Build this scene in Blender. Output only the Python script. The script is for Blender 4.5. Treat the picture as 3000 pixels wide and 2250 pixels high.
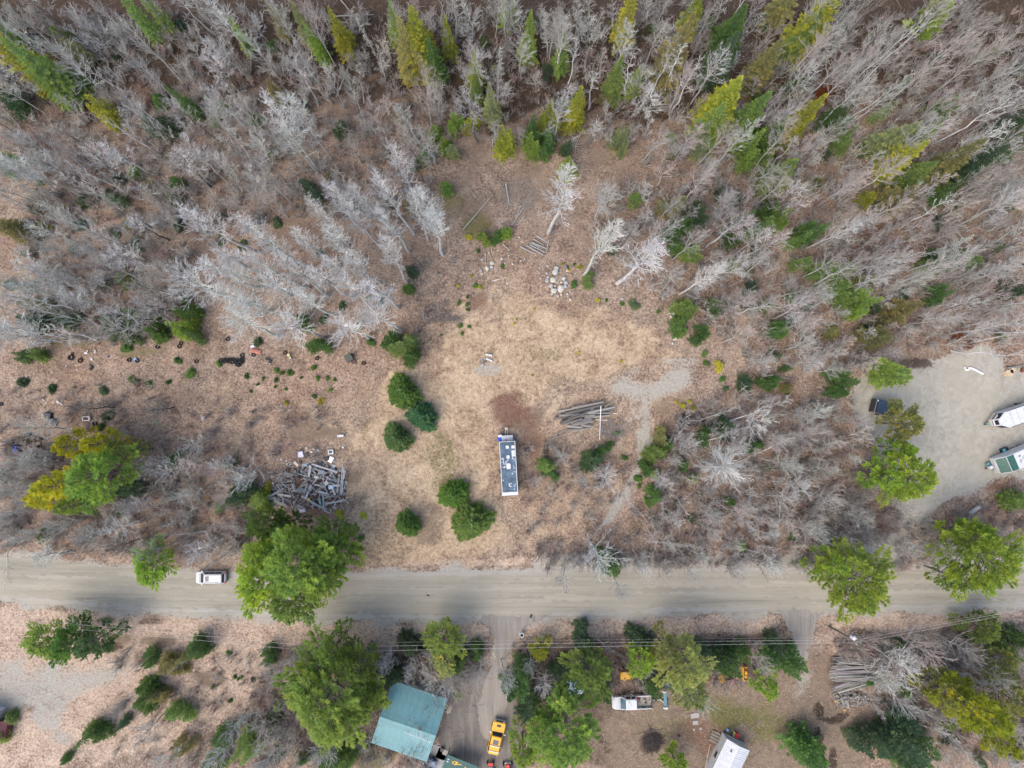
import bpy, math, random
import numpy as np
from mathutils import Vector, Matrix
from mathutils.geometry import tessellate_polygon

for _o in list(bpy.data.objects):
    bpy.data.objects.remove(_o)
SC = bpy.context.scene
COL = SC.collection

# ------------------------------------------------------------------ camera, sky, sun, exposure
ALT = 105.0                                   # height of the camera over the ground, metres
TILT = math.atan(65 / 2000.0)
cam_d = bpy.data.cameras.new('camera')
cam_d.sensor_width = 36.0
cam_d.lens = 24.0
cam_d.clip_end = 3000
cam = bpy.data.objects.new('camera', cam_d)
COL.objects.link(cam)
cam.location = (0, 0, ALT)
cam.rotation_euler = (TILT, 0, 0)
SC.camera = cam

SUN_EL, SUN_AZ = math.radians(52), math.radians(225)      # azimuth from north, clockwise
world = bpy.data.worlds.new('World')
SC.world = world
world.use_nodes = True
wn = world.node_tree.nodes
sky = wn.new('ShaderNodeTexSky')
sky.sky_type = 'NISHITA'
sky.sun_disc = False
sky.sun_elevation = SUN_EL
sky.sun_rotation = SUN_AZ
sky.dust_density = 3.0
sky.ozone_density = 0.6
bg = wn['Background']
bg.inputs[1].default_value = 0.15
world.node_tree.links.new(sky.outputs[0], bg.inputs[0])

sun_d = bpy.data.lights.new('sun', 'SUN')
sun_d.energy = 0.75
sun_d.angle = math.radians(52)
sun_d.color = (1.0, 0.95, 0.87)
sun = bpy.data.objects.new('sun', sun_d)
COL.objects.link(sun)
_sd = Vector((math.sin(SUN_AZ) * math.cos(SUN_EL), math.cos(SUN_AZ) * math.cos(SUN_EL), math.sin(SUN_EL)))
sun.rotation_euler = (-_sd).to_track_quat('-Z', 'Y').to_euler()
sun.location = (0, 0, 200)

SC.view_settings.view_transform = 'Standard'
SC.view_settings.look = 'None'
SC.view_settings.gamma = 1
SC.view_settings.use_curve_mapping = False
SC.view_settings.exposure = 1.2

# ------------------------------------------------------------------ plan coordinates
KD = 3000 / 2212.0
_c, _s = math.cos(TILT), math.sin(TILT)


def S(u, v, z=0.0):
    """point at height z seen at survey coordinate (u, v) of the air photo"""
    cx, cy = (u - 1500) / 2000.0, -(v - 1125) / 2000.0
    t = (z - ALT) / (cy * _s - _c)
    return Vector((t * cx, t * (cy * _c + _s), z))


def P(x, y, z=0.0):
    return S(x * KD, y * KD, z)


def Z(o, k):
    """survey helper for an enlarged tile with origin o and scale k"""
    return lambda x, y, z=0.0: S(o[0] + x / k, o[1] + y / k, z)


def toD(p):
    """ground point -> plan units (approximate, for zone look-ups)"""
    X, Y = p[0], p[1]
    y1 = Y * _c + (-ALT) * _s
    z1 = -Y * _s + (-ALT) * _c
    return ((1500 + 2000 * X / -z1) / KD, (1125 - 2000 * y1 / -z1) / KD)


# ------------------------------------------------------------------ object helpers
def thing(name, label, cat, loc=(0, 0, 0), rz=0.0, group=None):
    o = bpy.data.objects.new(name, None)
    o.empty_display_size = 0.3
    COL.objects.link(o)
    o.location = loc
    o.rotation_euler = (0, 0, rz)
    o['label'] = label
    o['category'] = cat
    if group:
        o['group'] = group
    return o


def tag(o, label, cat, group=None):
    o['label'] = label
    o['category'] = cat
    if group:
        o['group'] = group
    return o


def put(name, me, mat=None, parent=None, loc=None, rot=None, scale=None, color=None, kind=None):
    o = bpy.data.objects.new(name, me)
    COL.objects.link(o)
    if mat is not None and not me.materials:
        me.materials.append(mat)
    if parent is not None:
        o.parent = parent
    if loc is not None:
        o.location = loc
    if rot is not None:
        o.rotation_euler = rot
    if scale is not None:
        o.scale = scale
    if color is not None:
        o.color = (color[0], color[1], color[2], 1)
    if kind:
        o['kind'] = kind
    return o


def mesh_np(name, verts, quads=None, tris=None, attrs=None, smooth=False):
    me = bpy.data.meshes.new(name)
    verts = np.asarray(verts, np.float32).reshape(-1, 3)
    me.vertices.add(len(verts))
    me.vertices.foreach_set('co', verts.ravel())
    nq = 0 if quads is None else len(quads)
    nt = 0 if tris is None else len(tris)
    loops = []
    if nq:
        loops.append(np.asarray(quads, np.int32).ravel())
    if nt:
        loops.append(np.asarray(tris, np.int32).ravel())
    L = np.concatenate(loops)
    me.loops.add(len(L))
    me.loops.foreach_set('vertex_index', L)
    me.polygons.add(nq + nt)
    st = np.concatenate([np.arange(nq) * 4, nq * 4 + np.arange(nt) * 3]).astype(np.int32)
    me.polygons.foreach_set('loop_start', st)
    if smooth:
        me.polygons.foreach_set('use_smooth', np.ones(nq + nt, bool))
    if attrs:
        for k, a in attrs.items():
            a = np.asarray(a, np.float32)
            if a.ndim == 1:
                at = me.attributes.new(k, 'FLOAT', 'POINT')
                at.data.foreach_set('value', a)
            else:
                at = me.attributes.new(k, 'FLOAT_COLOR', 'POINT')
                at.data.foreach_set('color', a.ravel())
    me.update(calc_edges=True)
    return me


def tubes_np(p0, p1, r0, r1, sides=3):
    p0 = np.asarray(p0, float); p1 = np.asarray(p1, float)
    r0 = np.asarray(r0, float); r1 = np.asarray(r1, float)
    n = len(p0)
    d = p1 - p0
    d /= np.linalg.norm(d, axis=1, keepdims=True) + 1e-9
    ref = np.where(np.abs(d[:, 2:3]) < .9, np.array([[0, 0, 1.]]), np.array([[1., 0, 0]]))
    a = np.cross(d, ref); a /= np.linalg.norm(a, axis=1, keepdims=True) + 1e-9
    b = np.cross(d, a)
    th = np.arange(sides) * 2 * np.pi / sides
    ring = a[:, None, :] * np.cos(th)[None, :, None] + b[:, None, :] * np.sin(th)[None, :, None]
    v = np.stack([p0[:, None, :] + ring * r0[:, None, None], p1[:, None, :] + ring * r1[:, None, None]], 1)
    base = np.arange(n)[:, None] * (2 * sides)
    i = np.arange(sides)[None, :]
    j = (i + 1) % sides
    q = np.stack([base + i, base + j, base + sides + j, base + sides + i], -1).reshape(-1, 4)
    return v.reshape(-1, 3), q


class MB:
    """collects shapes and links them as one mesh"""

    def __init__(self):
        self.v, self.f = [], []

    def loft(self, rings, cap=True):
        b = len(self.v)
        n = len(rings[0])
        for r in rings:
            self.v += [tuple(p) for p in r]
        for k in range(len(rings) - 1):
            for i in range(n):
                j = (i + 1) % n
                self.f.append((b + k * n + i, b + k * n + j, b + (k + 1) * n + j, b + (k + 1) * n + i))
        if cap:
            self.f.append(tuple(b + i for i in reversed(range(n))))
            self.f.append(tuple(b + (len(rings) - 1) * n + i for i in range(n)))
        return self

    def box(self, c, s, rot=None):
        x, y, z = (k / 2 for k in s)
        pts = [(-x, -y), (x, -y), (x, y), (-x, y)]
        M = rot if rot is not None else Matrix.Identity(3)
        c = Vector(c)
        return self.loft([[M @ Vector((p[0], p[1], h)) + c for p in pts] for h in (-z, z)])

    def tube(self, p0, p1, r0, r1=None, n=8):
        r1 = r0 if r1 is None else r1
        p0, p1 = Vector(p0), Vector(p1)
        d = (p1 - p0).normalized()
        a = d.orthogonal().normalized()
        b = d.cross(a)
        rg = lambda p, r: [p + (a * math.cos(t) + b * math.sin(t)) * r for t in (k * 2 * math.pi / n for k in range(n))]
        return self.loft([rg(p0, r0), rg(p1, r1)])

    def plate(self, pts, th=.02):
        """thin slab over a polygon of 3-D points"""
        pts = [Vector(p) for p in pts]
        nrm = (pts[1] - pts[0]).cross(pts[2] - pts[0]).normalized()
        return self.loft([[p - nrm * th * .5 for p in pts], [p + nrm * th * .5 for p in pts]])

    def torus(self, c, R, r, n=14, m=6, ax=(0, 0, 1)):
        b = len(self.v)
        q = Vector((0, 0, 1)).rotation_difference(Vector(ax))
        for i in range(n):
            t = i * 2 * math.pi / n
            for j in range(m):
                s = j * 2 * math.pi / m
                p = Vector(((R + r * math.cos(s)) * math.cos(t), (R + r * math.cos(s)) * math.sin(t), r * math.sin(s) * 1.5))
                self.v.append(tuple(q @ p + Vector(c)))
        for i in range(n):
            for j in range(m):
                i2, j2 = (i + 1) % n, (j + 1) % m
                self.f.append((b + i * m + j, b + i2 * m + j, b + i2 * m + j2, b + i * m + j2))
        return self

    def mesh(self, name='part'):
        me = bpy.data.meshes.new(name)
        me.from_pydata([tuple(p) for p in self.v], [], self.f)
        me.update()
        return me

    def build(self, name, mat, parent=None, **k):
        return put(name, self.mesh(name), mat, parent, **k)


def rr(lx, ly, r=.2, z=0.0, n=3, cx=0, cy=0):
    """rounded rectangle ring at height z"""
    out = []
    for sx, sy, a0 in ((1, 1, 0), (-1, 1, 90), (-1, -1, 180), (1, -1, 270)):
        for k in range(n + 1):
            a = math.radians(a0 + 90 * k / n)
            out.append(Vector((cx + sx * (lx / 2 - r) + r * math.cos(a), cy + sy * (ly / 2 - r) + r * math.sin(a), z)))
    return out


# ------------------------------------------------------------------ materials
class NT:
    def __init__(self, name):
        self.m = bpy.data.materials.new(name)
        self.m.use_nodes = True
        self.t = self.m.node_tree
        self.b = self.t.nodes['Principled BSDF']
        self.out = self.t.nodes['Material Output']
        self.b.inputs['Specular IOR Level'].default_value = .25

    def n(self, typ, **k):
        o = self.t.nodes.new(typ)
        for a, v in k.items():
            setattr(o, a, v)
        return o

    def l(self, a, b):
        self.t.links.new(a, b)

    def pos(self):
        if not hasattr(self, '_pos'):
            self._pos = self.n('ShaderNodeNewGeometry').outputs['Position']
        return self._pos

    def objpos(self):
        if not hasattr(self, '_op'):
            self._op = self.n('ShaderNodeTexCoord').outputs['Object']
        return self._op

    def noise(self, scale, det=3, rough=.6, vec=None, stretch=None, dist=0.0):
        v = vec or self.pos()
        if stretch:
            mp = self.n('ShaderNodeMapping')
            mp.inputs['Scale'].default_value = stretch
            self.l(v, mp.inputs[0]); v = mp.outputs[0]
        o = self.n('ShaderNodeTexNoise')
        o.inputs['Scale'].default_value = scale
        o.inputs['Detail'].default_value = det
        o.inputs['Roughness'].default_value = rough
        o.inputs['Distortion'].default_value = dist
        self.l(v, o.inputs['Vector'])
        return o.outputs['Fac']

    def ramp(self, fac, stops):
        o = self.n('ShaderNodeValToRGB')
        e = o.color_ramp.elements
        while len(e) < len(stops):
            e.new(.5)
        for k, (p, c) in enumerate(stops):
            e[k].position = p
            e[k].color = (c[0], c[1], c[2], 1) if not isinstance(c, (int, float)) else (c, c, c, 1)
        self.l(fac, o.inputs[0])
        return o.outputs[0]

    def mix(self, f, a, b, mode='MIX'):
        o = self.n('ShaderNodeMix', data_type='RGBA', blend_type=mode)
        for k, v in ((0, f), (6, a), (7, b)):
            if hasattr(v, 'is_linked') or hasattr(v, 'node'):
                self.l(v, o.inputs[k])
            elif isinstance(v, (int, float)):
                o.inputs[k].default_value = v if k == 0 else (v, v, v, 1)
            else:
                o.inputs[k].default_value = (v[0], v[1], v[2], 1)
        return o.outputs[2]

    def math(self, op, a, b=0.0, c=None):
        o = self.n('ShaderNodeMath', operation=op)
        for k, v in enumerate((a, b) if c is None else (a, b, c)):
            if hasattr(v, 'node'):
                self.l(v, o.inputs[k])
            else:
                o.inputs[k].default_value = v
        return o.outputs[0]

    def step(self, f, lo, hi):
        o = self.n('ShaderNodeMapRange', interpolation_type='SMOOTHSTEP')
        o.inputs[1].default_value = lo
        o.inputs[2].default_value = hi
        self.l(f, o.inputs[0])
        return o.outputs[0]

    def bump(self, h, strength=.5, dist=.05):
        o = self.n('ShaderNodeBump')
        o.inputs['Strength'].default_value = strength
        o.inputs['Distance'].default_value = dist
        self.l(h, o.inputs['Height'])
        self.l(o.outputs[0], self.b.inputs['Normal'])

    def done(self, col, rough=.9, spec=None):
        if hasattr(col, 'node'):
            self.l(col, self.b.inputs['Base Color'])
        else:
            self.b.inputs['Base Color'].default_value = (col[0], col[1], col[2], 1)
        if hasattr(rough, 'node'):
            self.l(rough, self.b.inputs['Roughness'])
        else:
            self.b.inputs['Roughness'].default_value = rough
        if spec is not None:
            self.b.inputs['Specular IOR Level'].default_value = spec
        return self.m


def paint(name, col, rough=.45, var=.12, scale=2.5, metal=0.0, spec=.4):
    """coated or plain surface with slight grime"""
    t = NT(name)
    n = t.noise(scale, 4, .6, vec=t.objpos())
    c2 = tuple(k * (1 - var * 2) for k in col)
    c3 = tuple(min(1, k * (1 + var * .5)) for k in col)
    t.b.inputs['Metallic'].default_value = metal
    return t.done(t.ramp(n, [(.3, c2), (.55, col), (.75, c3)]), rough, spec)


def objcol(name, rough=.85, var=.3, scale=3.0, stretch=None, tint=False, trans=0.0):
    """colour comes from the object, with grain"""
    t = NT(name)
    oi = t.n('ShaderNodeObjectInfo')
    n = t.noise(scale, 3, .6, vec=t.objpos(), stretch=stretch)
    k = t.ramp(n, [(.3, 1 - var), (.7, 1 + var * .6)])
    c = t.mix(1.0, oi.outputs['Color'], k, 'MULTIPLY')
    if tint:
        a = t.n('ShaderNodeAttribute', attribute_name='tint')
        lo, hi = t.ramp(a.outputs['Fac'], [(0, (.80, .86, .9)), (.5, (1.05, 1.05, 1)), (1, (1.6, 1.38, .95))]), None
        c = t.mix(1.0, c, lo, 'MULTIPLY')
    t.done(c, rough, .15 if tint else .2)
    if trans:
        tr = t.n('ShaderNodeBsdfTranslucent')
        t.l(c, tr.inputs[0])
        mx = t.n('ShaderNodeMixShader')
        mx.inputs[0].default_value = trans
        t.l(t.b.outputs[0], mx.inputs[1]); t.l(tr.outputs[0], mx.inputs[2])
        t.l(mx.outputs[0], t.out.inputs[0])
    return t.m


M_BARK = objcol('bark', .9, .35, 2.0, (1, 1, .25))
M_TWIG = objcol('twigs', .9, .2, .8)
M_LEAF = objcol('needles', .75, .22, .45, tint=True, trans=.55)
M_WOOD = objcol('weathered_wood', .85, .35, 3.0, (.3, 4, 4))
M_STONE = objcol('field_stone', .85, .25, 3.0)
M_BRUSH = objcol('brush_stems', .9, .2, .3)
WHITE = paint('white_paint', (.56, .56, .56), .4, .08)
OFFW = paint('dull_white', (.44, .43, .40), .6, .12)
GLASS = paint('dark_glass', (.02, .03, .045), .08, .1, spec=.6)
TEALGLASS = paint('teal_glass', (.03, .08, .10), .08, .1, spec=.6)
RUBBER = paint('rubber', (.018, .018, .02), .8, .15)
STEEL = paint('steel', (.42, .43, .44), .4, .15, metal=.6)
BLACK = paint('black_paint', (.02, .022, .026), .35, .15)
YELLOW = paint('yellow_paint', (.72, .36, .02), .35, .06)
OCHRE = paint('ochre_paint', (.62, .33, .03), .55, .15)
BLUE = paint('blue_plastic', (.01, .06, .42), .4, .1)
RED = paint('red_paint', (.5, .03, .02), .4, .12)
GREENP = paint('green_paint', (.03, .13, .10), .4, .12)
BROWN = paint('brown_paint', (.09, .055, .045), .7, .2)
RUST = paint('rust', (.22, .07, .03), .85, .25)
CONC = paint('concrete', (.36, .34, .31), .9, .12, 1.5)
TAN = paint('tan_board', (.5, .38, .25), .8, .1)
LAMP = paint('lamp_glass', (.6, .6, .62), .15, .05)
REDL = paint('red_lens', (.35, .01, .01), .2, .05)

# ------------------------------------------------------------------ zones of the ground (plan units of the air photo)
CLEARING = [(905, 720), (960, 655), (1010, 600), (1060, 575), (1130, 560), (1185, 625), (1260, 655), (1370, 672), (1445, 712),
            (1490, 790), (1520, 850), (1440, 880), (1420, 950), (1395, 985), (1360, 1080), (1300, 1140), (1190, 1190), (1100, 1222), (880, 1226),
            (775, 1222), (770, 1130), (750, 985), (610, 955), (640, 870), (800, 805), (880, 790)]
STRAW = [(1010, 690), (1090, 640), (1200, 665), (1330, 690), (1420, 730), (1440, 775), (1330, 800), (1260, 830), (1150, 850), (1070, 880),
         (1075, 1060), (1090, 1150), (1070, 1205), (900, 1215), (790, 1215), (760, 1130), (755, 960), (830, 830), (930, 780)]
LEFTOPEN = [(-60, 770), (120, 795), (480, 800), (720, 800), (860, 800), (760, 960), (640, 950), (470, 965), (320, 935), (200, 900), (60, 860), (-60, 850)]
LOT = [(1848, 835), (1872, 806), (1910, 790), (1975, 790), (2050, 772), (2082, 756), (2130, 754), (2160, 776), (2172, 800), (2240, 800), (2420, 790),
       (2420, 960), (2260, 1012), (2150, 1032), (2085, 1058), (2040, 1085), (2002, 1116), (1984, 1130), (1950, 1122), (1948, 1090),
       (1962, 1045), (1915, 992), (1878, 945), (1852, 900)]
ROAD = [(-260, 1180), (-60, 1195), (0, 1200), (110, 1207), (215, 1221), (290, 1229), (420, 1238), (740, 1241), (1106, 1235), (1250, 1229), (1500, 1226),
        (1660, 1230), (1840, 1232), (2000, 1230), (2300, 1220), (2500, 1212), (2500, 1300), (2300, 1309), (2212, 1312), (2000, 1319), (1800, 1323), (1500, 1326),
        (1200, 1335), (1040, 1340), (740, 1339), (520, 1331), (300, 1322), (100, 1306), (0, 1298), (-60, 1293), (-260, 1270)]
DRIVE = [(1022, 1330), (1188, 1330), (1150, 1346), (1120, 1366), (1106, 1390), (1098, 1420), (1094, 1450), (1100, 1500), (1088, 1560), (1062, 1610), (1036, 1580), (1030, 1520), (1048, 1475), (1062, 1440), (1068, 1410), (1072, 1385), (1058, 1355)]
APRON = [(1052, 1448), (1096, 1446), (1112, 1500), (1124, 1560), (1124, 1620), (1124, 1760), (930, 1760), (950, 1650), (950, 1590), (972, 1530), (1000, 1485)]
DRIVE2 = [(1672, 1318), (1785, 1318), (1762, 1342), (1752, 1380), (1742, 1420), (1728, 1440), (1718, 1420), (1712, 1385), (1700, 1345)]
TRACK2 = [(1715, 1400), (1755, 1400), (1750, 1460), (1740, 1530), (1715, 1600), (1690, 1600), (1695, 1530), (1712, 1460)]
YARD = [(1310, 1490), (1500, 1495), (1660, 1470), (1720, 1440), (1760, 1420), (1800, 1480), (1850, 1540), (1870, 1600), (1840, 1760), (1300, 1760), (1300, 1560)]
SOUTHOPEN = [(-60, 1330), (200, 1345), (560, 1360), (600, 1400), (560, 1480), (540, 1560), (400, 1620), (250, 1640), (-60, 1700)]
VERGE = [(-60, 1300), (300, 1325), (740, 1343), (1040, 1345), (1060, 1370), (1040, 1395), (700, 1395), (500, 1385), (300, 1375), (-60, 1345)]
VERGE2 = [(1120, 1350), (1200, 1340), (1500, 1330), (1690, 1328), (1690, 1362), (1500, 1372), (1300, 1380), (1140, 1385)]
VERGE3 = [(1780, 1328), (2300, 1316), (2300, 1350), (2100, 1352), (1950, 1362), (1800, 1358)]
SPUR = [(1300, 800), (1370, 808), (1420, 800), (1475, 775), (1505, 800), (1500, 830), (1440, 870), (1412, 890), (1400, 960), (1392, 1000), (1372, 1050), (1340, 1110),
        (1310, 1100), (1350, 1030), (1372, 960), (1375, 890), (1340, 860), (1310, 830)]
GRAVELY = [(-60, 1395), (20, 1410), (70, 1425), (140, 1440), (230, 1425), (300, 1425), (285, 1465), (190, 1500), (145, 1545), (135, 1600), (100, 1590), (60, 1545), (-60, 1540)]
LINK = [(1930, 1110), (2000, 1105), (1992, 1170), (2015, 1240), (1915, 1240), (1926, 1150)]
SHOULDER = [(1150, 1195), (1300, 1200), (1500, 1205), (1650, 1200), (1840, 1190), (1900, 1150), (2080, 1190), (2300, 1190), (2300, 1230), (1150, 1240)]
LANE = [(1130, 1490), (1320, 1490), (1480, 1490), (1640, 1475), (1740, 1430), (1760, 1470), (1660, 1510), (1480, 1525), (1320, 1530), (1130, 1530)]
WET = [(40, 40), (130, 20), (300, 50), (420, 90), (560, 70), (760, 0), (900, 20), (1000, 60), (1140, 130), (1180, 40), (1290, 60), (1360, 110), (1460, 120), (1500, 230), (1400, 260),
       (1250, 250), (1160, 230), (1080, 270), (1020, 240), (900, 190), (760, 160), (640, 150), (480, 130), (350, 120), (200, 85), (60, 70)]


def inside(poly, x, y):
    """signed distance (negative inside) of arrays x, y to a polygon"""
    x = np.asarray(x, float); y = np.asarray(y, float)
    d = np.full(x.shape, 1e9)
    c = np.zeros(x.shape, bool)
    n = len(poly)
    for i in range(n):
        x0, y0 = poly[i]; x1, y1 = poly[(i + 1) % n]
        ex, ey = x1 - x0, y1 - y0
        t = np.clip(((x - x0) * ex + (y - y0) * ey) / (ex * ex + ey * ey + 1e-9), 0, 1)
        d = np.minimum(d, np.hypot(x - x0 - t * ex, y - y0 - t * ey))
        cr = (y0 > y) != (y1 > y)
        with np.errstate(divide='ignore', invalid='ignore'):
            xx = (x1 - x0) * (y - y0) / (y1 - y0 + 1e-12) + x0
        c ^= cr & (x < xx)
    return np.where(c, -d, d)


_rs = np.random.RandomState(5)
_W = [(_rs.uniform(-1, 1, 2) * k, _rs.uniform(0, 6.3), a) for k, a in
      ((.05, 1), (.05, 1), (.09, .8), (.09, .8), (.16, .6), (.16, .6), (.3, .4), (.3, .4), (.5, .3), (.5, .3))]


def wob(x, y, seed=0):
    """smooth irregular field, about -1..1"""
    r = np.zeros(np.shape(x))
    for (kx, ky), ph, a in _W:
        r = r + a * np.sin(kx * x + ky * y + ph + seed * 1.7 * (1 + a))
    return r / 2.6


def soft(poly, x, y, w=14, amp=12, seed=0):
    d = inside(poly, x, y) + amp * wob(x, y, seed)
    return np.clip(.5 - d / (2 * w), 0, 1)


def apron(poly, x, y, out, w, amp, seed):
    return np.clip(.5 - (inside(poly, x, y) + amp * wob(x, y, seed) - out) / (2 * w), 0, 1)


def blob(x, y, cx, cy, rx, ry, seed=0, amp=.35):
    d = np.hypot((x - cx) / rx, (y - cy) / ry) + amp * wob(x, y, seed)
    return np.clip((1.25 - d) / .6, 0, 1)


# ground sheet: fine in view, coarse out to the horizon
gx = np.concatenate([[-1500, -900, -500, -250, -150], np.arange(-100, 100.01, .6), [150, 250, 500, 900, 1500]])
gy = np.concatenate([[-1500, -900, -500, -250, -120], np.arange(-72, 84.01, .6), [120, 250, 500, 900, 1500]])
GX, GY = np.meshgrid(gx, gy)
DX, DY = toD((GX.ravel(), GY.ravel()))
nx, ny = len(gx), len(gy)
idx = np.arange(nx * ny).reshape(ny, nx)
gq = np.stack([idx[:-1, :-1], idx[:-1, 1:], idx[1:, 1:], idx[1:, :-1]], -1).reshape(-1, 4)
x, y = DX, DY
straw = soft(STRAW, x, y, 22, 26, 1)
straw = np.maximum(straw, .45 * soft(CLEARING, x, y, 20, 20, 2))
straw = np.maximum(straw, .35 * soft(LEFTOPEN, x, y, 20, 20, 3))
PATH = [(1385, 880), (1412, 880), (1402, 960), (1392, 1010), (1368, 1065), (1330, 1120), (1290, 1160), (1272, 1150), (1320, 1095), (1352, 1040), (1374, 985), (1380, 940)]
gravel = np.maximum.reduce([.66 * soft(PATH, x, y, 9, 7, 24), .62 * soft(LINK, x, y, 20, 16, 14), .68 * soft(SPUR, x, y, 30, 20, 4), .62 * soft(GRAVELY, x, y, 22, 20, 5), .9 * soft(SHOULDER, x, y, 14, 10, 6),
                            .9 * apron(ROAD, x, y, 9, 15, 9, 7), .9 * apron(LOT, x, y, 7, 15, 10, 8), .72 * apron(DRIVE, x, y, 4, 18, 12, 9), .6 * soft(DRIVE2, x, y, 22, 12, 19), .5 * soft(TRACK2, x, y, 14, 16, 23),
                            .55 * blob(x, y, 1470, 780, 45, 14, 2), .6 * blob(x, y, 1060, 800, 40, 14, 4)])
wet = np.maximum.reduce([soft(WET, x, y, 22, 28, 10)] + [k * blob(x, y, *b) for k, b in (
    (1, (150, 55, 60, 22)), (1, (420, 110, 70, 30)), (1, (1290, 200, 70, 50)), (.9, (1060, 270, 14, 22)), (.9, (200, 90, 60, 26)), (.8, (60, 970, 50, 30)),
    (.7, (1410, 1600, 28, 26)), (.9, (1400, 215, 70, 40)), (.8, (1480, 905, 22, 14)), (.6, (1630, 330, 40, 80)))])
dirt = np.maximum.reduce([.8 * soft(YARD, x, y, 18, 20, 11), .9 * soft(LANE, x, y, 8, 8, 12)] + [k * blob(x, y, *b) for k, b in (
    (1, (1790, 1560, 50, 20)), (1, (1820, 1530, 26, 12)), (.9, (1780, 1470, 22, 60)), (.8, (690, 930, 60, 26)), (.6, (680, 1060, 100, 60)), (.8, (1140, 900, 40, 36)),
    (.8, (260, 1380, 40, 16)), (.7, (330, 1385, 40, 14)), (.8, (440, 1465, 40, 18)), (.9, (110, 1510, 60, 30)), (.7, (1310, 1000, 30, 40)), (.6, (930, 1130, 40, 60)))])
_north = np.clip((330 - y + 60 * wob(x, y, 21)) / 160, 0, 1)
wet = np.maximum.reduce([wet, .68 * _north, .50 * soft([(1095, 1392), (1400, 1385), (1700, 1375), (1700, 1460), (1500, 1480), (1330, 1480), (1320, 1660), (1130, 1660)], x, y, 18, 14, 27), .42 * soft([(830, 1400), (1040, 1400), (1030, 1450), (970, 1490), (850, 1480)], x, y, 16, 10, 28), .36 * soft([(1850, 1370), (2240, 1365), (2240, 1660), (1900, 1640)], x, y, 24, 20, 29)])  # wet mask also darkens the north wood floor and the southern tree belts
dirt = np.maximum(dirt, .40 * np.clip((720 - y) / 200, 0, 1) * (soft(CLEARING, x, y, 20, 20, 2) < .3) * (.75 + .6 * wob(x, y, 33)))
moss = np.maximum.reduce([k * blob(x, y, *b) for k, b in (
    (1, (1590, 1545, 60, 28)), (.6, (1650, 1570, 50, 50)), (.5, (1560, 1520, 90, 20)), (.45, (1460, 1570, 60, 30)), (.9, (800, 1620, 60, 40)), (.6, (1030, 490, 40, 40)), (.5, (985, 440, 50, 40)), (.5, (960, 1000, 40, 70)),
    (.4, (1180, 760, 60, 24)), (.5, (150, 740, 60, 16)), (.45, (300, 760, 70, 16)), (.4, (1310, 880, 30, 20)), (.4, (1430, 880, 30, 22)), (.5, (1500, 1330, 1, 1)),
    (.5, (1850, 1410, 40, 26)), (.35, (1420, 1570, 70, 40)))])
rust = np.maximum.reduce([k * blob(x, y, *b) for k, b in (
    (.62, (1112, 880, 52, 40)), (.5, (1150, 940, 26, 70)), (.5, (1135, 905, 40, 30)), (.5, (1035, 655, 34, 30)), (.36, (1255, 690, 60, 16)), (.36, (1400, 770, 60, 18)), (.5, (700, 1110, 40, 20)), (.55, (1500, 1590, 60, 45)),
    (.8, (260, 100, 90, 30)), (.6, (1790, 200, 30, 25)), (.7, (2090, 740, 24, 20)), (.6, (2130, 790, 6, 26)), (.6, (1900, 540, 60, 60)), (.45, (1970, 1190, 26, 46)), (.5, (1330, 1400, 50, 20)), (.6, (2120, 1050, 60, 12)),
    (.34, (430, 850, 110, 24)), (.36, (720, 850, 80, 20)))])
verge = np.maximum.reduce([soft(VERGE, x, y, 10, 8, 13), soft(VERGE2, x, y, 10, 8, 14), soft(VERGE3, x, y, 10, 8, 15), .75 * soft(SOUTHOPEN, x, y, 20, 20, 16),
                           .7 * blob(x, y, 980, 1214, 210, 14, 3), .6 * blob(x, y, 690, 925, 40, 16, 5), .8 * blob(x, y, 805, 990, 34, 24, 5)])
mud = np.maximum.reduce([k * blob(x, y, *b) for k, b in (
    (1, (1795, 1555, 34, 9)), (1, (1770, 1535, 14, 22)), (.9, (1820, 1545, 20, 7)), (.8, (1765, 1600, 10, 40)), (.9, (1800, 1640, 10, 30)), (.8, (1155, 1332, 8, 14)),
    (.9, (1410, 1595, 16, 22)), (.8, (1385, 1512, 60, 5)), (.55, (600, 1333, 500, 4)), (.55, (250, 1342, 250, 5)), (.5, (1500, 1384, 300, 8)), (.7, (230, 1395, 60, 14)), (.8, (1505, 905, 16, 12)),
    (.8, (930, 1420, 60, 20)), (.7, (1080, 1452, 1, 1)), (.6, (1180, 1000, 8, 70)))])
za = np.stack([straw, gravel, wet, dirt], -1)
zb = np.stack([moss, rust, verge, mud], -1)
rel = 0.05 * wob(DX * 2.2, DY * 2.2) * (np.abs(GX.ravel()) < 99)
rel = np.minimum(rel, 0) * (1 - np.clip(gravel * 1.6, 0, 1))
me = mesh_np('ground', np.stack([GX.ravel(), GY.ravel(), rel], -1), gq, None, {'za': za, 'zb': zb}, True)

t = NT('forest_floor')
aa = t.n('ShaderNodeAttribute', attribute_name='za')
ab = t.n('ShaderNodeAttribute', attribute_name='zb')
sa = t.n('ShaderNodeSeparateColor'); t.l(aa.outputs['Color'], sa.inputs[0])
sb = t.n('ShaderNodeSeparateColor'); t.l(ab.outputs['Color'], sb.inputs[0])
big = t.noise(.07, 4, .6)
mid = t.noise(.55, 5, .7)
fine = t.noise(2.6, 4, .7)
tiny = t.noise(6.5, 3, .7)
vor = t.n('ShaderNodeTexVoronoi'); vor.inputs['Scale'].default_value = 5.0
t.l(t.pos(), vor.inputs['Vector'])
leafbit = t.n('ShaderNodeSeparateColor'); t.l(vor.outputs['Color'], leafbit.inputs[0])
lf = leafbit.outputs[0]
LC0, LC1, LC2, LC3 = (.070, .048, .036), (.176, .129, .099), (.287, .220, .168), (.44, .35, .268)
patch = t.noise(.24, 5, .72, dist=.7)
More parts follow.
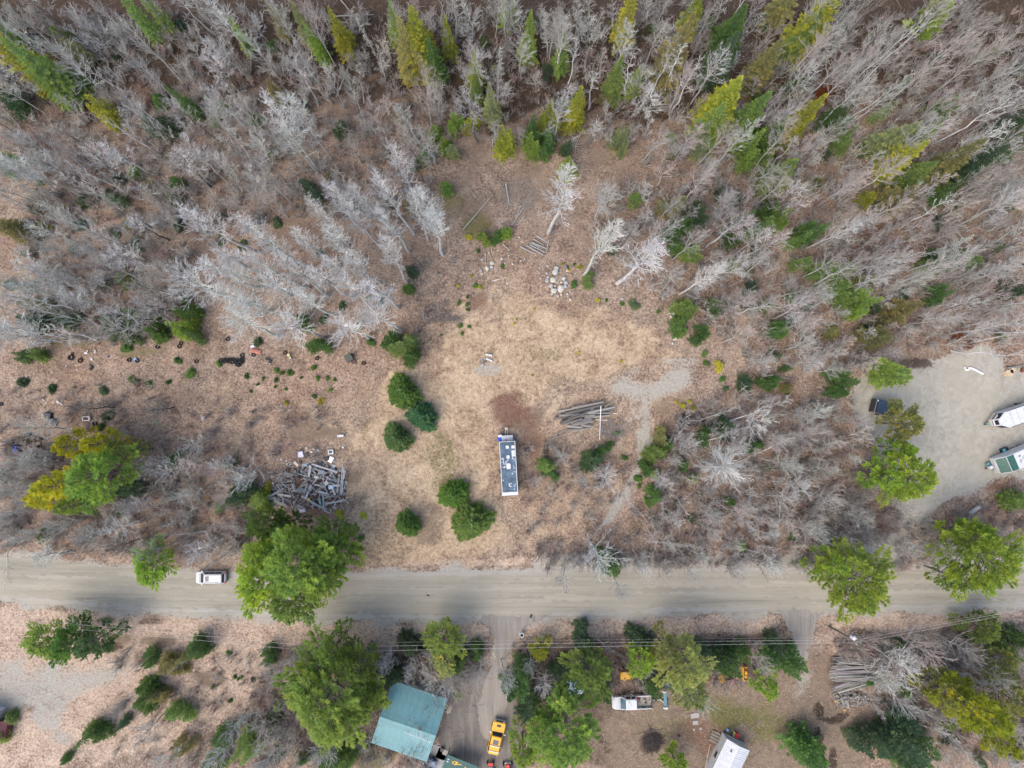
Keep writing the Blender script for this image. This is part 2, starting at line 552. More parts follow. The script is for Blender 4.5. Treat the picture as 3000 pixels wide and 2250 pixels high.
mixn = t.math('ADD', t.math('MULTIPLY', t.math('ADD', fine, tiny), .31), t.math('ADD', t.math('MULTIPLY', lf, .06), t.math('MULTIPLY', t.math('ADD', mid, patch), .16)))
litter = t.ramp(mixn, [(.40, LC0), (.468, LC1), (.525, LC2), (.60, LC3)])
litter = t.mix(t.step(big, .35, .7), litter, t.mix(1.0, litter, (1.0, .90, .84), 'MULTIPLY'))


def layer(base, w, stops, n, jitter=.55, gain=1.0):
    ww = t.math('ADD', w, t.math('MULTIPLY', t.math('SUBTRACT', t.math('ADD', t.math('MULTIPLY', mid, .5), t.math('MULTIPLY', fine, .5)), .5), jitter * 2))
    return t.mix(t.math('MULTIPLY', t.step(ww, .28, .72), gain), base, t.ramp(n, stops))


grain = t.math('ADD', t.math('MULTIPLY', fine, .55), t.math('MULTIPLY', tiny, .45))
straws = t.noise(1.1, 5, .75, stretch=(1.0, 1.0, 1), dist=1.6)
sg = t.math('ADD', t.math('MULTIPLY', straws, .6), t.math('MULTIPLY', tiny, .4))
clump_ = t.noise(1.9, 3, .7, dist=.5)
sgp = t.math('ADD', t.math('ADD', t.math('MULTIPLY', sg, .40), t.math('MULTIPLY', clump_, .28)), t.math('MULTIPLY', patch, .32))
hol = t.noise(.13, 4, .6, dist=1.0)
litter = t.mix(t.math('MULTIPLY', t.step(hol, .52, .64), .55), litter, t.ramp(mixn, [(.40, (.05, .033, .024)), (.475, (.13, .088, .063)), (.54, (.22, .152, .11)), (.62, (.38, .285, .21))]))
grn_ = t.noise(.21, 4, .7, dist=.6)
litter = t.mix(t.math('MULTIPLY', t.step(grn_, .60, .70), .35), litter, (.15, .14, .065))
c = litter
c = layer(c, sb.outputs[2], [(.41, (.15, .104, .076)), (.485, (.34, .25, .185)), (.57, (.52, .40, .30))], mixn, .6)
c = layer(c, sa.outputs[0], [(.385, (.10, .068, .044)), (.45, (.24, .17, .112)), (.51, (.375, .278, .186)), (.57, (.475, .365, .247)), (.66, (.62, .50, .36))], sgp, .75)
aw = t.n('ShaderNodeAttribute', attribute_name='za')
c = layer(c, aa.outputs['Alpha'], [(.3, (.085, .06, .043)), (.5, (.19, .14, .10)), (.72, (.33, .255, .185))], sg, .7)
c = layer(c, sb.outputs[0], [(.3, (.055, .06, .02)), (.55, (.14, .125, .05)), (.75, (.26, .21, .11))], sg, .8)
c = layer(c, sb.outputs[1], [(.3, (.075, .04, .028)), (.55, (.17, .092, .062)), (.75, (.28, .18, .125))], sg, .8)
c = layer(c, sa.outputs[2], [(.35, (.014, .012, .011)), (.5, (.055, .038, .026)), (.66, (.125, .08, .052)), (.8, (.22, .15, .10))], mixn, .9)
c = layer(c, sa.outputs[1], [(.3, (.21, .19, .155)), (.5, (.32, .295, .25)), (.72, (.43, .40, .345))], grain, .75)
c = layer(c, ab.outputs['Alpha'], [(.35, (.028, .02, .016)), (.65, (.10, .07, .05))], sg, .8)
t.bump(grain, .8, .12)
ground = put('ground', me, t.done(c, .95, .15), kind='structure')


# ------------------------------------------------------------------ road, drives and the gravel yard: sheets with ragged edges
def sheet(name, poly, z, mat, amp=5.0, step=4.0, seed=1):
    pts = []
    n = len(poly)
    for i in range(n):
        a, b = Vector(poly[i]), Vector(poly[(i + 1) % n])
        k = max(1, int((b - a).length / step))
        nr = Vector((-(b - a).y, (b - a).x)).normalized()
        for j in range(k):
            p = a.lerp(b, j / k)
            off = amp * (.6 * float(wob(p.x * 1.5, p.y * 1.5, seed)) + .7 * float(wob(p.x * 5, p.y * 5, seed)))
            pts.append(P(p.x + nr.x * off, p.y + nr.y * off, z))
    tri = tessellate_polygon([pts])
    return put(name, mesh_np(name, [tuple(p) for p in pts], None, [tuple(reversed(q)) if (pts[q[1]] - pts[q[0]]).cross(pts[q[2]] - pts[q[0]]).z < 0 else tuple(q) for q in tri]), mat, kind='structure')


def dusty(name, stops, stretch=None, rot=0, warm=(.33, .29, .22)):
    t = NT(name)
    a = t.noise(.12, 4, .6, stretch=(.35, 1.6, 1) if stretch else None)
    streak = t.noise(1.0, 5, .65, stretch=stretch, dist=.6) if stretch else t.noise(.8, 5, .7, dist=1.2)
    f = t.noise(5.0, 3, .7)
    m = t.math('ADD', t.math('MULTIPLY', streak, .5), t.math('ADD', t.math('MULTIPLY', f, .22), t.math('MULTIPLY', a, .28)))
    c = t.ramp(m, stops)
    c = t.mix(t.math('MULTIPLY', t.step(a, .45, .65), .5), c, warm)
    pb = t.n('ShaderNodeTexVoronoi'); pb.inputs['Scale'].default_value = 2.2
    t.l(t.pos(), pb.inputs['Vector'])
    c = t.mix(t.math('MULTIPLY', t.step(pb.outputs['Distance'], .13, .06), .35), c, (.48, .46, .42))
    t.bump(m, .5, .05)
    return t.done(c, .95, .15)


G0 = [(.33, (.185, .165, .128)), (.46, (.27, .246, .195)), (.56, (.33, .302, .243)), (.7, (.42, .388, .32))]
M_ROAD = dusty('gravel_road', G0, (.035, 1.1, 1))
M_LOT = dusty('packed_gravel', [(.35, (.20, .185, .152)), (.46, (.31, .287, .238)), (.56, (.37, .345, .29)), (.68, (.46, .435, .375))], None, warm=(.32, .285, .215))
M_DRIVE = dusty('drive_dirt', [(.33, (.15, .13, .11)), (.46, (.235, .21, .182)), (.58, (.30, .275, .24)), (.7, (.42, .39, .345))], (1.4, .12, 1), warm=(.23, .19, .15))
sheet('road', ROAD, .004, M_ROAD, 4.5, 2.5)
sheet('gravel_yard', LOT, .008, M_LOT, 7.0, 3.0, seed=2)
M_APRON = dusty('apron_dirt', [(.33, (.095, .08, .067)), (.46, (.15, .131, .112)), (.58, (.205, .185, .16)), (.7, (.32, .295, .26))], (1.1, .2, 1), warm=(.17, .14, .112))
sheet('driveway_apron', APRON, .010, M_APRON, 5.0, seed=13)
sheet('driveway', DRIVE, .014, M_DRIVE, 4.0, seed=3)
sheet('driveway', DRIVE2, .018, M_DRIVE, 8.0, seed=4)
# paler worn shoulders and wheel strips along the road
SH = dusty('road_shoulder', [(.33, (.23, .212, .18)), (.5, (.32, .30, .262)), (.7, (.41, .39, .345))], (.06, 1.6, 1))
for k, pts in enumerate(([(480, 1242), (1106, 1238), (1250, 1232), (1500, 1229), (1660, 1233), (1840, 1235)], [(-60, 1286), (100, 1298), (300, 1314), (520, 1323), (740, 1331), (1040, 1332)],
                         [(1190, 1327), (1500, 1318), (1660, 1316)], [(1790, 1315), (2000, 1311), (2300, 1301)])):
    sheet('road_shoulder', [(a, b - 4.5) for a, b in pts] + [(a, b + 4.5) for a, b in reversed(pts)], .022 + .004 * k, SH, 4.0, 2.5, seed=6 + k)

TRK = dusty('wheel_track_dirt', [(.35, (.175, .157, .123)), (.48, (.262, .24, .192)), (.6, (.325, .298, .245)), (.7, (.42, .39, .33))], (.05, 1.4, 1))
for k, off in enumerate((-26, -4, 22)):
    mid_ = [(-220, 1236), (-60, 1248), (100, 1258), (300, 1278), (520, 1286), (740, 1290), (1106, 1287), (1500, 1277), (1840, 1277), (2440, 1258)]
    w_ = (7, 5, 7)[k]
    sheet('wheel_track', [(p_, q_ + off - w_) for p_, q_ in mid_] + [(p_, q_ + off + w_) for p_, q_ in reversed(mid_)], .0085 + .003 * k, TRK, 5.0, 4.0, seed=30 + k)

# ------------------------------------------------------------------ buildings
def rot2(p, a):
    return Vector((p[0] * math.cos(a) - p[1] * math.sin(a), p[0] * math.sin(a) + p[1] * math.cos(a), p[2] if len(p) > 2 else 0))


TEAL = paint('teal_roof_metal', (.115, .25, .265), .4, .13, .5, spec=.5)
DTEAL = paint('dark_green_sheet', (.012, .07, .062), .5, .15)
SIDING = paint('siding', (.46, .46, .44), .7, .08)
ROOFW = paint('white_roof_metal', (.50, .50, .51), .45, .1, .6)
WOODD = paint('deck_wood', (.20, .165, .13), .85, .2, 4)
DARKROOF = paint('slate_membrane', (.07, .115, .16), .55, .3, .7)


def gable(name, label, cat, corners, eave, ridge, roofmat, wallmat, sheet_w, rib, over=.35, ridge_edge=0, seam_name='roof_sheet'):
    """gabled building; corners = four roof corners (points at eave height, in order); the ridge runs parallel to edge 0-1"""
    c = sum(corners, Vector()) / 4
    ex = ((corners[1] - corners[0]) + (corners[2] - corners[3])) / 2
    ey = ((corners[3] - corners[0]) + (corners[2] - corners[1])) / 2
    lx, ly = ex.length, ey.length
    ang = math.atan2(ex.y, ex.x)
    th = thing(name, label, cat, (c.x, c.y, 0), ang)
    sgn = 1 if ex.cross(ey).z > 0 else -1
    wx, wy = lx / 2 - over, ly / 2 - over
    m = MB()
    m.loft([[Vector((sx * wx, sy * wy, z)) for sx, sy in ((-1, -1), (1, -1), (1, 1), (-1, 1))] for z in (0, eave - .05)])
    for s in (-1, 1):      # gable triangles
        tt = [Vector((s * wx, -wy, eave - .05)), Vector((s * wx, wy, eave - .05)), Vector((s * wx, 0, ridge - .12))]
        m.loft([[p - Vector((s * .12, 0, 0)) for p in tt], tt])
    m.build('wall', wallmat, th)
    n = max(2, int(round(lx / sheet_w)))
    w = lx / n
    sl = math.hypot(ly / 2, ridge - eave)
    k = max(2, int(round(w / rib)))
    prof = []
    for i in range(k):
        x0 = -w / 2 + w * i / k; rw = w / k
        prof += [(x0 + .004, 0), (x0 + rw * .62, 0), (x0 + rw * .72, .022), (x0 + rw * .90, .022)]
    prof.append((w / 2 - .006, 0))
    V = []; F = []
    for x_, h_ in prof:
        V += [(x_, 0, h_), (x_, sl + .02, h_), (x_, 0, h_ - .012), (x_, sl + .02, h_ - .012)]
    for i in range(len(prof) - 1):
        a, b = i * 4, i * 4 + 4
        F += [(a, b, b + 1, a + 1), (a + 2, a + 3, b + 3, b + 2), (a, a + 2, b + 2, b), (a + 1, b + 1, b + 3, a + 3)]
    me = bpy.data.meshes.new(seam_name); me.from_pydata(V, [], F); me.materials.append(roofmat); me.update()
    rf = put('roof', MB().loft([[Vector((-lx / 2 + .02, -ly / 2 + .03, eave - .06)), Vector((lx / 2 - .02, -ly / 2 + .03, eave - .06)), Vector((lx / 2 - .02, 0, ridge - .06)), Vector((-lx / 2 + .02, 0, ridge - .06))],
                                [Vector((-lx / 2 + .02, -ly / 2 + .03, eave - .02)), Vector((lx / 2 - .02, -ly / 2 + .03, eave - .02)), Vector((lx / 2 - .02, 0, ridge - .02)), Vector((-lx / 2 + .02, 0, ridge - .02))]])
             .loft([[Vector((-lx / 2 + .02, ly / 2 - .03, eave - .06)), Vector((lx / 2 - .02, ly / 2 - .03, eave - .06)), Vector((lx / 2 - .02, 0.001, ridge - .065)), Vector((-lx / 2 + .02, 0.001, ridge - .065))],
                    [Vector((-lx / 2 + .02, ly / 2 - .03, eave - .02)), Vector((lx / 2 - .02, ly / 2 - .03, eave - .02)), Vector((lx / 2 - .02, 0.001, ridge - .025)), Vector((-lx / 2 + .02, 0.001, ridge - .025))]]).mesh('roof'), roofmat, th)
    pit = math.atan2(ridge - eave, ly / 2)
    for side in (-1, 1):
        for i in range(n):
            x_ = -lx / 2 + w * (i + .5)
            o = put(seam_name, me, None, rf)
            if side < 0:
                o.location = (x_, -ly / 2, eave); o.rotation_euler = (pit, 0, 0)
            else:
                o.location = (x_, ly / 2, eave); o.rotation_euler = (pit, 0, math.pi)
    MB().loft([[Vector((s * lx / 2, -.22, ridge - .05)), Vector((s * lx / 2, 0, ridge + .045)), Vector((s * lx / 2, .22, ridge - .05)), Vector((s * lx / 2, 0, ridge + .01))] for s in (-1, 1)]).build('ridge_cap', roofmat, rf)
    return th, lx, ly, ang


zh = Z((1080, 1980), 5.027)
cor = [zh(390, 85, 2.7), zh(1170, 345, 2.7), zh(850, 1270, 2.7), zh(0, 970, 2.7)]
house, hx, hy, ha = gable('house', 'house with a ribbed teal metal roof and a television aerial', 'house', cor, 2.7, 4.3, TEAL, SIDING, .92, .23)
put('window', MB().box((hx / 2 - .34, -1.5, 1.5), (.06, 1.1, .9)).mesh(), GLASS, house)
put('window', MB().box((hx / 2 - .34, 2.4, 1.5), (.06, 1.1, .9)).mesh(), GLASS, house)
put('door', MB().box((hx / 2 - .34, .7, 1.05), (.07, .95, 2.1)).mesh(), OFFW, house)
a = MB()   # television aerial standing on the ridge
q0, q1 = zh(540, 830, 6.0), zh(915, 980, 6.0)
ant = thing('tv_aerial', 'long white multi-rod television aerial above the teal roof ridge', 'aerial', (*zh(735, 800, 4.3).xy, 4.3))
base = Vector(ant.location)
MB().tube(Vector((0, 0, 0)), (q0 + q1) / 2 - base, .025).build('mast', STEEL, ant)
MB().tube(q0 - base, q1 - base, .045).build('boom', WHITE, ant)
dv = (q1 - q0).normalized(); sv = Vector((-dv.y, dv.x, 0))
rod = None
for i in range(11):
    f = .18 + .8 * i / 10
    L = .35 + .75 * f
    p = q0.lerp(q1, f) - base
    MB().tube(p + sv * L - dv * .12, p, .012, n=5).tube(p, p - sv * L - dv * .12, .012, n=5).build('rod', WHITE, ant)
dish = thing('satellite_dish', 'small dark satellite dish on the teal roof ridge', 'dish', (*zh(765, 770, 4.3).xy, 4.32))
MB().tube((0, 0, 0), (0, 0, .5), .03).build('mount', BLACK, dish)
MB().loft([[Vector((.05 * math.cos(t), .05 * math.sin(t) + .1, .45)) for t in np.arange(12) * .5236], [Vector((.3 * math.cos(t), .3 * math.sin(t) + .25, .6)) for t in np.arange(12) * .5236]]).build('reflector', BLACK, dish, )
st = zh(1170, 480)
tag(MB().box((st.x, st.y, .09), (1.0, 1.2, .18), Matrix.Rotation(ha, 3, 'Z')).build('door_step', TAN), 'pale wooden doorstep against the side of the teal-roofed house', 'step')
for k, (x_, y_, sx, sy, lab) in enumerate(((1000, 1100, 1.9, 1.5, 'grey concrete slab nearest the teal roof corner'), (1080, 1150, 1.5, 1.6, 'grey concrete slab between two others by the dark green roof'), (1040, 1260, 1.7, 2.4, 'long concrete slab beside the blue car'))):
    p = zh(x_, y_)
    tag(MB().box((p.x, p.y, .05), (sx, sy, .08), Matrix.Rotation(ha - .05 * k, 3, 'Z')).build('concrete_slab', CONC), lab, 'slab', 'concrete path slabs')

# dark green lean-to roof at the frame edge
p0, p1 = zh(1165, 1160, 2.3), zh(1620, 1340, 2.3)
ang = math.atan2((p1 - p0).y, (p1 - p0).x)
lean = thing('carport', 'dark green sheet roof with orange leaves lying on it', 'carport', ((p0.x + p1.x) / 2, (p0.y + p1.y) / 2, 0), ang)
ln = (p1 - p0).length
MB().loft([[Vector((-ln / 2, -3.4, 2.0)), Vector((ln / 2, -3.4, 2.0)), Vector((ln / 2, 0, 2.28)), Vector((-ln / 2, 0, 2.28))], [Vector((-ln / 2, -3.4, 2.05)), Vector((ln / 2, -3.4, 2.05)), Vector((ln / 2, 0, 2.33)), Vector((-ln / 2, 0, 2.33))]]).build('roof', DTEAL, lean)
for sx in (-1, 1):
    for yy in (-3.2, -.15):
        MB().tube((sx * (ln / 2 - .15), yy, 0), (sx * (ln / 2 - .15), yy, 2.05), .05).build('post', WOODD, lean)
m = MB()
rg = random.Random(3)
for i in range(16):
    x_, y_ = rg.gauss(-ln * .5 + 1.55, .35), rg.gauss(-.75, .14)
    m.plate([(x_, y_, 2.36 + .08 * y_ + .0), (x_ + .25, y_ + .02, 2.37 + .08 * y_), (x_ + .24, y_ + .16, 2.38 + .08 * y_), (x_ + .02, y_ + .15, 2.37 + .08 * y_)], .02)
tag(m.build('leaf_drift', OCHRE), 'drift of orange leaves on the dark green sheet roof', 'leaves')
bpy.data.objects['leaf_drift'].parent = None
bpy.data.objects['leaf_drift'].location = lean.location; bpy.data.objects['leaf_drift'].rotation_euler = (0, 0, ang)
for k, (x_, y_) in enumerate(((-ln / 2 + .35, -.6), (-ln / 2 + .35, -.95), (-ln / 2 + 3.1, -.75), (-ln / 2 + 3.2, -1.1), (-ln / 2 + 3.7, -1.4))):
    MB().box((x_, y_, 2.31 + .08 * y_ + .05), (.22, .14, .05)).build('patch', (WHITE, WHITE, YELLOW, YELLOW, OFFW)[k], lean)
pp = zh(1170, 1345, 2.6)
tag(MB().box((pp.x, pp.y - .6, 1.6), (2.2, 1.6, .06), Matrix.Rotation(ang, 3, 'Z')).box((pp.x, pp.y - .6, .8), (1.8, 1.3, 1.56), Matrix.Rotation(ang, 3, 'Z')).build('shed', TEAL), 'low teal-topped shed under the dark green sheet roof', 'shed')

# mobile home
zm = Z((1770, 1900), 4.608)
A0 = zm(1590, 1115); A1 = zm(1890, 1275)
la = math.radians(-116.5)
dl = Vector((math.cos(la), math.sin(la), 0)); dw = Vector((-dl.y, dl.x, 0))
wdt = (A1 - A0).length
Lm = 9.0
o = A0 + Vector((0, 0, 2.4))
cor = [o, o + dl * Lm, o + dl * Lm + dw * wdt, o + dw * wdt]
mob, mx, my, ma = gable('mobile_home', 'narrow white mobile home with a low ribbed metal roof', 'mobile home', cor, 2.4, 2.95, ROOFW, SIDING, .9, .3, over=.06)
for x_ in (-1.4, 1.6):
    for s in (-1,):
        f = put('window', MB().box((x_, s * (my / 2 - .03), 1.45), (1.0, .08, .9)).mesh(), OFFW, mob)
        put('pane', MB().box((x_, s * (my / 2 - .0), 1.45), (.86, .06, .76)).mesh(), GLASS, f)
put('hitch_cover', MB().box((-mx / 2 - .06, 0, .9), (.16, 2.6, .3)).mesh(), OFFW, mob)
put('vent', MB().tube((-mx / 2 + 1.2, -.8, 2.7), (-mx / 2 + 1.2, -.8, 3.1), .09).mesh(), BLACK, mob)
stp = thing('porch_step', 'weathered wooden steps against the side of the mobile home', 'steps', zm(1490, 1200), la)
for k in range(4):
    MB().box((-.75 + .42 * k, -.1, .15 + .1 * k), (.36, 1.5, .06)).build('tread', WOODD, stp)
MB().box((0, .55, .15), (1.7, .08, .3)).build('stringer', WOODD, stp)
MB().box((0, -.7, .15), (1.7, .08, .3)).build('stringer', WOODD, stp)
p, q = zm(1430, 1290, .6), zm(1370, 1600, .6)
tag(MB().tube(p, q, .035).build('pole', OFFW), 'long pale pole leaning beside the mobile home', 'pole')
tag(MB().tube(zm(1775, 1150), zm(1775, 1150) + Vector((0, 0, .75)), .38, .34, 12).tube(zm(1775, 1150) + Vector((0, 0, .76)), zm(1775, 1150) + Vector((0, 0, .8)), .4, .4, 12).build('barrel', RED), 'red barrel at the end of the mobile home', 'barrel')
tag(MB().box(zm(1740, 1150) + Vector((0, 0, .3)), (.3, .45, .6)).tube(zm(1740, 1110), zm(1740, 1110) + Vector((0, 0, .7)), .13).build('gas_bottle', paint('pale_yellow', (.6, .55, .2))), 'yellowish gas bottle beside the red barrel', 'gas bottle')
tag(MB().tube(zm(1660, 1090), zm(1660, 1090) + Vector((0, 0, .3)), .16, .19, 10).build('bucket', paint('light_blue', (.25, .5, .75))), 'light blue bucket near the mobile home corner', 'bucket')

# building corner at the frame edge, lower corner of the plan
q = Z((0, 2050), 11.06)
sh = thing('shed', 'grey-roofed shed with a dark red lean-to, cut by the frame', 'shed', (*q(0, 600).xy, 0), math.radians(80))
MB().box((0, 1.6, 1.2), (3.6, 4.6, 2.4)).build('wall', SIDING, sh)
MB().box((0, 1.6, 2.47), (4.0, 5.0, .1)).build('roof', paint('grey_roof', (.36, .38, .42), .5, .1), sh)
MB().box((2.0 - .05, 1.6, 2.56), (.12, 5.1, .08)).build('trim', WHITE, sh)
MB().box((0, -.92, 2.56), (4.1, .12, .08)).build('trim', WHITE, sh)
MB().loft([[Vector((-2.2, -1.05, .05)), Vector((.6, -1.05, .05)), Vector((.6, -2.2, .05)), Vector((-2.2, -2.2, .05))], [Vector((-2.2, -1.05, 2.0)), Vector((.6, -1.05, 2.0)), Vector((.6, -2.2, 1.5)), Vector((-2.2, -2.2, 1.5))]]).build('lean_to', paint('dark_red', (.10, .025, .03), .6), sh)
# pale shed roof under the pine
p = S(1690, 2012, 2.0)
sd = thing('shed', 'low shed with a pale blue-grey metal roof under a pine', 'shed', (p.x, p.y, 0), math.radians(-4))
MB().box((0, 0, .95), (2.8, 1.7, 1.9)).build('wall', SIDING, sd)
MB().loft([[Vector((-1.6, -1.05, 1.88)), Vector((1.6, -1.05, 1.88)), Vector((1.6, 1.05, 2.25)), Vector((-1.6, 1.05, 2.25))], [Vector((-1.6, -1.05, 1.93)), Vector((1.6, -1.05, 1.93)), Vector((1.6, 1.05, 2.3)), Vector((-1.6, 1.05, 2.3))]]).build('roof', paint('pale_blue_metal', (.50, .60, .66), .4), sd)

# ------------------------------------------------------------------ vehicles
def wheel(parent, x, y, r=.36, w=.24):
    s = 1 if y > 0 else -1
    o = put('wheel', MB().tube((x, y - s * w * .5, r), (x, y + s * w * .3, r), r * .5, n=12).mesh(), BLACK, parent)
    MB().torus((x, y, r), r * .76, r * .24, 16, 6, (0, 1, 0)).build('tyre', RUBBER, o)
    MB().tube((x, y - s * .02, r), (x, y + s * w * .36, r), r * .55, r * .5, 12).build('rim', STEEL, o)


def ring_of(xs, hw, z, r=.3):
    x0, x1 = xs
    return rr(x1 - x0, 2 * hw, r, z, 4, cx=(x0 + x1) / 2)


def quad(parent, name, mat, pts, off=.012, th=.02):
    pts = [Vector(p) for p in pts]
    n = (pts[1] - pts[0]).cross(pts[2] - pts[0]).normalized()
    if n.dot(sum(pts, Vector()) / len(pts) - Vector((0, 0, .6))) < 0:
        n = -n
    return MB().plate([p + n * off for p in pts], th).build(name, mat, parent)


def suv(name, label, loc, ang, L, W, paintm, hood=1.05, kind='suv', cat='car'):
    t = thing(name, label, cat, (loc.x, loc.y, 0), ang)
    h = L / 2; w = W / 2
    b = MB()
    b.loft([ring_of((-h + .06, h - .10), w - .05, .28, .35), ring_of((-h, h - .02), w, .5, .45), ring_of((-h + .02, h - .05), w, .78, .5), ring_of((-h + .05, h - .18), w - .05, .98, .5)])
    b.build('body', paintm, t)
    MB().loft([ring_of((-h + .18, h - hood + .22), w - .08, .97, .3), ring_of((-h + .38, h - hood - .5), w - .24, 1.58, .25), ring_of((-h + .5, h - hood - .62), w - .34, 1.64, .25)]).build('cabin', paintm, t)
    fx0, fx1 = h - hood + .22, h - hood - .5
    quad(t, 'windscreen', GLASS, [(fx0 - .04, w - .22, 1.01), (fx0 - .04, -w + .22, 1.01), (fx1 - .0, -w + .34, 1.56), (fx1 - .0, w - .34, 1.56)][::-1])
    quad(t, 'rear_window', GLASS, [(-h + .20, -w + .22, 1.05), (-h + .20, w - .22, 1.05), (-h + .375, w - .32, 1.52), (-h + .375, -w + .32, 1.52)][::-1])
    for s in (-1, 1):
        for x0, x1 in ((fx1 + .18, fx1 - .75), (fx1 - .83, fx1 - 1.55), (fx1 - 1.63, -h + .5)):
            pts = [(x0, s * (w - .075), 1.04), (x1, s * (w - .075), 1.04), (x1, s * (w - .22), 1.50), (x0 - .22 if x0 > fx1 else x0, s * (w - .22), 1.50)]
            quad(t, 'side_window', GLASS, pts if s < 0 else pts[::-1])
        put('door_seam', MB().box((fx1 - .79, s * (w + .0), .75), (.025, .02, .5)).mesh(), BLACK, t)
        put('roof_rail', MB().tube((fx1 - .2, s * (w - .38), 1.68), (-h + .65, s * (w - .38), 1.68), .03).mesh(), STEEL, t)
        put('headlight', MB().box((h - .20, s * (w - .34), .76), (.22, .34, .14)).mesh(), LAMP, t)
        put('tail_light', MB().box((-h + .10, s * (w - .16), .93), (.14, .2, .28)).mesh(), REDL, t)
        put('mirror', MB().box((fx0 - .25, s * (w + .08), 1.05), (.14, .22, .13)).mesh(), paintm, t)
        for x in (h - .9, -h + .85):
            wheel(t, x, s * (w - .13))
    quad(t, 'sunroof', GLASS, [(fx1 - .25, .38, 1.645), (fx1 - .8, .38, 1.645), (fx1 - .8, -.38, 1.645), (fx1 - .25, -.38, 1.645)], .004, .012)
    MB().box((fx0 + .12, 0, .985), (.05, W * .78, .03)).build('cowl', BLACK, t)
    MB().box((h - .04, 0, .45), (.14, W * .72, .16)).build('bumper', BLACK, t)
    MB().box((-h + .02, 0, .47), (.14, W * .78, .16)).build('bumper', BLACK, t)
    return t


suv('parked_car', 'white estate car parked on the north edge of the gravel road', S(616.7, 1692.5, .9), math.radians(180), 4.6, 1.85, WHITE)

# yellow off-road truck
ya = math.radians(77.5)
yl = S(1454.4, 2160.5, 1.1)
yt = thing('yellow_truck', 'bright yellow off-road truck with white roof bars', 'truck', (yl.x, yl.y, 0), ya)
MB().loft([ring_of((-2.35, 2.3), .92, .45, .12), ring_of((-2.35, 2.35), .98, .7, .15), ring_of((-2.33, 2.3), .97, 1.12, .18), ring_of((-2.3, 2.22), .92, 1.2, .2)]).build('body', YELLOW, yt)
MB().loft([ring_of((-2.28, .85), .88, 1.18, .1), ring_of((-2.2, .45), .74, 1.80, .12), ring_of((-2.1, .35), .66, 1.86, .12)]).build('cabin', YELLOW, yt)
quad(yt, 'windscreen', GLASS, [(.85, -.8, 1.22), (.85, .8, 1.22), (.47, .68, 1.76), (.47, -.68, 1.76)])
quad(yt, 'sunroof', GLASS, [(-.05, .42, 1.87), (-.75, .42, 1.87), (-.75, -.42, 1.87), (-.05, -.42, 1.87)], .0)
quad(yt, 'hood_vent', BLACK, [(1.95, .3, 1.21), (1.62, .3, 1.21), (1.62, -.3, 1.21), (1.95, -.3, 1.21)], .01)
for x in (-.95, -1.75):
    MB().box((x, 0, 1.93), (.12, 1.6, .06)).build('roof_bar', WHITE, yt)
quad(yt, 'seam', BLACK, [(-.86, .7, 1.865), (-.90, .7, 1.865), (-.90, -.7, 1.865), (-.86, -.7, 1.865)], .003, .008)
for s in (-1, 1):
    for x0, x1 in ((.45, -.35), (-.45, -1.2), (-1.3, -2.05)):
        pts = [(x0, s * .89, 1.25), (x1, s * .89, 1.25), (x1, s * .77, 1.68), (x0 - .1, s * .77, 1.68)]
        quad(yt, 'side_window', GLASS, pts if s < 0 else pts[::-1])
    put('mirror', MB().box((.7, s * 1.1, 1.25), (.14, .22, .2)).mesh(), WHITE, yt)
    put('headlight', MB().tube((2.28, s * .68, .95), (2.4, s * .68, .95), .13, n=10).mesh(), LAMP, yt)
    put('tail_light', MB().box((-2.36, s * .8, .95), (.06, .15, .2)).mesh(), REDL, yt)
    for x in (1.5, -1.5):
        wheel(yt, x, s * .88, .44, .3)
MB().box((2.42, 0, .62), (.18, 1.75, .2)).build('bumper', OFFW, yt)
MB().box((-2.42, 0, .62), (.14, 1.75, .18)).build('bumper', BLACK, yt)
MB().box((2.35, 0, .95), (.05, 1.0, .28)).build('grille', BLACK, yt)

# white pickup with an open load bed
pa = math.radians(182)
pl = S(1852.5, 2058.5, 1.0)
pk = thing('pickup_truck', 'white extended-cab pickup with scrap in its open bed', 'pickup', (pl.x, pl.y, 0), pa)
MB().loft([ring_of((.1, 2.78), .92, .4, .3), ring_of((.1, 2.9), .98, .65, .4), ring_of((.1, 2.85), .97, 1.0, .45), ring_of((.1, 2.7), .9, 1.12, .5)]).build('body', WHITE, pk)
MB().loft([ring_of((-.62, 1.75), .92, .45, .08), ring_of((-.62, 1.75), .95, 1.1, .1), ring_of((-.58, 1.05), .78, 1.72, .15), ring_of((-.5, .95), .7, 1.79, .15)]).build('cabin', WHITE, pk)
quad(pk, 'windscreen', TEALGLASS, [(1.72, -.80, 1.13), (1.72, .80, 1.13), (1.06, .70, 1.70), (1.06, -.70, 1.70)])
for s in (-1, 1):
    for x0, x1 in ((1.1, .25), (.15, -.35)):
        pts = [(x0, s * .945, 1.16), (x1, s * .945, 1.16), (x1, s * .80, 1.62), (x0 - (.22 if x0 > 1 else 0), s * .80, 1.62)]
        quad(pk, 'side_window', GLASS, pts if s < 0 else pts[::-1])
    MB().box((-1.78, s * .94, .8), (2.3, .1, .66)).build('bed_side', WHITE, pk)
    put('mirror', MB().box((1.35, s * 1.1, 1.18), (.14, .26, .2)).mesh(), BLACK, pk)
    put('headlight', MB().box((2.78, s * .68, .82), (.16, .36, .2)).mesh(), LAMP, pk)
    put('tail_light', MB().box((-2.95, s * .9, .85), (.06, .12, .4)).mesh(), REDL, pk)
    for x in (1.95, -1.75):
        wheel(pk, x, s * .92, .40, .26)
        if x < 0:
            MB().loft([[Vector((x + .5 * math.cos(q_), s * (.99 if k else .9), .45 + .48 * math.sin(q_))) for q_ in np.linspace(0, math.pi, 8)] for k in (0, 1)]).build('wheel_arch', WHITE, pk)
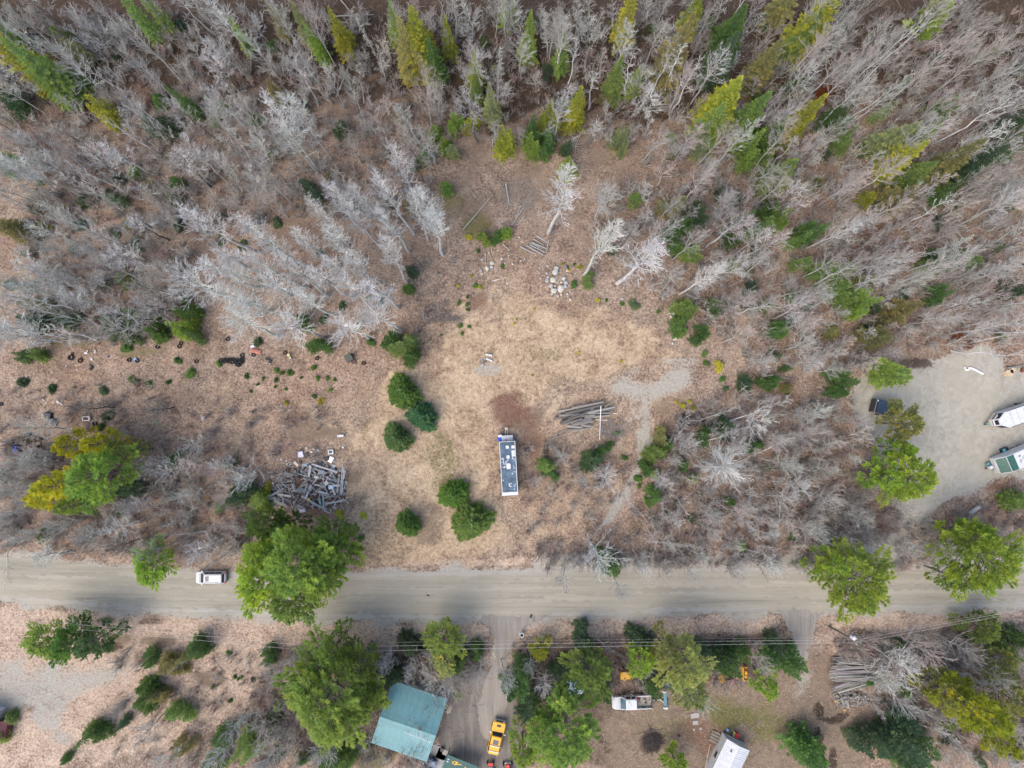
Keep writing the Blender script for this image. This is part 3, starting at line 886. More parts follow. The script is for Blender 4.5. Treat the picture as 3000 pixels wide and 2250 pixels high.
MB().box((-1.78, 0, .56), (2.3, 1.78, .06)).build('bed_floor', paint('bed_grime', (.27, .25, .21), .8, .3, 3), pk)
MB().box((2.0, 0, 1.125), (.03, 1.5, .02)).box((1.78, .0, 1.12), (.04, 1.7, .03)).build('hood_seam', BLACK, pk)
MB().box((-.66, 0, .8), (.06, 1.8, .6)).build('bed_front', OFFW, pk)
MB().box((-2.94, 0, .8), (.07, 1.78, .62)).build('tailgate', BLACK, pk)
MB().box((2.93, 0, .55), (.14, 1.8, .2)).build('bumper', STEEL, pk)
MB().box((-3.03, 0, .5), (.12, 1.7, .16)).build('bumper', STEEL, pk)


def in_local(t, x, y, z):
    return Vector(t.location) + rot2((x, y, z), t.rotation_euler[2])


for k, (x, y, z, s, m_, nm, lab) in enumerate(((-.85, -.45, .72, .20, RED, 'fuel_can', 'red fuel can behind the cab in the pickup bed'), (-1.15, -.30, .68, .17, RUST, 'scrap_part', 'rusty scrap lump in the pickup bed by the red can'),
                                              (-1.95, -.3, .66, .13, BLACK, 'scrap_part', 'upper black bracket lying in the pickup bed'), (-2.05, .15, .66, .14, BLACK, 'scrap_part', 'lower black bracket lying in the pickup bed'))):
    p = in_local(pk, x, y, z)
    mb = MB().box((0, 0, 0), (s * 2, s * 1.2, s)).box((s * .4, s * .8, 0), (s * .5, s * 1.4, s * .7)).tube((-s * .5, 0, s * .4), (s * .5, 0, s * .8), s * .18)
    tag(mb.build(nm, m_, loc=p, rot=(0, 0, k * 1.3)), lab, 'can' if k == 0 else 'scrap')
# boat trailer hitched behind it
tl = in_local(pk, -3.1, -.05, 0)
bt = thing('boat_trailer', 'narrow green-framed trailer hitched to the white pickup', 'trailer', (tl.x, tl.y, 0), pa)
MB().tube((0, 0, .5), (-1.25, 0, .5), .06).build('tongue', WHITE, bt)
MB().tube((-1.2, 0, .5), (-1.75, .45, .5), .05).tube((-1.2, 0, .5), (-1.75, -.45, .5), .05).build('brace', WHITE, bt)
MB().box((-1.95, 0, .52), (.45, 2.2, .12)).build('deck', paint('faded_green', (.10, .22, .24)), bt)
for s in (-1, 1):
    f = put('fender', MB().loft([ring_of((-2.35, -1.6), .16, .55, .1), ring_of((-2.25, -1.7), .13, .78, .1)]).mesh(), WHITE, bt)
    f.location = (0, s * 1.2, 0)
    wheel(bt, -1.97, s * 1.18, .3, .2)

# box trailer in the clearing
za_ = math.radians(93.3)
zt = Z((1400, 1240), 6.635)
c0 = zt(598, 878, 3.0)
tr = thing('box_trailer', 'long white box trailer with a patched dark roof', 'trailer', (c0.x, c0.y, 0), za_)
KZ = (ALT - 3.0) / 2000 / 6.635


def tz(px, py):
    """enlarged-tile coordinate -> local x (towards the hitch), y"""
    v = rot2(((px - 598) * KZ, -(py - 878) * KZ, 0), -za_)
    return v.x, v.y


MB().box((0, 0, 1.75), (8.0, 2.34, 2.4)).build('body', OFFW, tr)
MB().box((.25, 0, 2.975), (7.45, 2.22, .05)).build('roof', DARKROOF, tr)
for s in (-1, 1):
    MB().box((0, s * 1.15, 3.0), (8.0, .09, .09)).build('roof_rail', WHITE, tr)
MB().box((3.98, 0, 3.0), (.06, 2.2, .09)).build('roof_rail', WHITE, tr)
MB().box((-3.76, 0, 3.0), (.48, 2.2, .09)).build('roof_end', WHITE, tr)
for px, py, sx, sy, nm, h in ((572, 465, .50, .50, 'vent', .16), (682, 462, .46, .46, 'vent', .03), (598, 832, .9, .68, 'hatch', .2), (588, 655, .52, .5, 'vent', .12), (612, 1195, .5, .16, 'bracket', .08), (640, 1170, .12, .28, 'bracket', .08), (640, 1222, .12, .28, 'bracket', .08),
                              (685, 560, .5, .5, 'patch', .012), (690, 620, .4, .5, 'patch', .012), (518, 855, .25, .2, 'bracket', .06)):
    x, y = tz(px, py)
    MB().loft([rr(sx, sy, min(sx, sy) * .2, 3.0, 2, x, y), rr(sx * .9, sy * .9, min(sx, sy) * .2, 3.0 + h, 2, x, y)]).build(nm, WHITE, tr)
for (a_, b_), (c_, d_) in (((490, 670), (512, 810)), ((600, 690), (528, 800)), ((478, 860), (545, 830))):
    (x0, y0), (x1, y1) = tz(a_, b_), tz(c_, d_)
    MB().tube((x0, y0, 3.06), (x1, y1, 3.06), .055).build('aerial_arm', WHITE, tr)
wr = random.Random(12)
for i in range(22):
    x, y = wr.uniform(-3.3, 3.7), wr.choice([-.95, -.85, -.7, .9, wr.uniform(-.9, .9)])
    s = wr.uniform(.06, .26)
    MB().plate([(x, y - s * .4, 3.004), (x + s, y - s * .3, 3.004), (x + s * 1.1, y + s * .4, 3.004), (x + .1 * s, y + s * .5, 3.004)], .006).build('sealant_patch', paint('sealant', (.42, .46, .5), .7) if i == 0 else bpy.data.materials['sealant'], tr)
MB().box((4.42, -.05, 1.25), (.86, 1.7, .5)).build('gear_tray', WHITE, tr)
MB().box((4.3, -.55, 1.55), (.4, .4, .2)).build('tray_box', STEEL, tr)
MB().box((4.15, .15, 1.56), (.22, .16, .16)).build('tray_box', RED, tr)
for yy in (-.1, .18):
    MB().tube((4.8, yy, .55), (5.95, yy + .02, .55), .05).build('tongue', OFFW, tr)
MB().box((5.85, .04, .56), (.3, .4, .1)).build('coupler', OFFW, tr)
MB().box((-4.15, -.1, .6), (.3, .65, .12)).build('rear_step', OFFW, tr)
MB().box((-4.3, -.1, .45), (.12, .3, .12)).build('hitch', BLACK, tr)
MB().box((-.55, 1.32, 1.2), (.6, .3, .5)).build('side_box', BLACK, tr)
for s in (-1, 1):
    for x in (-1.6, -.7):
        wheel(tr, x, s * 1.05, .38, .24)
put('chassis', MB().box((.3, 0, .48), (7.6, 1.0, .14)).mesh(), BLACK, tr)
bx = zt(432, 285, 1.4)
crate = thing('cooler_box', 'blue plastic tank with a white lid beside the trailer hitch', 'tank', (bx.x, bx.y, 0), za_)
MB().loft([rr(.95, .66, .1, .0), rr(1.0, .7, .1, 1.2)]).build('body', BLUE, crate)
MB().loft([rr(.42, .62, .1, 1.2, cx=.28), rr(.38, .56, .1, 1.36, cx=.28)]).build('lid', WHITE, crate)

# black cargo trailer on the gravel yard
z6 = Z((2500, 1100), 4.424)
p = z6(415, 420, 1.9)
bk = thing('cargo_trailer', 'short black enclosed cargo trailer on the gravel yard', 'trailer', (p.x, p.y, 0), math.radians(-15.5))
SLATE = paint('slate_blue_roof', (.035, .06, .095), .4, .15)
MB().loft([[Vector(q_) for q_ in ((-1.55, -1.0, .4), (1.1, -1.0, .4), (1.6, -.55, .4), (1.6, .55, .4), (1.1, 1.0, .4), (-1.55, 1.0, .4))], [Vector(q_) for q_ in ((-1.55, -1.0, 1.95), (1.1, -1.0, 1.95), (1.45, -.55, 1.75), (1.45, .55, 1.75), (1.1, 1.0, 1.95), (-1.55, 1.0, 1.95))]]).build('body', BLACK, bk)
MB().box((-.1, 0, 1.985), (2.2, 1.9, .05)).build('roof', SLATE, bk)
MB().plate([(1.02, -.95, 2.0), (1.5, -.55, 1.8), (1.5, .55, 1.8), (1.02, .95, 2.0)], .04).build('roof_front', paint('slate_dark', (.02, .035, .06), .4), bk)
MB().box((-1.5, 0, 1.97), (.1, 2.05, .06)).build('rear_frame', STEEL, bk)
MB().box((-.1, -1.03, 1.2), (2.9, .04, .1)).build('trim', OFFW, bk)
MB().box((-1.58, 0, 1.2), (.06, 1.9, 1.5)).build('ramp_door', BLACK, bk)
MB().box((-1.35, .75, 2.0), (.14, .22, .05)).build('vent', WHITE, bk)
MB().tube((1.5, -.3, .45), (2.2, 0, .45), .05).tube((1.5, .3, .45), (2.2, 0, .45), .05).build('tongue', STEEL, bk)
MB().box((1.95, 0, .52), (.35, .3, .1)).build('coupler', WHITE, bk)
for s in (-1, 1):
    wheel(bk, -.2, s * 1.05, .33, .2)

# white enclosed trailer, nose to the yard
na = math.radians(199)
ft = Vector((math.cos(na), math.sin(na), 0)); sdv = Vector((-ft.y, ft.x, 0))
n0 = z6(1835, 620, 2.0)
ct = n0 - ft * 3.9
wt = thing('enclosed_trailer', 'white enclosed trailer with dark panels on its pointed nose', 'trailer', (ct.x, ct.y, 0), na)
BK2 = paint('navy_panel', (.012, .015, .04), .3, .1)
out = lambda z, k=0.0: [Vector(q_) for q_ in ((-4, -1.22, z), (2.6 - k, -1.22, z), (3.75 - k, -.45 , z), (3.75 - k, .45, z), (2.6 - k, 1.22, z), (-4, 1.22, z))]
MB().loft([out(.45), out(1.5), out(2.45, .35)]).build('body', WHITE, wt)
MB().loft([out(.7, -.03), out(.95, -.03)]).build('trim_band', TAN, wt)
for sgn in (-1, 1):
    quad(wt, 'nose_panel', BK2, [(2.72, sgn * 1.12, 1.25), (3.62, sgn * .52, 1.25), (3.22, sgn * .52, 2.38), (2.36, sgn * 1.12, 2.38)] if sgn > 0 else [(3.62, sgn * .52, 1.25), (2.72, sgn * 1.12, 1.25), (2.36, sgn * 1.12, 2.38), (3.22, sgn * .52, 2.38)], .05)
quad(wt, 'nose_panel', BK2, [(3.72, .36, 1.3), (3.72, -.36, 1.3), (3.45, -.36, 2.3), (3.45, .36, 2.3)], .05)
MB().loft([[p_ + Vector((-.05, 0, 0)) for p_ in out(2.46, .45)], [p_ + Vector((-.05, 0, 0)) for p_ in out(2.52, .5)]]).build('roof', WHITE, wt)
for k in range(6):
    MB().box((1.6 - 1.05 * k, 0, 2.535), (.035, 2.3, .02)).build('roof_seam', STEEL, wt)
for s in (-1, 1):
    MB().box((-1, s * 1.21, 2.5), (6.0, .06, .08)).build('roof_edge', BK2, wt)
    for x in (-1.4, -.5):
        wheel(wt, x, s * 1.1, .36, .22)
MB().tube((3.6, -.4, .5), (4.6, 0, .5), .05).tube((3.6, .4, .5), (4.6, 0, .5), .05).build('tongue', BLACK, wt)
MB().tube((4.3, 0, .3), (4.3, 0, 1.0), .06).box((4.3, 0, 1.02), (.3, .3, .06)).build('jack', paint('teal_jack', (.1, .3, .35)), wt)

# camper with green nose
ca_ = math.radians(202.5)
ft = Vector((math.cos(ca_), math.sin(ca_), 0))
n0 = z6(1850, 1185, 1.6)
ct = n0 - ft * 4.0
cp = thing('camper', 'white travel camper with a dark green nose cap', 'camper', (ct.x, ct.y, 0), ca_)
GRN2 = paint('camper_green', (.035, .105, .08), .35, .1)
MB().loft([rr(7.6, 2.5, .15, .5, cx=0), rr(7.6, 2.5, .15, 1.7, cx=0), rr(6.5, 2.5, .15, 2.75, cx=-.55), rr(6.3, 2.3, .15, 2.85, cx=-.6)]).build('body', WHITE, cp)
quad(cp, 'nose_cap', GRN2, [(3.78, 1.1, 1.72), (3.78, -1.1, 1.72), (2.75, -1.15, 2.72), (2.75, 1.15, 2.72)], .03, .04)
quad(cp, 'nose_cap', GRN2, [(2.72, 1.15, 2.80), (1.7, 1.15, 2.87), (1.7, -1.15, 2.87), (2.72, -1.15, 2.80)], .03, .04)
MB().box((3.83, 0, 1.35), (.08, 1.7, .35)).build('front_panel', WHITE, cp)
MB().loft([rr(2.3, .85, .06, .9, cx=-.6, cy=1.65), rr(2.3, .85, .06, 2.5, cx=-.6, cy=1.65)]).build('slide_out', WHITE, cp)
for x, y, r_ in ((.3, -.15, .24), (1.0, .15, .16), (-.6, .3, .2)):
    MB().torus((x, y, 2.9), r_, .05, 14, 5).build('roof_vent', OFFW, cp)
MB().box((-1.2, -.3, 3.0), (.9, .7, .28)).build('air_conditioner', OFFW, cp)
for x, y in ((.9, -.6), (-.2, -.75), (.1, .8)):
    MB().box((x, y, 2.89), (.22, .16, .06)).build('roof_fitting', BLACK, cp)
MB().tube((3.8, -.5, .5), (5.0, 0, .5), .06).tube((3.8, .5, .5), (5.0, 0, .5), .06).build('tongue', BLACK, cp)
MB().loft([rr(.6, .55, .15, .6, cx=4.35), rr(.55, .5, .2, 1.15, cx=4.35), rr(.3, .3, .1, 1.22, cx=4.35)]).build('gas_cover', WHITE, cp)
MB().box((4.4, -.55, .6), (.5, .3, .35)).build('battery_box', paint('teal_box', (.06, .3, .32)), cp)
for s in (-1, 1):
    for x in (-1.2, -.3):
        wheel(cp, x, s * 1.12, .36, .22)
p = z6(1965, 965, .5)
ac = thing('equipment_crate', 'black crate with a teal panel beside the camper', 'crate', (p.x, p.y, 0), ca_)
MB().box((0, 0, .3), (1.0, .6, .6)).build('body', BLACK, ac); MB().box((.22, 0, .63), (.45, .5, .06)).build('panel', paint('teal_panel', (.1, .42, .5)), ac)
p = z6(2140, 385, .4)
gc = thing('garden_cart', 'dark cart with pale handles against the white trailer', 'cart', (p.x, p.y, 0), .3)
MB().box((0, 0, .45), (1.0, .5, .3)).build('tub', BLACK, gc); MB().tube((.4, 0, .6), (.9, .1, .9), .04).build('handle', OFFW, gc); MB().box((.1, .1, .65), (.4, .2, .12)).build('load', OFFW, gc)
for s in (-1, 1):
    wheel(gc, -.2, s * .3, .2, .1)

# blue car tucked by the house corner, red tractor and quad bike at the frame edge
suv('parked_car', 'slate blue car partly hidden by the teal-roofed house', S(1246, 2266, 1.0), math.radians(62), 4.5, 1.8, paint('slate_blue_paint', (.10, .16, .30), .3, .08), hood=1.2)
p = zh(2050, 1330)
tc = thing('tractor', 'small red garden tractor with black wheels at the picture edge', 'tractor', (p.x, p.y, 0), math.radians(92))
MB().loft([rr(1.2, .62, .12, .45, cx=.1), rr(1.15, .5, .15, .95, cx=.1)]).build('hood', RED, tc)
MB().box((-.9, 0, .55), (.7, .7, .4)).build('seat', BLACK, tc); MB().box((.75, 0, .5), (.12, .9, .25)).build('bumper', OFFW, tc)
for s in (-1, 1):
    wheel(tc, .5, s * .65, .33, .25); wheel(tc, -.9, s * .65, .45, .3)
p = zh(1800, 1320)
qb = thing('quad_bike', 'black quad bike with a red rack beside the yellow truck', 'quad bike', (p.x, p.y, 0), math.radians(95))
MB().loft([rr(1.3, .5, .15, .4), rr(1.1, .35, .15, .8)]).build('body', BLACK, qb); MB().box((.55, 0, .85), (.45, .75, .06)).build('rack', RED, qb); MB().tube((.25, -.4, 1.0), (.25, .4, 1.0), .03).build('handlebar', STEEL, qb)
for s in (-1, 1):
    for x in (.55, -.55):
        wheel(qb, x, s * .48, .28, .25)
tag(MB().tube(zh(1085, 1070), zh(1085, 1070) + Vector((0, 0, .5)), .28, .28, 12).build('bin', BLACK), 'small black bin on the drive beside the concrete slabs', 'bin')
p = S(1932, 1990, 1.0)
dc = thing('tarped_car', 'dark car with a white tarp over its hood under the pale pine', 'car', (p.x, p.y, 0), math.radians(160))
MB().loft([ring_of((-2.1, 2.1), .82, .3, .4), ring_of((-2.1, 2.1), .85, .85, .5), ring_of((-1.6, .8), .7, 1.0, .4), ring_of((-1.3, .3), .6, 1.4, .3)]).build('body', paint('navy_paint', (.03, .05, .10), .4), dc)
MB().loft([rr(1.5, 1.5, .3, .9, cx=1.3), rr(1.3, 1.2, .3, 1.04, cx=1.3)]).build('tarp', OFFW, dc)
for s in (-1, 1):
    for x in (1.3, -1.3):
        wheel(dc, x, s * .75, .32, .2)

# yellow machines and sheets along the tree line
p = zm(285, 360, .8)
yb = thing('generator', 'yellow generator box north of the white pickup', 'generator', (p.x, p.y, 0), math.radians(2))
MB().loft([rr(1.55, 1.0, .08, .25), rr(1.55, 1.0, .08, 1.15), rr(1.4, .9, .08, 1.22)]).build('body', OCHRE, yb); MB().box((.0, .45, .8), (1.4, .3, .7)).build('panel', paint('shaded_ochre', (.42, .22, .03)), yb); MB().loft([rr(.5, .35, .1, .3, cx=-.1, cy=-.6), rr(.45, .3, .1, .9, cx=-.1, cy=-.6)]).build('nose', OCHRE, yb)
MB().box((-.1, .5, 1.17), (.5, .12, .05)).build('plate', OFFW, yb); MB().tube((-.15, -.35, 1.2), (-.15, -.35, 1.3), .1, n=10).build('cap', BROWN, yb)
for s in (-1, 1):
    wheel(yb, s * .6, .55, .25, .16)
p = zm(1910, 345, .9)
yc = thing('loader_bucket', 'tall ochre machine bucket standing between firs', 'bucket', (p.x, p.y, 0), math.radians(0))
MB().box((0, 0, .15), (.75, 2.0, .1)).box((-.34, 0, .6), (.08, 2.0, .9)).box((0, .97, .5), (.7, .06, .8)).box((0, -.97, .5), (.7, .06, .8)).build('body', OCHRE, yc); MB().box((.1, .1, .5), (.35, .5, .6)).build('arm', OCHRE, yc); MB().box((.1, -.5, .45), (.35, .4, .5)).build('arm', OCHRE, yc)
for k, (x, y, sx, sy, a_, m_, lab) in enumerate(((1580, 410, .75, 1.2, 20, OCHRE, 'tan panel lying by the dead bare bush'), (1705, 450, 1.25, .9, 15, paint('maroon_board', (.20, .10, .09)), 'maroon board lying beside the tan panel'))):
    p = zm(x, y)
    tag(MB().box((p.x, p.y, .2), (sx, sy, .05), Matrix.Rotation(math.radians(a_), 3, 'Z') @ Matrix.Rotation(.12, 3, 'X')).box((p.x, p.y, .08), (sx * .8, .08, .16)).build('panel_board', m_), lab, 'board')
for k, (x, y, sx, sy, lab) in enumerate(((1225, 905, 1.2, .72, 'largest pale paving slab in the yard'), (1230, 1000, .75, .6, 'square paving slab south of the largest one'), (1213, 1095, .25, .35, 'small broken paver piece'), (1300, 1080, .35, .4, 'small grey-blue paver piece, east of its broken twin'))):
    p = zm(x, y)
    tag(MB().box((p.x, p.y, .03), (sx, sy, .08), Matrix.Rotation(.12 - k * .05, 3, 'Z')).build('paving_slab', CONC), lab, 'paver', 'pavers in the yard')

# ------------------------------------------------------------------ utility poles and wires
def pole(base, top, label, tmat):
    t = thing('utility_pole', label, 'utility pole', (base.x, base.y, 0))
    b = Vector((0, 0, 0)); e = Vector((top.x - base.x, top.y - base.y, top.z))
    MB().tube(b, e, .16, .11, 10).build('post', paint('tarred_wood', (.12, .115, .10), .85) if 'tarred_wood' not in bpy.data.materials else bpy.data.materials['tarred_wood'], t)
    c = b.lerp(e, .86) + Vector((-.15, .38, 0))
    MB().tube(c, c + Vector((0, 0, .9)), .28, .28, 12).tube(c + Vector((0, 0, .91)), c + Vector((0, 0, 1.0)), .2, .1, 10).build('transformer', paint('transformer_grey', (.62, .63, .66), .4) if 'transformer_grey' not in bpy.data.materials else bpy.data.materials['transformer_grey'], t)
    MB().box(b.lerp(e, .97), (.3, 1.0, .1)).build('crossarm', WOODD, t)
    for s in (-.4, 0, .4):
        q = b.lerp(e, .97) + Vector((0, s, .05))
        MB().tube(q, q + Vector((0, 0, .18)), .05, .04, 8).build('insulator', WHITE, t)
    return t


PB1, PT1 = P(722, 1363), P(698, 1398, 7.2)
PB2, PT2 = P(1791, 1353), P(1851, 1386, 8.2)
pole(PB1, PT1, 'utility pole with a grey transformer north of the big pine by the teal roof', None)
pole(PB2, PT2, 'utility pole with a grey transformer near the firewood heap', None)
WIRE = paint('wire', (.50, .47, .44), .5, .1)
for k, (dy, dz, lab) in enumerate(((5.0, 0, 'upper overhead wire along the road verge'), (-5.5, 0, 'lower overhead wire along the road verge'), (13, -1.2, 'thin low cable hung beneath the two overhead wires'))):
    m = MB()
    path = [P(-160, 1326 - dy, 7.2), P(698, 1403 - dy, 7.2 + dz), P(1851, 1385 - dy * .6, 8.1 + dz), P(2400, 1288 - dy * .5, 8.1 + dz)]
    for a_, b_ in zip(path, path[1:]):
        pr_ = None
        for i in range(13):
            f = i / 12
            p = a_.lerp(b_, f) - Vector((0, 0, 1.0 * f * (1 - f)))
            if pr_ is not None:
                m.tube(pr_, p, 0.015 if k < 2 else .008, n=5)
            pr_ = p
    tag(m.build('power_wire', WIRE), lab, 'wire')

# ------------------------------------------------------------------ vegetation prototypes
def nrm(v):
    return v / (np.linalg.norm(v) + 1e-9)


def bare_proto(seed, h, R, n1, n2, n3, base=.42, thick=1.0, fork=0.0, elev=(.55, 1.0), tw=.016, prof=.65, bk=1.25):
    rn = np.random.RandomState(seed)
    K = 9
    tz = np.linspace(0, .98, K) * h
    wx = np.cumsum(rn.randn(K, 2) * (.0055 if h > 15 else .010) * h, 0); wx -= wx[0]
    T = np.column_stack([wx, tz])
    r0 = .011 * h * thick + .02
    rad = r0 * (1 - np.linspace(0, .95, K) ** .85)
    A, B, RA, RB = [], [], [], []
    TA, TB, TRA, TRB = list(T[:-1]), list(T[1:] + (T[1:] - T[:-1]) * .03), list(rad[:-1]), list(rad[1:])

    def at(f):
        q = f * (K - 1); i = min(int(q), K - 2)
        return T[i] + (T[i + 1] - T[i]) * (q - i), rad[i] + (rad[i + 1] - rad[i]) * (q - i)

    az0 = rn.rand() * 6.3
    for i in range(n1):
        s = (i + rn.rand() * .6) / n1
        f = base + (1 - base) * s ** .9
        p, pr = at(min(f, .995))
        az = az0 + i * 2.399 + rn.randn() * .35
        el = rn.uniform(*elev) + .25 * s
        L = R * ((1 - s) ** prof * .95 + .16) * rn.uniform(.7, 1.15) / max(.35, math.cos(el) + .25)
        d = np.array([math.cos(az) * math.cos(el), math.sin(az) * math.cos(el), math.sin(el)])
        br = min(pr * .62, .012 + .022 * L * bk)
        pts = [p]
        dd = d.copy()
        for k in range(3):
            dd = nrm(dd + rn.randn(3) * .075 + np.array([0, 0, .10]))
            pts.append(pts[-1] + dd * L / 3)
        rs = [br, br * .72, br * .45, tw * .7]
        for k in range(3):
            TA.append(pts[k]); TB.append(pts[k + 1]); TRA.append(rs[k]); TRB.append(rs[k + 1])
        m2 = max(2, int(n2 * (.5 + .5 * L / R)))
        for j in range(m2):
            u = .18 + .82 * (j + rn.rand() * .7) / m2
            q = min(u * 3, 2.99); kk = int(q)
            sp = pts[kk] + (pts[kk + 1] - pts[kk]) * (q - kk)
            side = nrm(np.cross(dd, rn.randn(3)))
            d2 = nrm(dd * .85 + side * .58 + np.array([0, 0, .16]))
            L2 = L * .40 * (1.12 - u * .75) * rn.uniform(.6, 1.2) + .15
            mpt = sp + d2 * L2 * .55
            d2b = nrm(d2 + rn.randn(3) * .2 + np.array([0, 0, .12]))
            ept = mpt + d2b * L2 * .45
            r2 = tw * 1.7
            A += [sp, mpt]; B += [mpt, ept]; RA += [r2, r2 * .8]; RB += [r2 * .8, tw * .5]
            for k3 in range(n3):
                w = rn.uniform(.15, .95)
                s3 = sp + (mpt - sp) * w / .55 if w < .55 else mpt + (ept - mpt) * (w - .55) / .45
                d3 = nrm(d2 * .9 + rn.randn(3) * .34 + np.array([0, 0, .14]))
                A.append(s3); B.append(s3 + d3 * (L2 * rn.uniform(.2, .5) + .06)); RA.append(tw); RB.append(tw * .35)
    v1, q1 = tubes_np(TA, TB, TRA, TRB, 5)
    v2, q2 = tubes_np(A, B, RA, RB, 3)
    a = mesh_np('trunk', v1, q1, None, None, True); a.materials.append(M_BARK)
    b = mesh_np('crown', v2, q2); b.materials.append(M_TWIG)
    return a, b, h, R


def bush_proto(seed, h, n, spread=.6, tw=.014, sub=4):
    """many stems from the ground"""
    rn = np.random.RandomState(seed)
    A, B, RA, RB = [], [], [], []
    for i in range(n):
        az = rn.rand() * 6.3; le = rn.uniform(.1, 1) * spread
        d = nrm(np.array([math.cos(az) * le, math.sin(az) * le, 1]))
        L = h * rn.uniform(.6, 1.05)
        p = np.array([math.cos(az), math.sin(az), 0]) * rn.rand() * .12 * h
        m = p + d * L * .5
        e = m + nrm(d + rn.randn(3) * .15) * L * .5
        A += [p, m]; B += [m, e]; RA += [tw * 1.9, tw * 1.4]; RB += [tw * 1.4, tw * .5]
        for k in range(sub):
            w = rn.uniform(.25, .95)
            s3 = p + (m - p) * w * 2 if w < .5 else m + (e - m) * (w - .5) * 2
            d3 = nrm(d * .7 + rn.randn(3) * .5 + np.array([0, 0, .1]))
            A.append(s3); B.append(s3 + d3 * L * rn.uniform(.12, .35)); RA.append(tw); RB.append(tw * .4)
    return tubes_np(A, B, RA, RB, 3)


class Leafs:
    def __init__(self):
        self.v, self.t, self.q = [], [], []

    def blade(self, p, d, L, w, up, tint):
        """kite-shaped spray"""
        s = np.cross(d, up); ns = np.linalg.norm(s)
        s = s / ns if ns > 1e-6 else np.array([1., 0, 0])
        b = len(self.v)
        m = p + d * L * .45
        self.v += [p, m + s * w, p + d * L, m - s * w]
        self.t += [tint] * 4
        self.q.append((b, b + 1, b + 2, b + 3))

    def mesh(self, name='crown'):
        me = mesh_np(name, np.array(self.v), np.array(self.q), None, {'tint': np.array(self.t)})
        me.materials.append(M_LEAF)
        return me


def trunk_only(h, r, seed=0, stubs=0, R=1.0):
    rn = np.random.RandomState(seed)
    K = 6
    T = np.column_stack([np.cumsum(rn.randn(K, 2) * .006 * h, 0), np.linspace(0, h, K)]); T[0, :2] = 0
    rad = r * (1 - np.linspace(0, .93, K))
    A, B, RA, RB = list(T[:-1]), list(T[1:]), list(rad[:-1]), list(rad[1:])
    for i in range(stubs):
        f = rn.uniform(.15, .95); p = np.array([0, 0, f * h]); az = rn.rand() * 6.3
        L = R * (1 - f) * rn.uniform(.4, 1)
        A.append(p); B.append(p + np.array([math.cos(az), math.sin(az), rn.uniform(-.2, .3)]) * L); RA.append(.03); RB.append(.01)
    v, q = tubes_np(A, B, RA, RB, 6)
    me = mesh_np('trunk', v, q, None, None, True); me.materials.append(M_BARK)
    return me


def spruce_proto(seed, h, R, levels=34, dens=1.0, prof=.85, droop=.18, base=.05, leafw=.07, gap=.1, rv=(.55, 1.15), tj=.22):
    rn = np.random.RandomState(seed)
    lf = Leafs()
    lob = rn.rand(4) * 6.3
    for li in range(levels):
        f = base + (1 - base) * (li + rn.rand() * .5) / levels
        z = f * h
        rmax = R * (1 - (f - base) / (1 - base)) ** prof + .06
        nb = max(4, int((4 + 5.5 * rmax) * dens))
        a0 = rn.rand() * 6.3
        for b in range(nb):
            if rn.rand() < gap:
                continue
            az = a0 + b * 6.283 / nb + rn.randn() * .12
            r = rmax * rn.uniform(*rv) * (1 + .10 * math.sin(2 * az + lob[0]) + .08 * math.sin(3 * az + lob[1] + f * 4))
            out = np.array([math.cos(az), math.sin(az), 0])
            side = np.array([-out[1], out[0], 0])
            el = .25 - droop * 2 * (1 - f) + rn.randn() * .06 + .5 * f * f
            d = nrm(out + np.array([0, 0, el]))
            tb = np.clip(.42 + tj * rn.randn(), 0, 1)
            ns = max(2, int(r / .22))
            p0 = np.array([0, 0, z])
            for k in range(ns):
                u = (k + .6) / ns
                if u < .25 and r > .8:
                    continue
                p = p0 + d * r * u - np.array([0, 0, .08 * r * u * u])
                ll = (.32 * r * (1.15 - u) + .16) * rn.uniform(.75, 1.2)
                for sg in (-1, 1):
                    dd = nrm(d * .75 + side * sg * .8 + np.array([0, 0, rn.uniform(-.15, .25)]))
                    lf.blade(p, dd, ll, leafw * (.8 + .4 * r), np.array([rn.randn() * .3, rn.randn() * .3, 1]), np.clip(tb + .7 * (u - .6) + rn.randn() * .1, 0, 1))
            pe = p0 + d * r * .8
            lf.blade(pe, d, .3 * r + .1, leafw * 1.2, np.array([0, 0, 1.]), np.clip(tb + .3, 0, 1))
    lf.blade(np.array([0, 0, h * .93]), np.array([0, 0, 1.]), h * .09, .05, np.array([1., 0, 0]), .8)
    return trunk_only(h * .96, .012 * h + .02, seed), lf.mesh(), h, R


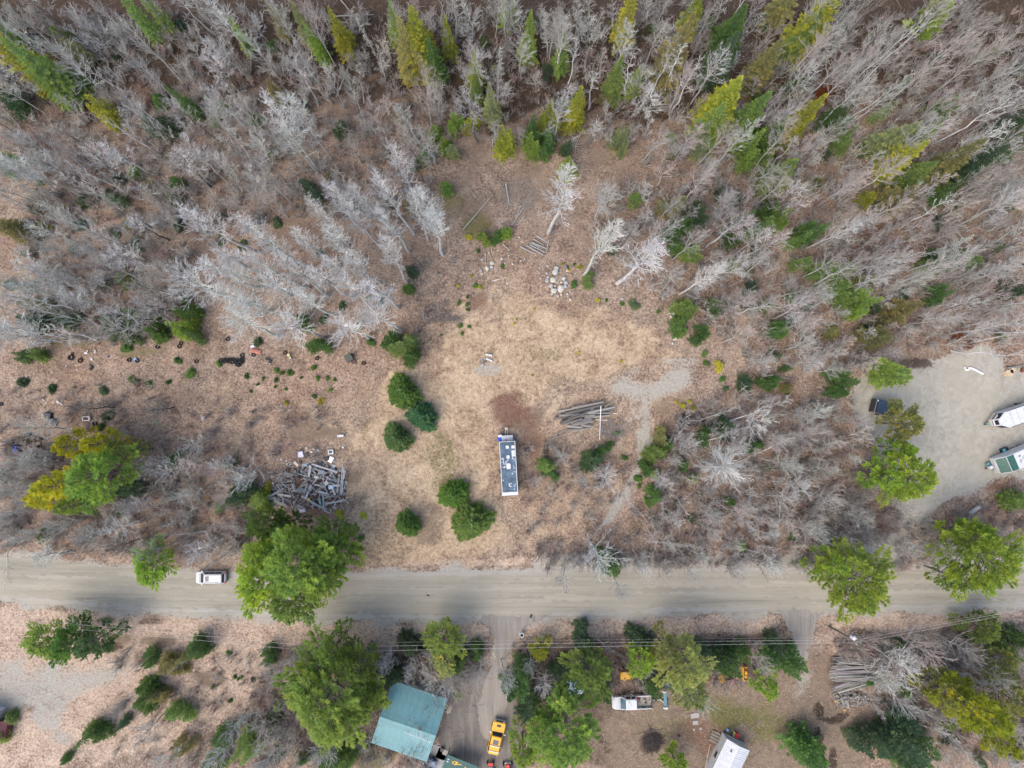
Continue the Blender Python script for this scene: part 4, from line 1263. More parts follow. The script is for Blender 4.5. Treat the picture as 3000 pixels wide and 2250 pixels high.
def pine_proto(seed, h, R, limbs=46, base=.3, dense=1.0, plume=.5):
    rn = np.random.RandomState(seed)
    lf = Leafs()
    A, B, RA, RB = [], [], [], []
    lob = rn.rand(3) * 6.3
    for i in range(limbs):
        s = (i + rn.rand() * .5) / limbs
        f = base + (1 - base) * s ** .85
        az = i * 2.399 + rn.randn() * .3
        r = R * (math.sin(min(1, .28 + (1 - s) * 1.1) * 1.5708) ** 1.2) * (1 - .72 * s ** 2.2) * rn.uniform(.6, 1.08) * (1 + .18 * math.sin(2 * az + lob[0]) + .12 * math.sin(3 * az + lob[1]))
        r = max(r, .5)
        out = np.array([math.cos(az), math.sin(az), 0]); side = np.array([-out[1], out[0], 0])
        el = .1 + .55 * s + rn.randn() * .1
        p0 = np.array([0, 0, f * h])
        d = nrm(out + np.array([0, 0, el]))
        e = p0 + d * r
        A.append(p0); B.append(e); RA.append(.03 + .012 * r); RB.append(.015)
        tb = np.clip(.45 + .2 * rn.randn(), .05, .95)
        nsub = max(4, int(r * 4.2 * dense))
        for k in range(nsub):
            u = .38 + .62 * (k + rn.rand() * .6) / nsub
            sg = 1 if k % 2 else -1
            p = p0 + d * r * u
            dd = nrm(d * .8 + side * sg * rn.uniform(.2, .95) + np.array([0, 0, .18]))
            L = (.36 * r * (1.25 - u) + .30) * rn.uniform(.6, 1.25)
            for w in (.45, .75, 1.0):
                c = p + dd * L * w + rn.randn(3) * .06
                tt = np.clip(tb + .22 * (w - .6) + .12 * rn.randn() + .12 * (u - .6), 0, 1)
                nb = int(12 * dense) + 2
                for q in range(nb):
                    bd = nrm(dd * .9 + np.array([0, 0, .22]) + rn.randn(3) * np.array([.42, .42, .3]))
                    lf.blade(c, bd, plume * rn.uniform(.6, 1.1), .036, np.array([rn.randn() * .45, rn.randn() * .45, 1.]), np.clip(tt + rn.randn() * .08, 0, 1))
    for q in range(30):
        lf.blade(np.array([0, 0, h * .97]) + rn.randn(3) * .12, nrm(np.array([0, 0, .8]) + rn.randn(3) * .5), plume, .05, rn.randn(3), .7)
    r0 = .014 * h + .05
    A.append(np.zeros(3)); B.append(np.array([0, 0, h * .5])); RA.append(r0); RB.append(r0 * .6)
    A.append(np.array([0, 0, h * .5])); B.append(np.array([0, 0, h * .98])); RA.append(r0 * .6); RB.append(.02)
    v, q = tubes_np(A, B, RA, RB, 6)
    tr = mesh_np('trunk', v, q, None, None, True); tr.materials.append(M_BARK)
    return tr, lf.mesh(), h, R


ASPEN = [bare_proto(10 + i, 24, 2.6, 46, 8, 3, .42, .9, elev=(.60, 1.05), tw=.0125, bk=1.35) for i in range(6)]
STAR = [bare_proto(30 + i, 20, 3.6, 42, 10, 3, .56, 1.0, elev=(.22, .9), tw=.013, prof=.4, bk=1.35) for i in range(3)]
GREY = [bare_proto(50 + i, 17, 2.1 + .35 * i, 26, 8, 4, .40, .62, elev=(.6, 1.1), tw=.011, bk=1.1) for i in range(6)]
WIDE = [bare_proto(70 + i, 10, 4.0, 24, 9, 4, .28, 1.2, elev=(.3, .95), tw=.0155, prof=.5, bk=1.5) for i in range(4)]
BIRCH = [bare_proto(90 + i, 15, 1.7, 13, 6, 4, .45, .6, elev=(.4, 1.1), tw=.014) for i in range(4)]
SNAG = [bare_proto(100 + i, 13, 1.3, 60, 3, 3, .2, .8, elev=(-.25, .25), tw=.018, prof=.8) for i in range(2)]
POLE = [bare_proto(110 + i, 9, 1.5, 16, 6, 4, .25, .8, elev=(.6, 1.1), tw=.013) for i in range(5)]
SPRUCE = [spruce_proto(200 + i, 10, 1.45 + .12 * i, 36, gap=.2) for i in range(5)]
CEDAR = [spruce_proto(220 + i, 9, 1.9, 30, .8, .6, .0, .05, .09, .28) for i in range(3)]
ROUND = [spruce_proto(240 + i, 5, 2.35, 26, 1.35, .62 + .05 * i, .05, .03, .075, .06, (.70, 1.12), .3) for i in range(3)]
PINE = [pine_proto(260 + i, 14, 4.4, 60, .3, 1.1, .46) for i in range(4)]
PINEY = [pine_proto(280 + i, 9, 2.6, 40, .2, 1.2, .36) for i in range(3)]
SHRUB = [spruce_proto(300 + i, 1.4, 1.0, 7, 2.2, .45, -.25, .05, .10, .1) for i in range(4)]



def clump_proto(seed, h, R, n=3):
    rn = np.random.RandomState(seed)
    V, T, Q, off = [], [], [], 0
    src = [spruce_proto(seed * 7 + k, h * (1 if k == 0 else rn.uniform(.5, .85)), R * rn.uniform(.5, .68), 18, .85, .7, .08, .04, .075, .28) for k in range(n)]
    for k, (tr, cr, hh, RR) in enumerate(src):
        a = rn.rand() * 6.28; d = 0 if k == 0 else R * rn.uniform(.4, .62)
        co = np.empty(len(cr.vertices) * 3, np.float32); cr.vertices.foreach_get('co', co); co = co.reshape(-1, 3)
        tt = np.empty(len(cr.vertices), np.float32); cr.attributes['tint'].data.foreach_get('value', tt)
        V.append(co + np.array([d * math.cos(a), d * math.sin(a), 0])); T.append(np.clip(tt + rn.randn() * .12, 0, 1))
        Q.append(np.arange(len(co)).reshape(-1, 4) + off); off += len(co)
    me = mesh_np('crown', np.concatenate(V), np.concatenate(Q), None, {'tint': np.concatenate(T)}); me.materials.append(M_LEAF)
    return src[0][0], me, h, R


CLUMP = [clump_proto(700 + i, 5, 1.9, 3 + i % 2) for i in range(6)]
LOW = [clump_proto(720 + i, 1.4, 1.0, 4) for i in range(5)]

# ------------------------------------------------------------------ naming what stands where
_ONES = 'zero one two three four five six seven eight nine ten eleven twelve thirteen fourteen fifteen sixteen seventeen eighteen nineteen'.split()
_TENS = 'x x twenty thirty forty fifty sixty seventy eighty ninety'.split()


def words_n(n):
    return _ONES[n] if n < 20 else _TENS[n // 10] + ('-' + _ONES[n % 10] if n % 10 else '')


MARKS = [("stone heap", 1200, 607), ("big log pile", 1265, 905), ("lumber heap", 670, 1040), ("box trailer", 1098, 1005), ("white car", 455, 1248),
         ("black trailer", 1912, 879), ("teal roof", 880, 1555), ("yellow truck", 1072, 1592), ("white pickup", 1365, 1517), ("mobile home", 1580, 1620),
         ("firewood heap", 1845, 1510), ("tyre heap", 505, 778), ("small log stack", 1160, 535), ("fallen pole stack", 1435, 225), ("green-nosed camper", 2175, 995),
         ("transformer pole", 1790, 1352), ("white snag", 1189, 80), ("rust-brown spruce", 1790, 195), ("lone pale tree", 1185, 480), ("blue drum", 38, 972),
         ("road culvert drum", 2103, 1103), ("bathtub", 190, 904)]
_used = set()


def where(desc, p):
    """description + distance and bearing from the nearest landmark that makes it the only one"""
    for frac in (0, 1, 2):
        ds = sorted((math.hypot(P(a, b).x - p[0], P(a, b).y - p[1]), k) for k, (n_, a, b) in enumerate(MARKS))
        for d, k in ds[:6]:
            q = P(MARKS[k][1], MARKS[k][2])
            ang = math.degrees(math.atan2(p[0] - q.x, p[1] - q.y)) % 360
            br = ('north', 'north-east', 'east', 'south-east', 'south', 'south-west', 'west', 'north-west')[int((ang + 22.5) // 45) % 8]
            m = max(1, int(round(d)) + frac)
            s = f"{desc} {words_n(min(m, 99))} metre{'s' if m != 1 else ''} {br} of the {MARKS[k][0]}"
            if s not in _used:
                _used.add(s)
                return s
    return s


PALE, ASH, GRY, TAUPE, PINK, DARK = (.62, .612, .575), (.53, .52, .485), (.425, .412, .38), (.35, .315, .275), (.44, .365, .325), (.22, .205, .18)
rng = random.Random(77)


def jit(c, a=.1):
    k = 1 + rng.uniform(-a, a)
    return tuple(max(0, min(1, q * k * (1 + rng.uniform(-a, a) * .35))) for q in c)


def plant_at(loc, proto, name, desc, cat, h, w, col, bark, group, lean=.04, label=None, rz=None):
    tr, cr, ph, pr = proto
    sx = w / (2 * pr); sz = h / ph
    r = thing(name, label or where(desc, loc), cat, (loc[0], loc[1], 0), 0, group)
    r.rotation_euler = (rng.gauss(0, lean), rng.gauss(0, lean), rng.uniform(0, 6.28) if rz is None else rz)
    r.scale = (sx, sx, sz)
    put('trunk', tr, None, r, color=bark)
    put('crown', cr, None, r, color=col)
    return r


def ground_of(x, y, h, f):
    """ground point of an upright thing whose point at f*h is seen at plan unit (x, y)"""
    p = P(x, y, h * f)
    return (p.x, p.y)


def px_w(d, h, f):
    return d * (ALT - h * f) / 1474.7


# ---- pale aspens (crown centre x, y, crown width, height)
for x, y, w, h in [(610, 265, 85, 24), (870, 370, 75, 26), (925, 415, 85, 26), (925, 482, 80, 24), (846, 420, 75, 26), (796, 422, 70, 26), (720, 420, 75, 25), (760, 460, 65, 25),
                   (835, 472, 70, 25), (720, 500, 75, 25), (650, 510, 75, 25), (590, 520, 75, 25), (833, 555, 70, 24), (770, 560, 75, 24), (596, 612, 80, 23), (653, 645, 75, 22),
                   (753, 630, 70, 22), (810, 620, 85, 24), (560, 650, 75, 22), (626, 590, 75, 24), (690, 590, 75, 24), (726, 580, 70, 24), (573, 570, 75, 24), (467, 570, 95, 23),
                   (533, 590, 80, 23), (445, 480, 95, 23), (547, 510, 80, 24), (500, 640, 90, 20), (1205, 408, 105, 28), (1300, 525, 88, 27), (1388, 548, 105, 27), (1536, 590, 62, 22),
                   (680, 460, 70, 24), (500, 560, 80, 22), (885, 440, 60, 25)]:
    c = jit(PALE, .08)
    plant_at(ground_of(x, y, h, .76), rng.choice(ASPEN), 'aspen_tree', ('tall pale' if h > 23 else 'pale') + ' leafless aspen', 'tree', h, 1.28 * px_w(w, h, .76), c, jit((.46, .45, .42)), 'pale leafless aspens', .02)
for x, y, w, h in [(823, 685, 118, 21), (746, 705, 128, 19), (630, 705, 128, 19), (427, 613, 135, 22), (520, 702, 125, 18), (1560, 1008, 150, 10)]:
    plant_at(ground_of(x, y, h, .8), rng.choice(STAR), 'aspen_tree', 'broad pale leafless aspen', 'tree', h, px_w(w, h, .8), jit(PALE if h > 12 else ASH, .05), jit((.44, .43, .41)), 'pale leafless aspens', .02)

# ---- wide bare trees near the road and in the thicket
for x, y, w, h, c in [(1288, 1187, 160, 10, ASH), (1213, 986, 70, 5, GRY), (1309, 1032, 95, 7, ASH), (533, 1010, 95, 10, PALE), (430, 1192, 105, 10, PALE), (57, 1160, 75, 9, ASH), (1150, 1040, 60, 4, PINK),
                      (1250, 1040, 60, 5, GRY), (1430, 1035, 70, 7, ASH), (1440, 1175, 60, 8, GRY), (1225, 1250, 80, 8, GRY), (1340, 1270, 70, 9, GRY), (1395, 1225, 60, 9, PALE), (1490, 1235, 70, 8, GRY), (1590, 1240, 80, 8, GRY), (1680, 1225, 70, 9, PALE),
                      (1480, 950, 90, 8, ASH), (1640, 900, 110, 9, PALE), (1600, 960, 80, 9, ASH), (1700, 1000, 90, 9, GRY), (1690, 1080, 80, 9, ASH), (1740, 950, 80, 9, GRY), (1770, 900, 70, 9, ASH), (1790, 1010, 80, 9, GRY),
                      (1790, 1080, 80, 9, GRY), (1620, 1100, 80, 8, GRY), (1540, 1100, 60, 7, ASH), (1750, 1150, 80, 9, GRY), (1850, 1110, 80, 9, GRY), (1830, 1170, 70, 9, ASH), (1180, 1480, 85, 9, PALE), (1490, 1470, 60, 11, ASH), (1510, 1490, 70, 12, PALE),
                      (840, 1430, 70, 8, ASH), (960, 1470, 75, 9, ASH), (1040, 1450, 70, 9, ASH), (920, 1470, 60, 8, PALE), (890, 1450, 55, 8, ASH), (1010, 1460, 50, 8, GRY), (330, 1190, 90, 9, GRY), (260, 1180, 80, 9, DARK), (190, 1160, 90, 9, GRY), (130, 1130, 80, 9, GRY),
                      (300, 1110, 90, 9, GRY), (370, 1010, 100, 8, ASH), (330, 1000, 80, 8, GRY), (420, 950, 80, 7, GRY), (470, 1010, 80, 8, PINK), (400, 1080, 80, 8, GRY), (480, 1080, 80, 8, PINK), (200, 880, 110, 8, DARK), (340, 880, 90, 7, DARK), (80, 930, 110, 9, GRY),
                      (80, 990, 90, 8, ASH), (20, 1000, 80, 9, ASH), (40, 1060, 90, 9, GRY), (30, 1110, 90, 9, GRY), (1935, 1430, 130, 9, PALE), (1990, 1400, 120, 9, PINK), (1900, 1470, 110, 8, ASH), (2080, 1400, 110, 9, TAUPE), (2150, 1470, 110, 9, GRY), (2060, 1500, 90, 9, TAUPE),
                      (2200, 1440, 90, 9, GRY), (1960, 1520, 80, 9, ASH), (2030, 1180, 90, 9, TAUPE), (1960, 1190, 80, 9, GRY), (2180, 1160, 90, 9, GRY), (620, 1560, 110, 9, DARK), (700, 1620, 100, 9, ASH), (590, 1640, 100, 9, GRY), (370, 1640, 80, 9, ASH), (310, 1580, 80, 8, GRY),
                      (500, 1570, 90, 8, GRY), (640, 1480, 80, 8, GRY), (590, 1460, 80, 8, TAUPE), (480, 1640, 90, 10, PALE), (1080, 1460, 80, 9, ASH), (1250, 1420, 50, 6, GRY), (1640, 1430, 70, 8, GRY), (1300, 1400, 60, 6, TAUPE), (1150, 1430, 60, 7, GRY)]:
    n_ = {PALE: 'whitish', ASH: 'ash-grey', GRY: 'grey', PINK: 'pinkish', TAUPE: 'brownish', DARK: 'dark'}[c]
    plant_at(ground_of(x, y, h, .7), rng.choice(WIDE), 'bare_tree', n_ + ' spreading leafless tree', 'tree', h, px_w(w, h, .7), jit(c), jit(GRY if c != DARK else (.10, .09, .085)), 'leafless spreading trees', .06)

# ---- birches: white trunks (seen-top x, y, height, width)
for x, y, h, w in [(150, 345, 15, 45), (142, 395, 16, 55), (430, 320, 12, 35), (480, 295, 13, 40), (1985, 40, 16, 50), (1960, 85, 15, 45), (1770, 150, 11, 45), (1690, 190, 9, 25), (1940, 165, 15, 50), (2170, 215, 17, 75), (2130, 290, 17, 70),
                   (2195, 740, 15, 55), (1710, 320, 9, 60), (1740, 435, 7, 25), (1560, 340, 9, 40), (1660, 570, 12, 30), (1705, 500, 9, 50), (1075, 480, 7, 20), (245, 265, 14, 45), (1485, 110, 16, 70), (1500, 150, 15, 70), (1380, 140, 13, 60),
                   (1290, 165, 12, 60), (1240, 110, 11, 45), (890, 70, 10, 35), (640, 95, 13, 45), (750, 150, 12, 30), (60, 590, 15, 70), (30, 640, 15, 70), (110, 720, 12, 70), (2060, 440, 14, 50), (2150, 640, 13, 45)]:
    plant_at(ground_of(x, y, h, .9), rng.choice(BIRCH), 'birch_tree', 'white-stemmed leafless birch', 'tree', h, px_w(w, h, .9), jit(ASH), jit((.66, .65, .62), .05), 'leafless birches', .07)
for x, y, h, w in [(1189, 65, 13, 34), (1073, 130, 11, 34), (790, 70, 11, 22), (1800, 105, 10, 30), (2080, 520, 8, 30)]:
    plant_at(ground_of(x, y, h, .6), rng.choice(SNAG), 'dead_tree', 'lichen-white dead spruce', 'tree', h, px_w(w, h, .6), jit((.60, .60, .50), .05), (.5, .49, .44), 'lichened dead spruces', .04)

# birches and limbs leaning low over the ground (foot x, y -> seen tip x, y, tip height)
for x0, y0, x1, y1, z1, s, lab in ((1472, 976, 1640, 925, 5, 1.0, 'white birch leaning low over the thicket, lower of the crossing pair'), (1540, 930, 1722, 868, 6, 1.0, 'white birch leaning low over the thicket, upper of the crossing pair'), (1500, 912, 1600, 878, 4, .8, 'short white birch leaning over the dark brush heap'), (1620, 985, 1760, 930, 5, .9, 'white birch sprawling through the middle of the thicket'),
                                   (1365, 1185, 1402, 1272, 5, .9, 'white birch reaching over the road from the thicket edge'), (1395, 1170, 1520, 1190, 3, .7, 'pale limb lying along the thicket edge'), (1500, 1178, 1562, 1196, 3, .7, 'short white limb above the road'), (1570, 1176, 1660, 1205, 4, .7, 'white limb slanting to the road'), (1560, 1095, 1640, 1120, 4, .8, 'pale limb forking in the thicket'),
                                   (458, 1146, 325, 1160, 4, .9, 'white limb lying west across the roadside brush'), (332, 1498, 256, 1544, 4, .5, 'white stem bending over a dark fir, lower of two'), (330, 1494, 262, 1510, 4, .5, 'white stem bending over a dark fir, upper of two'), (440, 1402, 368, 1450, 6, .6, 'white birch stem bent across the dark firs'), (395, 1416, 352, 1440, 4, .5, 'thin white stem bent beside the dark firs'),
                                   (1965, 1560, 2085, 1608, 9, .9, 'grey birch leaning under the tall yellow-green pine'), (2050, 1595, 2128, 1668, 8, .9, 'white birch leaning out at the frame corner'), (625, 1560, 595, 1605, 3, .6, 'white limb west of the big pine by the teal roof'), (2095, 740, 2230, 714, 7, .9, 'white birch leaning north of the gravel yard'), (2150, 1590, 2010, 1545, 3, .5, 'short pale limb beneath the tall pine'),
                                   (900, 1400, 925, 1470, 6, .9, 'white birch leaning towards the teal roof'), (160, 735, 60, 740, 5, .9, 'whitish limb leaning west above the tyres'), (275, 715, 160, 735, 4, .8, 'grey limb sprawling above the tyres'), (215, 950, 125, 920, 4, .8, 'grey limb slanting past the yellow pines')):
    p = P(x0, y0); q = P(x1, y1, z1)
    tr, cr, ph, pr = rng.choice(BIRCH[1:])
    L = (q - p).length / ph
    o = thing('birch_tree', lab, 'tree', (p.x, p.y, 0), 0, None)
    o.rotation_euler = (q - p).to_track_quat('Z', 'Y').to_euler()
    o.scale = (L * 1.25 * s, L * 1.25 * s, L)
    put('trunk', tr, None, o, color=jit((.62, .61, .57), .05)); put('crown', cr, None, o, color=jit(PALE, .05))

# ---- conifers
DKG, GRN, MID, BRT, YEL, OLV, PAL = (.095, .150, .085), (.115, .205, .068), (.215, .310, .100), (.265, .375, .085), (.36, .37, .065), (.28, .27, .12), (.31, .35, .18)
CN = {DKG: 'dark green', GRN: 'deep green', MID: 'mid green', BRT: 'bright green', YEL: 'yellow-green', OLV: 'olive', PAL: 'pale green'}
CBARK = (.14, .115, .10)
# small rounded evergreens standing in the clearing
for x, y, w, c, lab in [(870, 847, 70, (.125, .225, .07), 'largest dark conical evergreen, topmost of the trio in the clearing'), (911, 900, 62, (.085, .20, .11), 'blue-green evergreen touching the largest of the clearing trio'),
                        (857, 946, 60, (.13, .22, .10), 'dull green rounded evergreen, lowest of the trio in the clearing'), (979, 1068, 64, (.13, .25, .065), 'deep green evergreen near the rear of the box trailer'),
                        (1018, 1127, 82, (.16, .25, .085), 'wide feathery evergreen touching another near the box trailer'), (880, 1134, 54, (.135, .24, .075), 'small lone round evergreen north of the road')]:
    plant_at(ground_of(x, y, 5, .35), rng.choice(ROUND), 'evergreen_tree', '', 'tree', 4.6 + w * .01, px_w(w, 5, .35), c, CBARK, 'round evergreens in the clearing', .0, label=lab)
# big plumed pines
for x, y, w, h, c in [(575, 1128, 85, 11, GRN), (612, 1134, 66, 11, GRN), (708, 1182, 120, 13, MID), (640, 1232, 175, 18, MID), (556, 1255, 125, 15, BRT), (628, 1305, 105, 13, MID), (690, 1245, 105, 15, MID), (570, 1190, 90, 14, BRT), (320, 1219, 85, 9, BRT),
                      (200, 1028, 130, 15, MID), (128, 1044, 88, 15, YEL), (153, 965, 66, 10, YEL), (213, 958, 66, 10, YEL), (273, 976, 60, 10, OLV), (86, 1080, 66, 10, YEL), (160, 1090, 60, 11, MID),
                      (1965, 1030, 114, 14, BRT), (1910, 1025, 70, 11, BRT), (1945, 968, 50, 11, BRT), (1956, 916, 85, 11, OLV), (1858, 1246, 150, 14, BRT), (1800, 1215, 60, 11, BRT), (2128, 1208, 150, 15, BRT), (2070, 1250, 65, 11, MID), (2100, 1160, 70, 13, BRT), (1860, 1300, 60, 11, BRT),
                      (2130, 1552, 110, 16, YEL), (2050, 1500, 80, 12, OLV), (2165, 1585, 70, 16, YEL), (2080, 1510, 80, 14, YEL), (1269, 1456, 100, 11, MID), (1229, 1586, 165, 16, MID), (1190, 1540, 70, 12, GRN), (1130, 1630, 70, 9, MID), (1388, 1432, 64, 8, BRT), (1482, 1448, 108, 15, PAL),
                      (1440, 1410, 60, 13, PAL), (1500, 1500, 70, 13, PAL), (720, 1500, 195, 17, MID), (660, 1480, 90, 14, MID), (770, 1440, 90, 14, MID), (790, 1530, 80, 13, MID), (700, 1570, 90, 14, PAL), (715, 1410, 70, 13, MID), (960, 1384, 88, 9, MID), (956, 1440, 60, 8, PAL), (1166, 1404, 46, 5, YEL),
                      (95, 1387, 90, 9, MID), (150, 1392, 90, 9, GRN), (198, 1387, 80, 9, DKG), (1660, 1482, 56, 8, BRT), (2016, 32, 72, 9, BRT), (1459, 1646, 55, 5, BRT), (2126, 1356, 70, 7, MID), (2195, 1520, 80, 11, OLV), (2169, 1430, 70, 8, OLV)]:
    big_ = w > 80
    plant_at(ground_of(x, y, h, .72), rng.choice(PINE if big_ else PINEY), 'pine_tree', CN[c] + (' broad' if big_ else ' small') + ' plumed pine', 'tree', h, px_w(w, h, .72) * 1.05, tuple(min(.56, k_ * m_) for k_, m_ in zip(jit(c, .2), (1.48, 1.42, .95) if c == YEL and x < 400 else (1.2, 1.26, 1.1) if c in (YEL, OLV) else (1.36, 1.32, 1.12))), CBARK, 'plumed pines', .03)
# spruces, firs and cedars: (x, y of the crown, width, height, colour); slim ones are named by where the tip shows
CON = [(60, 130, 66, 14, YEL), (108, 165, 66, 13, MID), (7, 72, 40, 9, MID), (300, 40, 34, 11, MID), (340, 32, 30, 9, BRT), (522, 84, 26, 7, BRT), (228, 232, 62, 6, YEL), (168, 118, 40, 6, OLV), (338, 272, 60, 6, DKG), (406, 228, 30, 8, GRN),
       (26, 205, 60, 8, DKG), (250, 433, 34, 4, GRN), (485, 240, 26, 4, MID), (388, 398, 40, 4, GRN), (38, 490, 60, 6, OLV), (22, 355, 50, 5, MID), (600, 205, 30, 6, OLV), (655, 62, 30, 9, PAL), (686, 100, 32, 8, BRT), (608, 55, 26, 8, OLV), (738, 82, 40, 9, YEL), (852, 62, 34, 9, BRT),
       (905, 105, 70, 13, YEL), (888, 118, 60, 12, OLV), (938, 145, 44, 9, GRN), (968, 92, 30, 9, YEL), (1024, 165, 30, 9, YEL), (1030, 200, 26, 6, MID), (1100, 16, 40, 9, BRT), (736, 280, 34, 4, GRN), (985, 262, 42, 5, BRT), (1018, 265, 36, 5, YEL), (1063, 232, 34, 9, PAL), (940, 286, 34, 4, MID),
       (957, 313, 30, 4, BRT), (976, 330, 30, 4, PAL), (924, 332, 44, 4, GRN), (1085, 305, 54, 8, YEL), (668, 412, 48, 7, DKG), (960, 410, 36, 3, MID), (1090, 500, 30, 3, BRT), (1074, 514, 30, 3, GRN), (1047, 511, 32, 3, BRT), (1140, 95, 40, 9, BRT), (1352, 45, 42, 13, YEL), (1494, 38, 36, 8, YEL),
       (1210, 128, 36, 8, MID), (1574, 78, 48, 9, GRN), (1552, 140, 44, 10, DKG), (1453, 128, 52, 14, OLV), (1330, 178, 40, 9, MID), (1368, 180, 34, 8, BRT), (1243, 242, 42, 10, YEL), (1185, 258, 50, 8, YEL), (1150, 285, 54, 7, GRN), (1142, 315, 50, 6, BRT), (1186, 310, 54, 6, GRN), (1226, 326, 32, 5, DKG),
       (1226, 366, 32, 6, BRT), (1340, 305, 44, 7, PAL), (1552, 235, 62, 11, YEL), (1538, 272, 44, 9, MID), (1612, 254, 44, 10, MID), (1514, 300, 46, 7, PAL), (1646, 152, 44, 9, OLV), (1618, 322, 50, 8, BRT), (1652, 300, 40, 7, GRN), (1648, 350, 60, 6, MID), (1660, 385, 50, 6, GRN), (1450, 448, 44, 6, OLV), (1462, 488, 50, 6, GRN),
       (1502, 462, 44, 6, DKG), (1495, 543, 34, 4, MID), (1452, 537, 34, 4, GRN), (1600, 475, 52, 7, MID), (1582, 506, 44, 6, GRN), (1636, 494, 46, 6, MID), (1590, 434, 34, 4, DKG), (1552, 416, 20, 3, DKG), (1656, 458, 40, 6, GRN), (1748, 62, 58, 13, YEL), (1722, 95, 44, 9, MID), (1692, 12, 40, 8, OLV), (1722, 192, 42, 5, GRN),
       (1808, 254, 48, 7, GRN), (1815, 302, 38, 6, MID), (1712, 272, 48, 11, YEL), (1666, 295, 40, 7, BRT), (1915, 302, 44, 9, PAL), (1972, 300, 38, 7, MID), (1940, 345, 42, 9, YEL), (2045, 362, 48, 10, OLV), (2098, 362, 46, 8, DKG), (2040, 405, 40, 6, GRN), (1950, 385, 38, 6, MID), (1978, 374, 34, 6, MID), (1869, 430, 38, 4, YEL),
       (2190, 287, 70, 9, GRN), (2160, 270, 50, 8, DKG), (1745, 512, 48, 8, GRN), (1680, 465, 44, 6, BRT), (1724, 520, 36, 6, MID), (1912, 245, 30, 5, PAL), (2132, 124, 24, 4, GRN), (1939, 440, 60, 8, OLV), (2025, 242, 40, 6, MID), (1684, 380, 46, 8, MID), (2066, 545, 24, 3, GRN), (1806, 590, 62, 8, MID), (1846, 612, 54, 7, OLV),
       (1862, 652, 52, 7, BRT), (1832, 636, 44, 6, MID), (1950, 670, 62, 6, OLV), (2030, 638, 38, 5, GRN), (2032, 566, 44, 5, GRN), (2002, 580, 30, 4, MID), (1732, 566, 32, 4, MID), (1675, 718, 44, 5, GRN), (1886, 733, 54, 6, OLV), (1672, 818, 38, 4, GRN), (2190, 632, 44, 6, DKG), (2090, 562, 36, 4, MID), (1700, 840, 24, 3, OLV), (1702, 798, 20, 3, GRN),
       (1920, 806, 70, 10, BRT), (1820, 826, 62, 6, GRN), (2205, 1078, 54, 5, MID), (297, 678, 46, 5, GRN), (400, 676, 44, 6, GRN), (390, 708, 44, 6, BRT), (335, 713, 46, 4, GRN), (73, 690, 54, 5, DKG), (50, 766, 34, 3, GRN), (80, 770, 32, 3, MID), (83, 656, 60, 5, OLV), (253, 712, 80, 5, DKG), (147, 690, 40, 4, DKG), (423, 725, 34, 4, GRN),
       (516, 1073, 60, 6, DKG), (377, 990, 40, 4, GRN), (280, 1060, 60, 6, DKG), (870, 752, 60, 8, MID), (890, 772, 44, 6, GRN), (845, 738, 44, 6, GRN), (886, 628, 32, 4, GRN), (886, 588, 32, 4, DKG), (686, 742, 46, 5, GRN), (650, 698, 36, 5, GRN), (1269, 602, 36, 3, MID), (1466, 702, 38, 4, GRN), (1480, 672, 44, 5, MID), (1516, 724, 36, 4, GRN), (1550, 672, 40, 5, GRN),
       (1653, 832, 30, 4, GRN), (1606, 828, 40, 4, DKG), (1180, 1002, 42, 4, MID), (1192, 1022, 36, 3, GRN), (1286, 990, 56, 5, DKG), (1300, 972, 36, 4, GRN), (1426, 945, 44, 4, OLV), (1416, 977, 48, 5, MID), (1393, 1010, 34, 3, GRN), (1440, 965, 36, 4, GRN), (1519, 944, 44, 4, GRN), (1563, 914, 60, 5, DKG), (1626, 962, 44, 4, GRN), (1416, 1072, 40, 4, GRN), (1583, 1088, 28, 3, GRN),
       (1493, 1036, 28, 3, MID), (1473, 1004, 30, 3, GRN), (1313, 1222, 58, 5, GRN), (1942, 1600, 110, 9, DKG), (1970, 1630, 90, 8, GRN), (1880, 1595, 70, 7, DKG), (1739, 1630, 92, 7, GRN), (1692, 1430, 78, 7, GRN), (1670, 1400, 44, 6, DKG), (2199, 1385, 50, 5, GRN), (2160, 1400, 44, 6, MID), (1209, 1444, 46, 6, DKG), (1126, 1475, 80, 8, GRN), (1140, 1530, 60, 7, DKG),
       (1306, 1492, 46, 6, GRN), (1413, 1478, 44, 6, GRN), (1574, 1436, 62, 8, GRN), (1560, 1410, 60, 6, DKG), (1520, 1400, 50, 6, DKG), (1385, 1394, 60, 5, DKG), (1600, 1410, 44, 5, GRN), (586, 1418, 40, 4, GRN), (710, 1637, 70, 7, GRN), (753, 1645, 54, 6, MID), (843, 1462, 56, 6, DKG), (1033, 1408, 40, 4, GRN), (325, 1424, 40, 4, GRN), (367, 1438, 50, 5, OLV), (430, 1400, 48, 5, GRN), (402, 1418, 34, 4, OLV),
       (316, 1508, 62, 5, GRN), (340, 1498, 34, 4, OLV), (360, 1504, 34, 3, OLV), (388, 1537, 56, 4, MID), (27, 1549, 30, 2, MID), (4, 1592, 30, 3, BRT), (143, 1640, 24, 2, GRN), (200, 1586, 44, 6, GRN), (483, 1600, 54, 5, GRN), (530, 1610, 60, 6, MID), (466, 1645, 44, 5, GRN), (393, 1618, 42, 5, OLV), (267, 1563, 30, 3, DKG), (215, 1575, 34, 4, GRN), (960, 1650, 1, 1, GRN), (1255, 1380, 60, 5, DKG), (885, 1390, 50, 5, DKG), (990, 1430, 50, 5, GRN), (560, 1085, 44, 6, MID)]
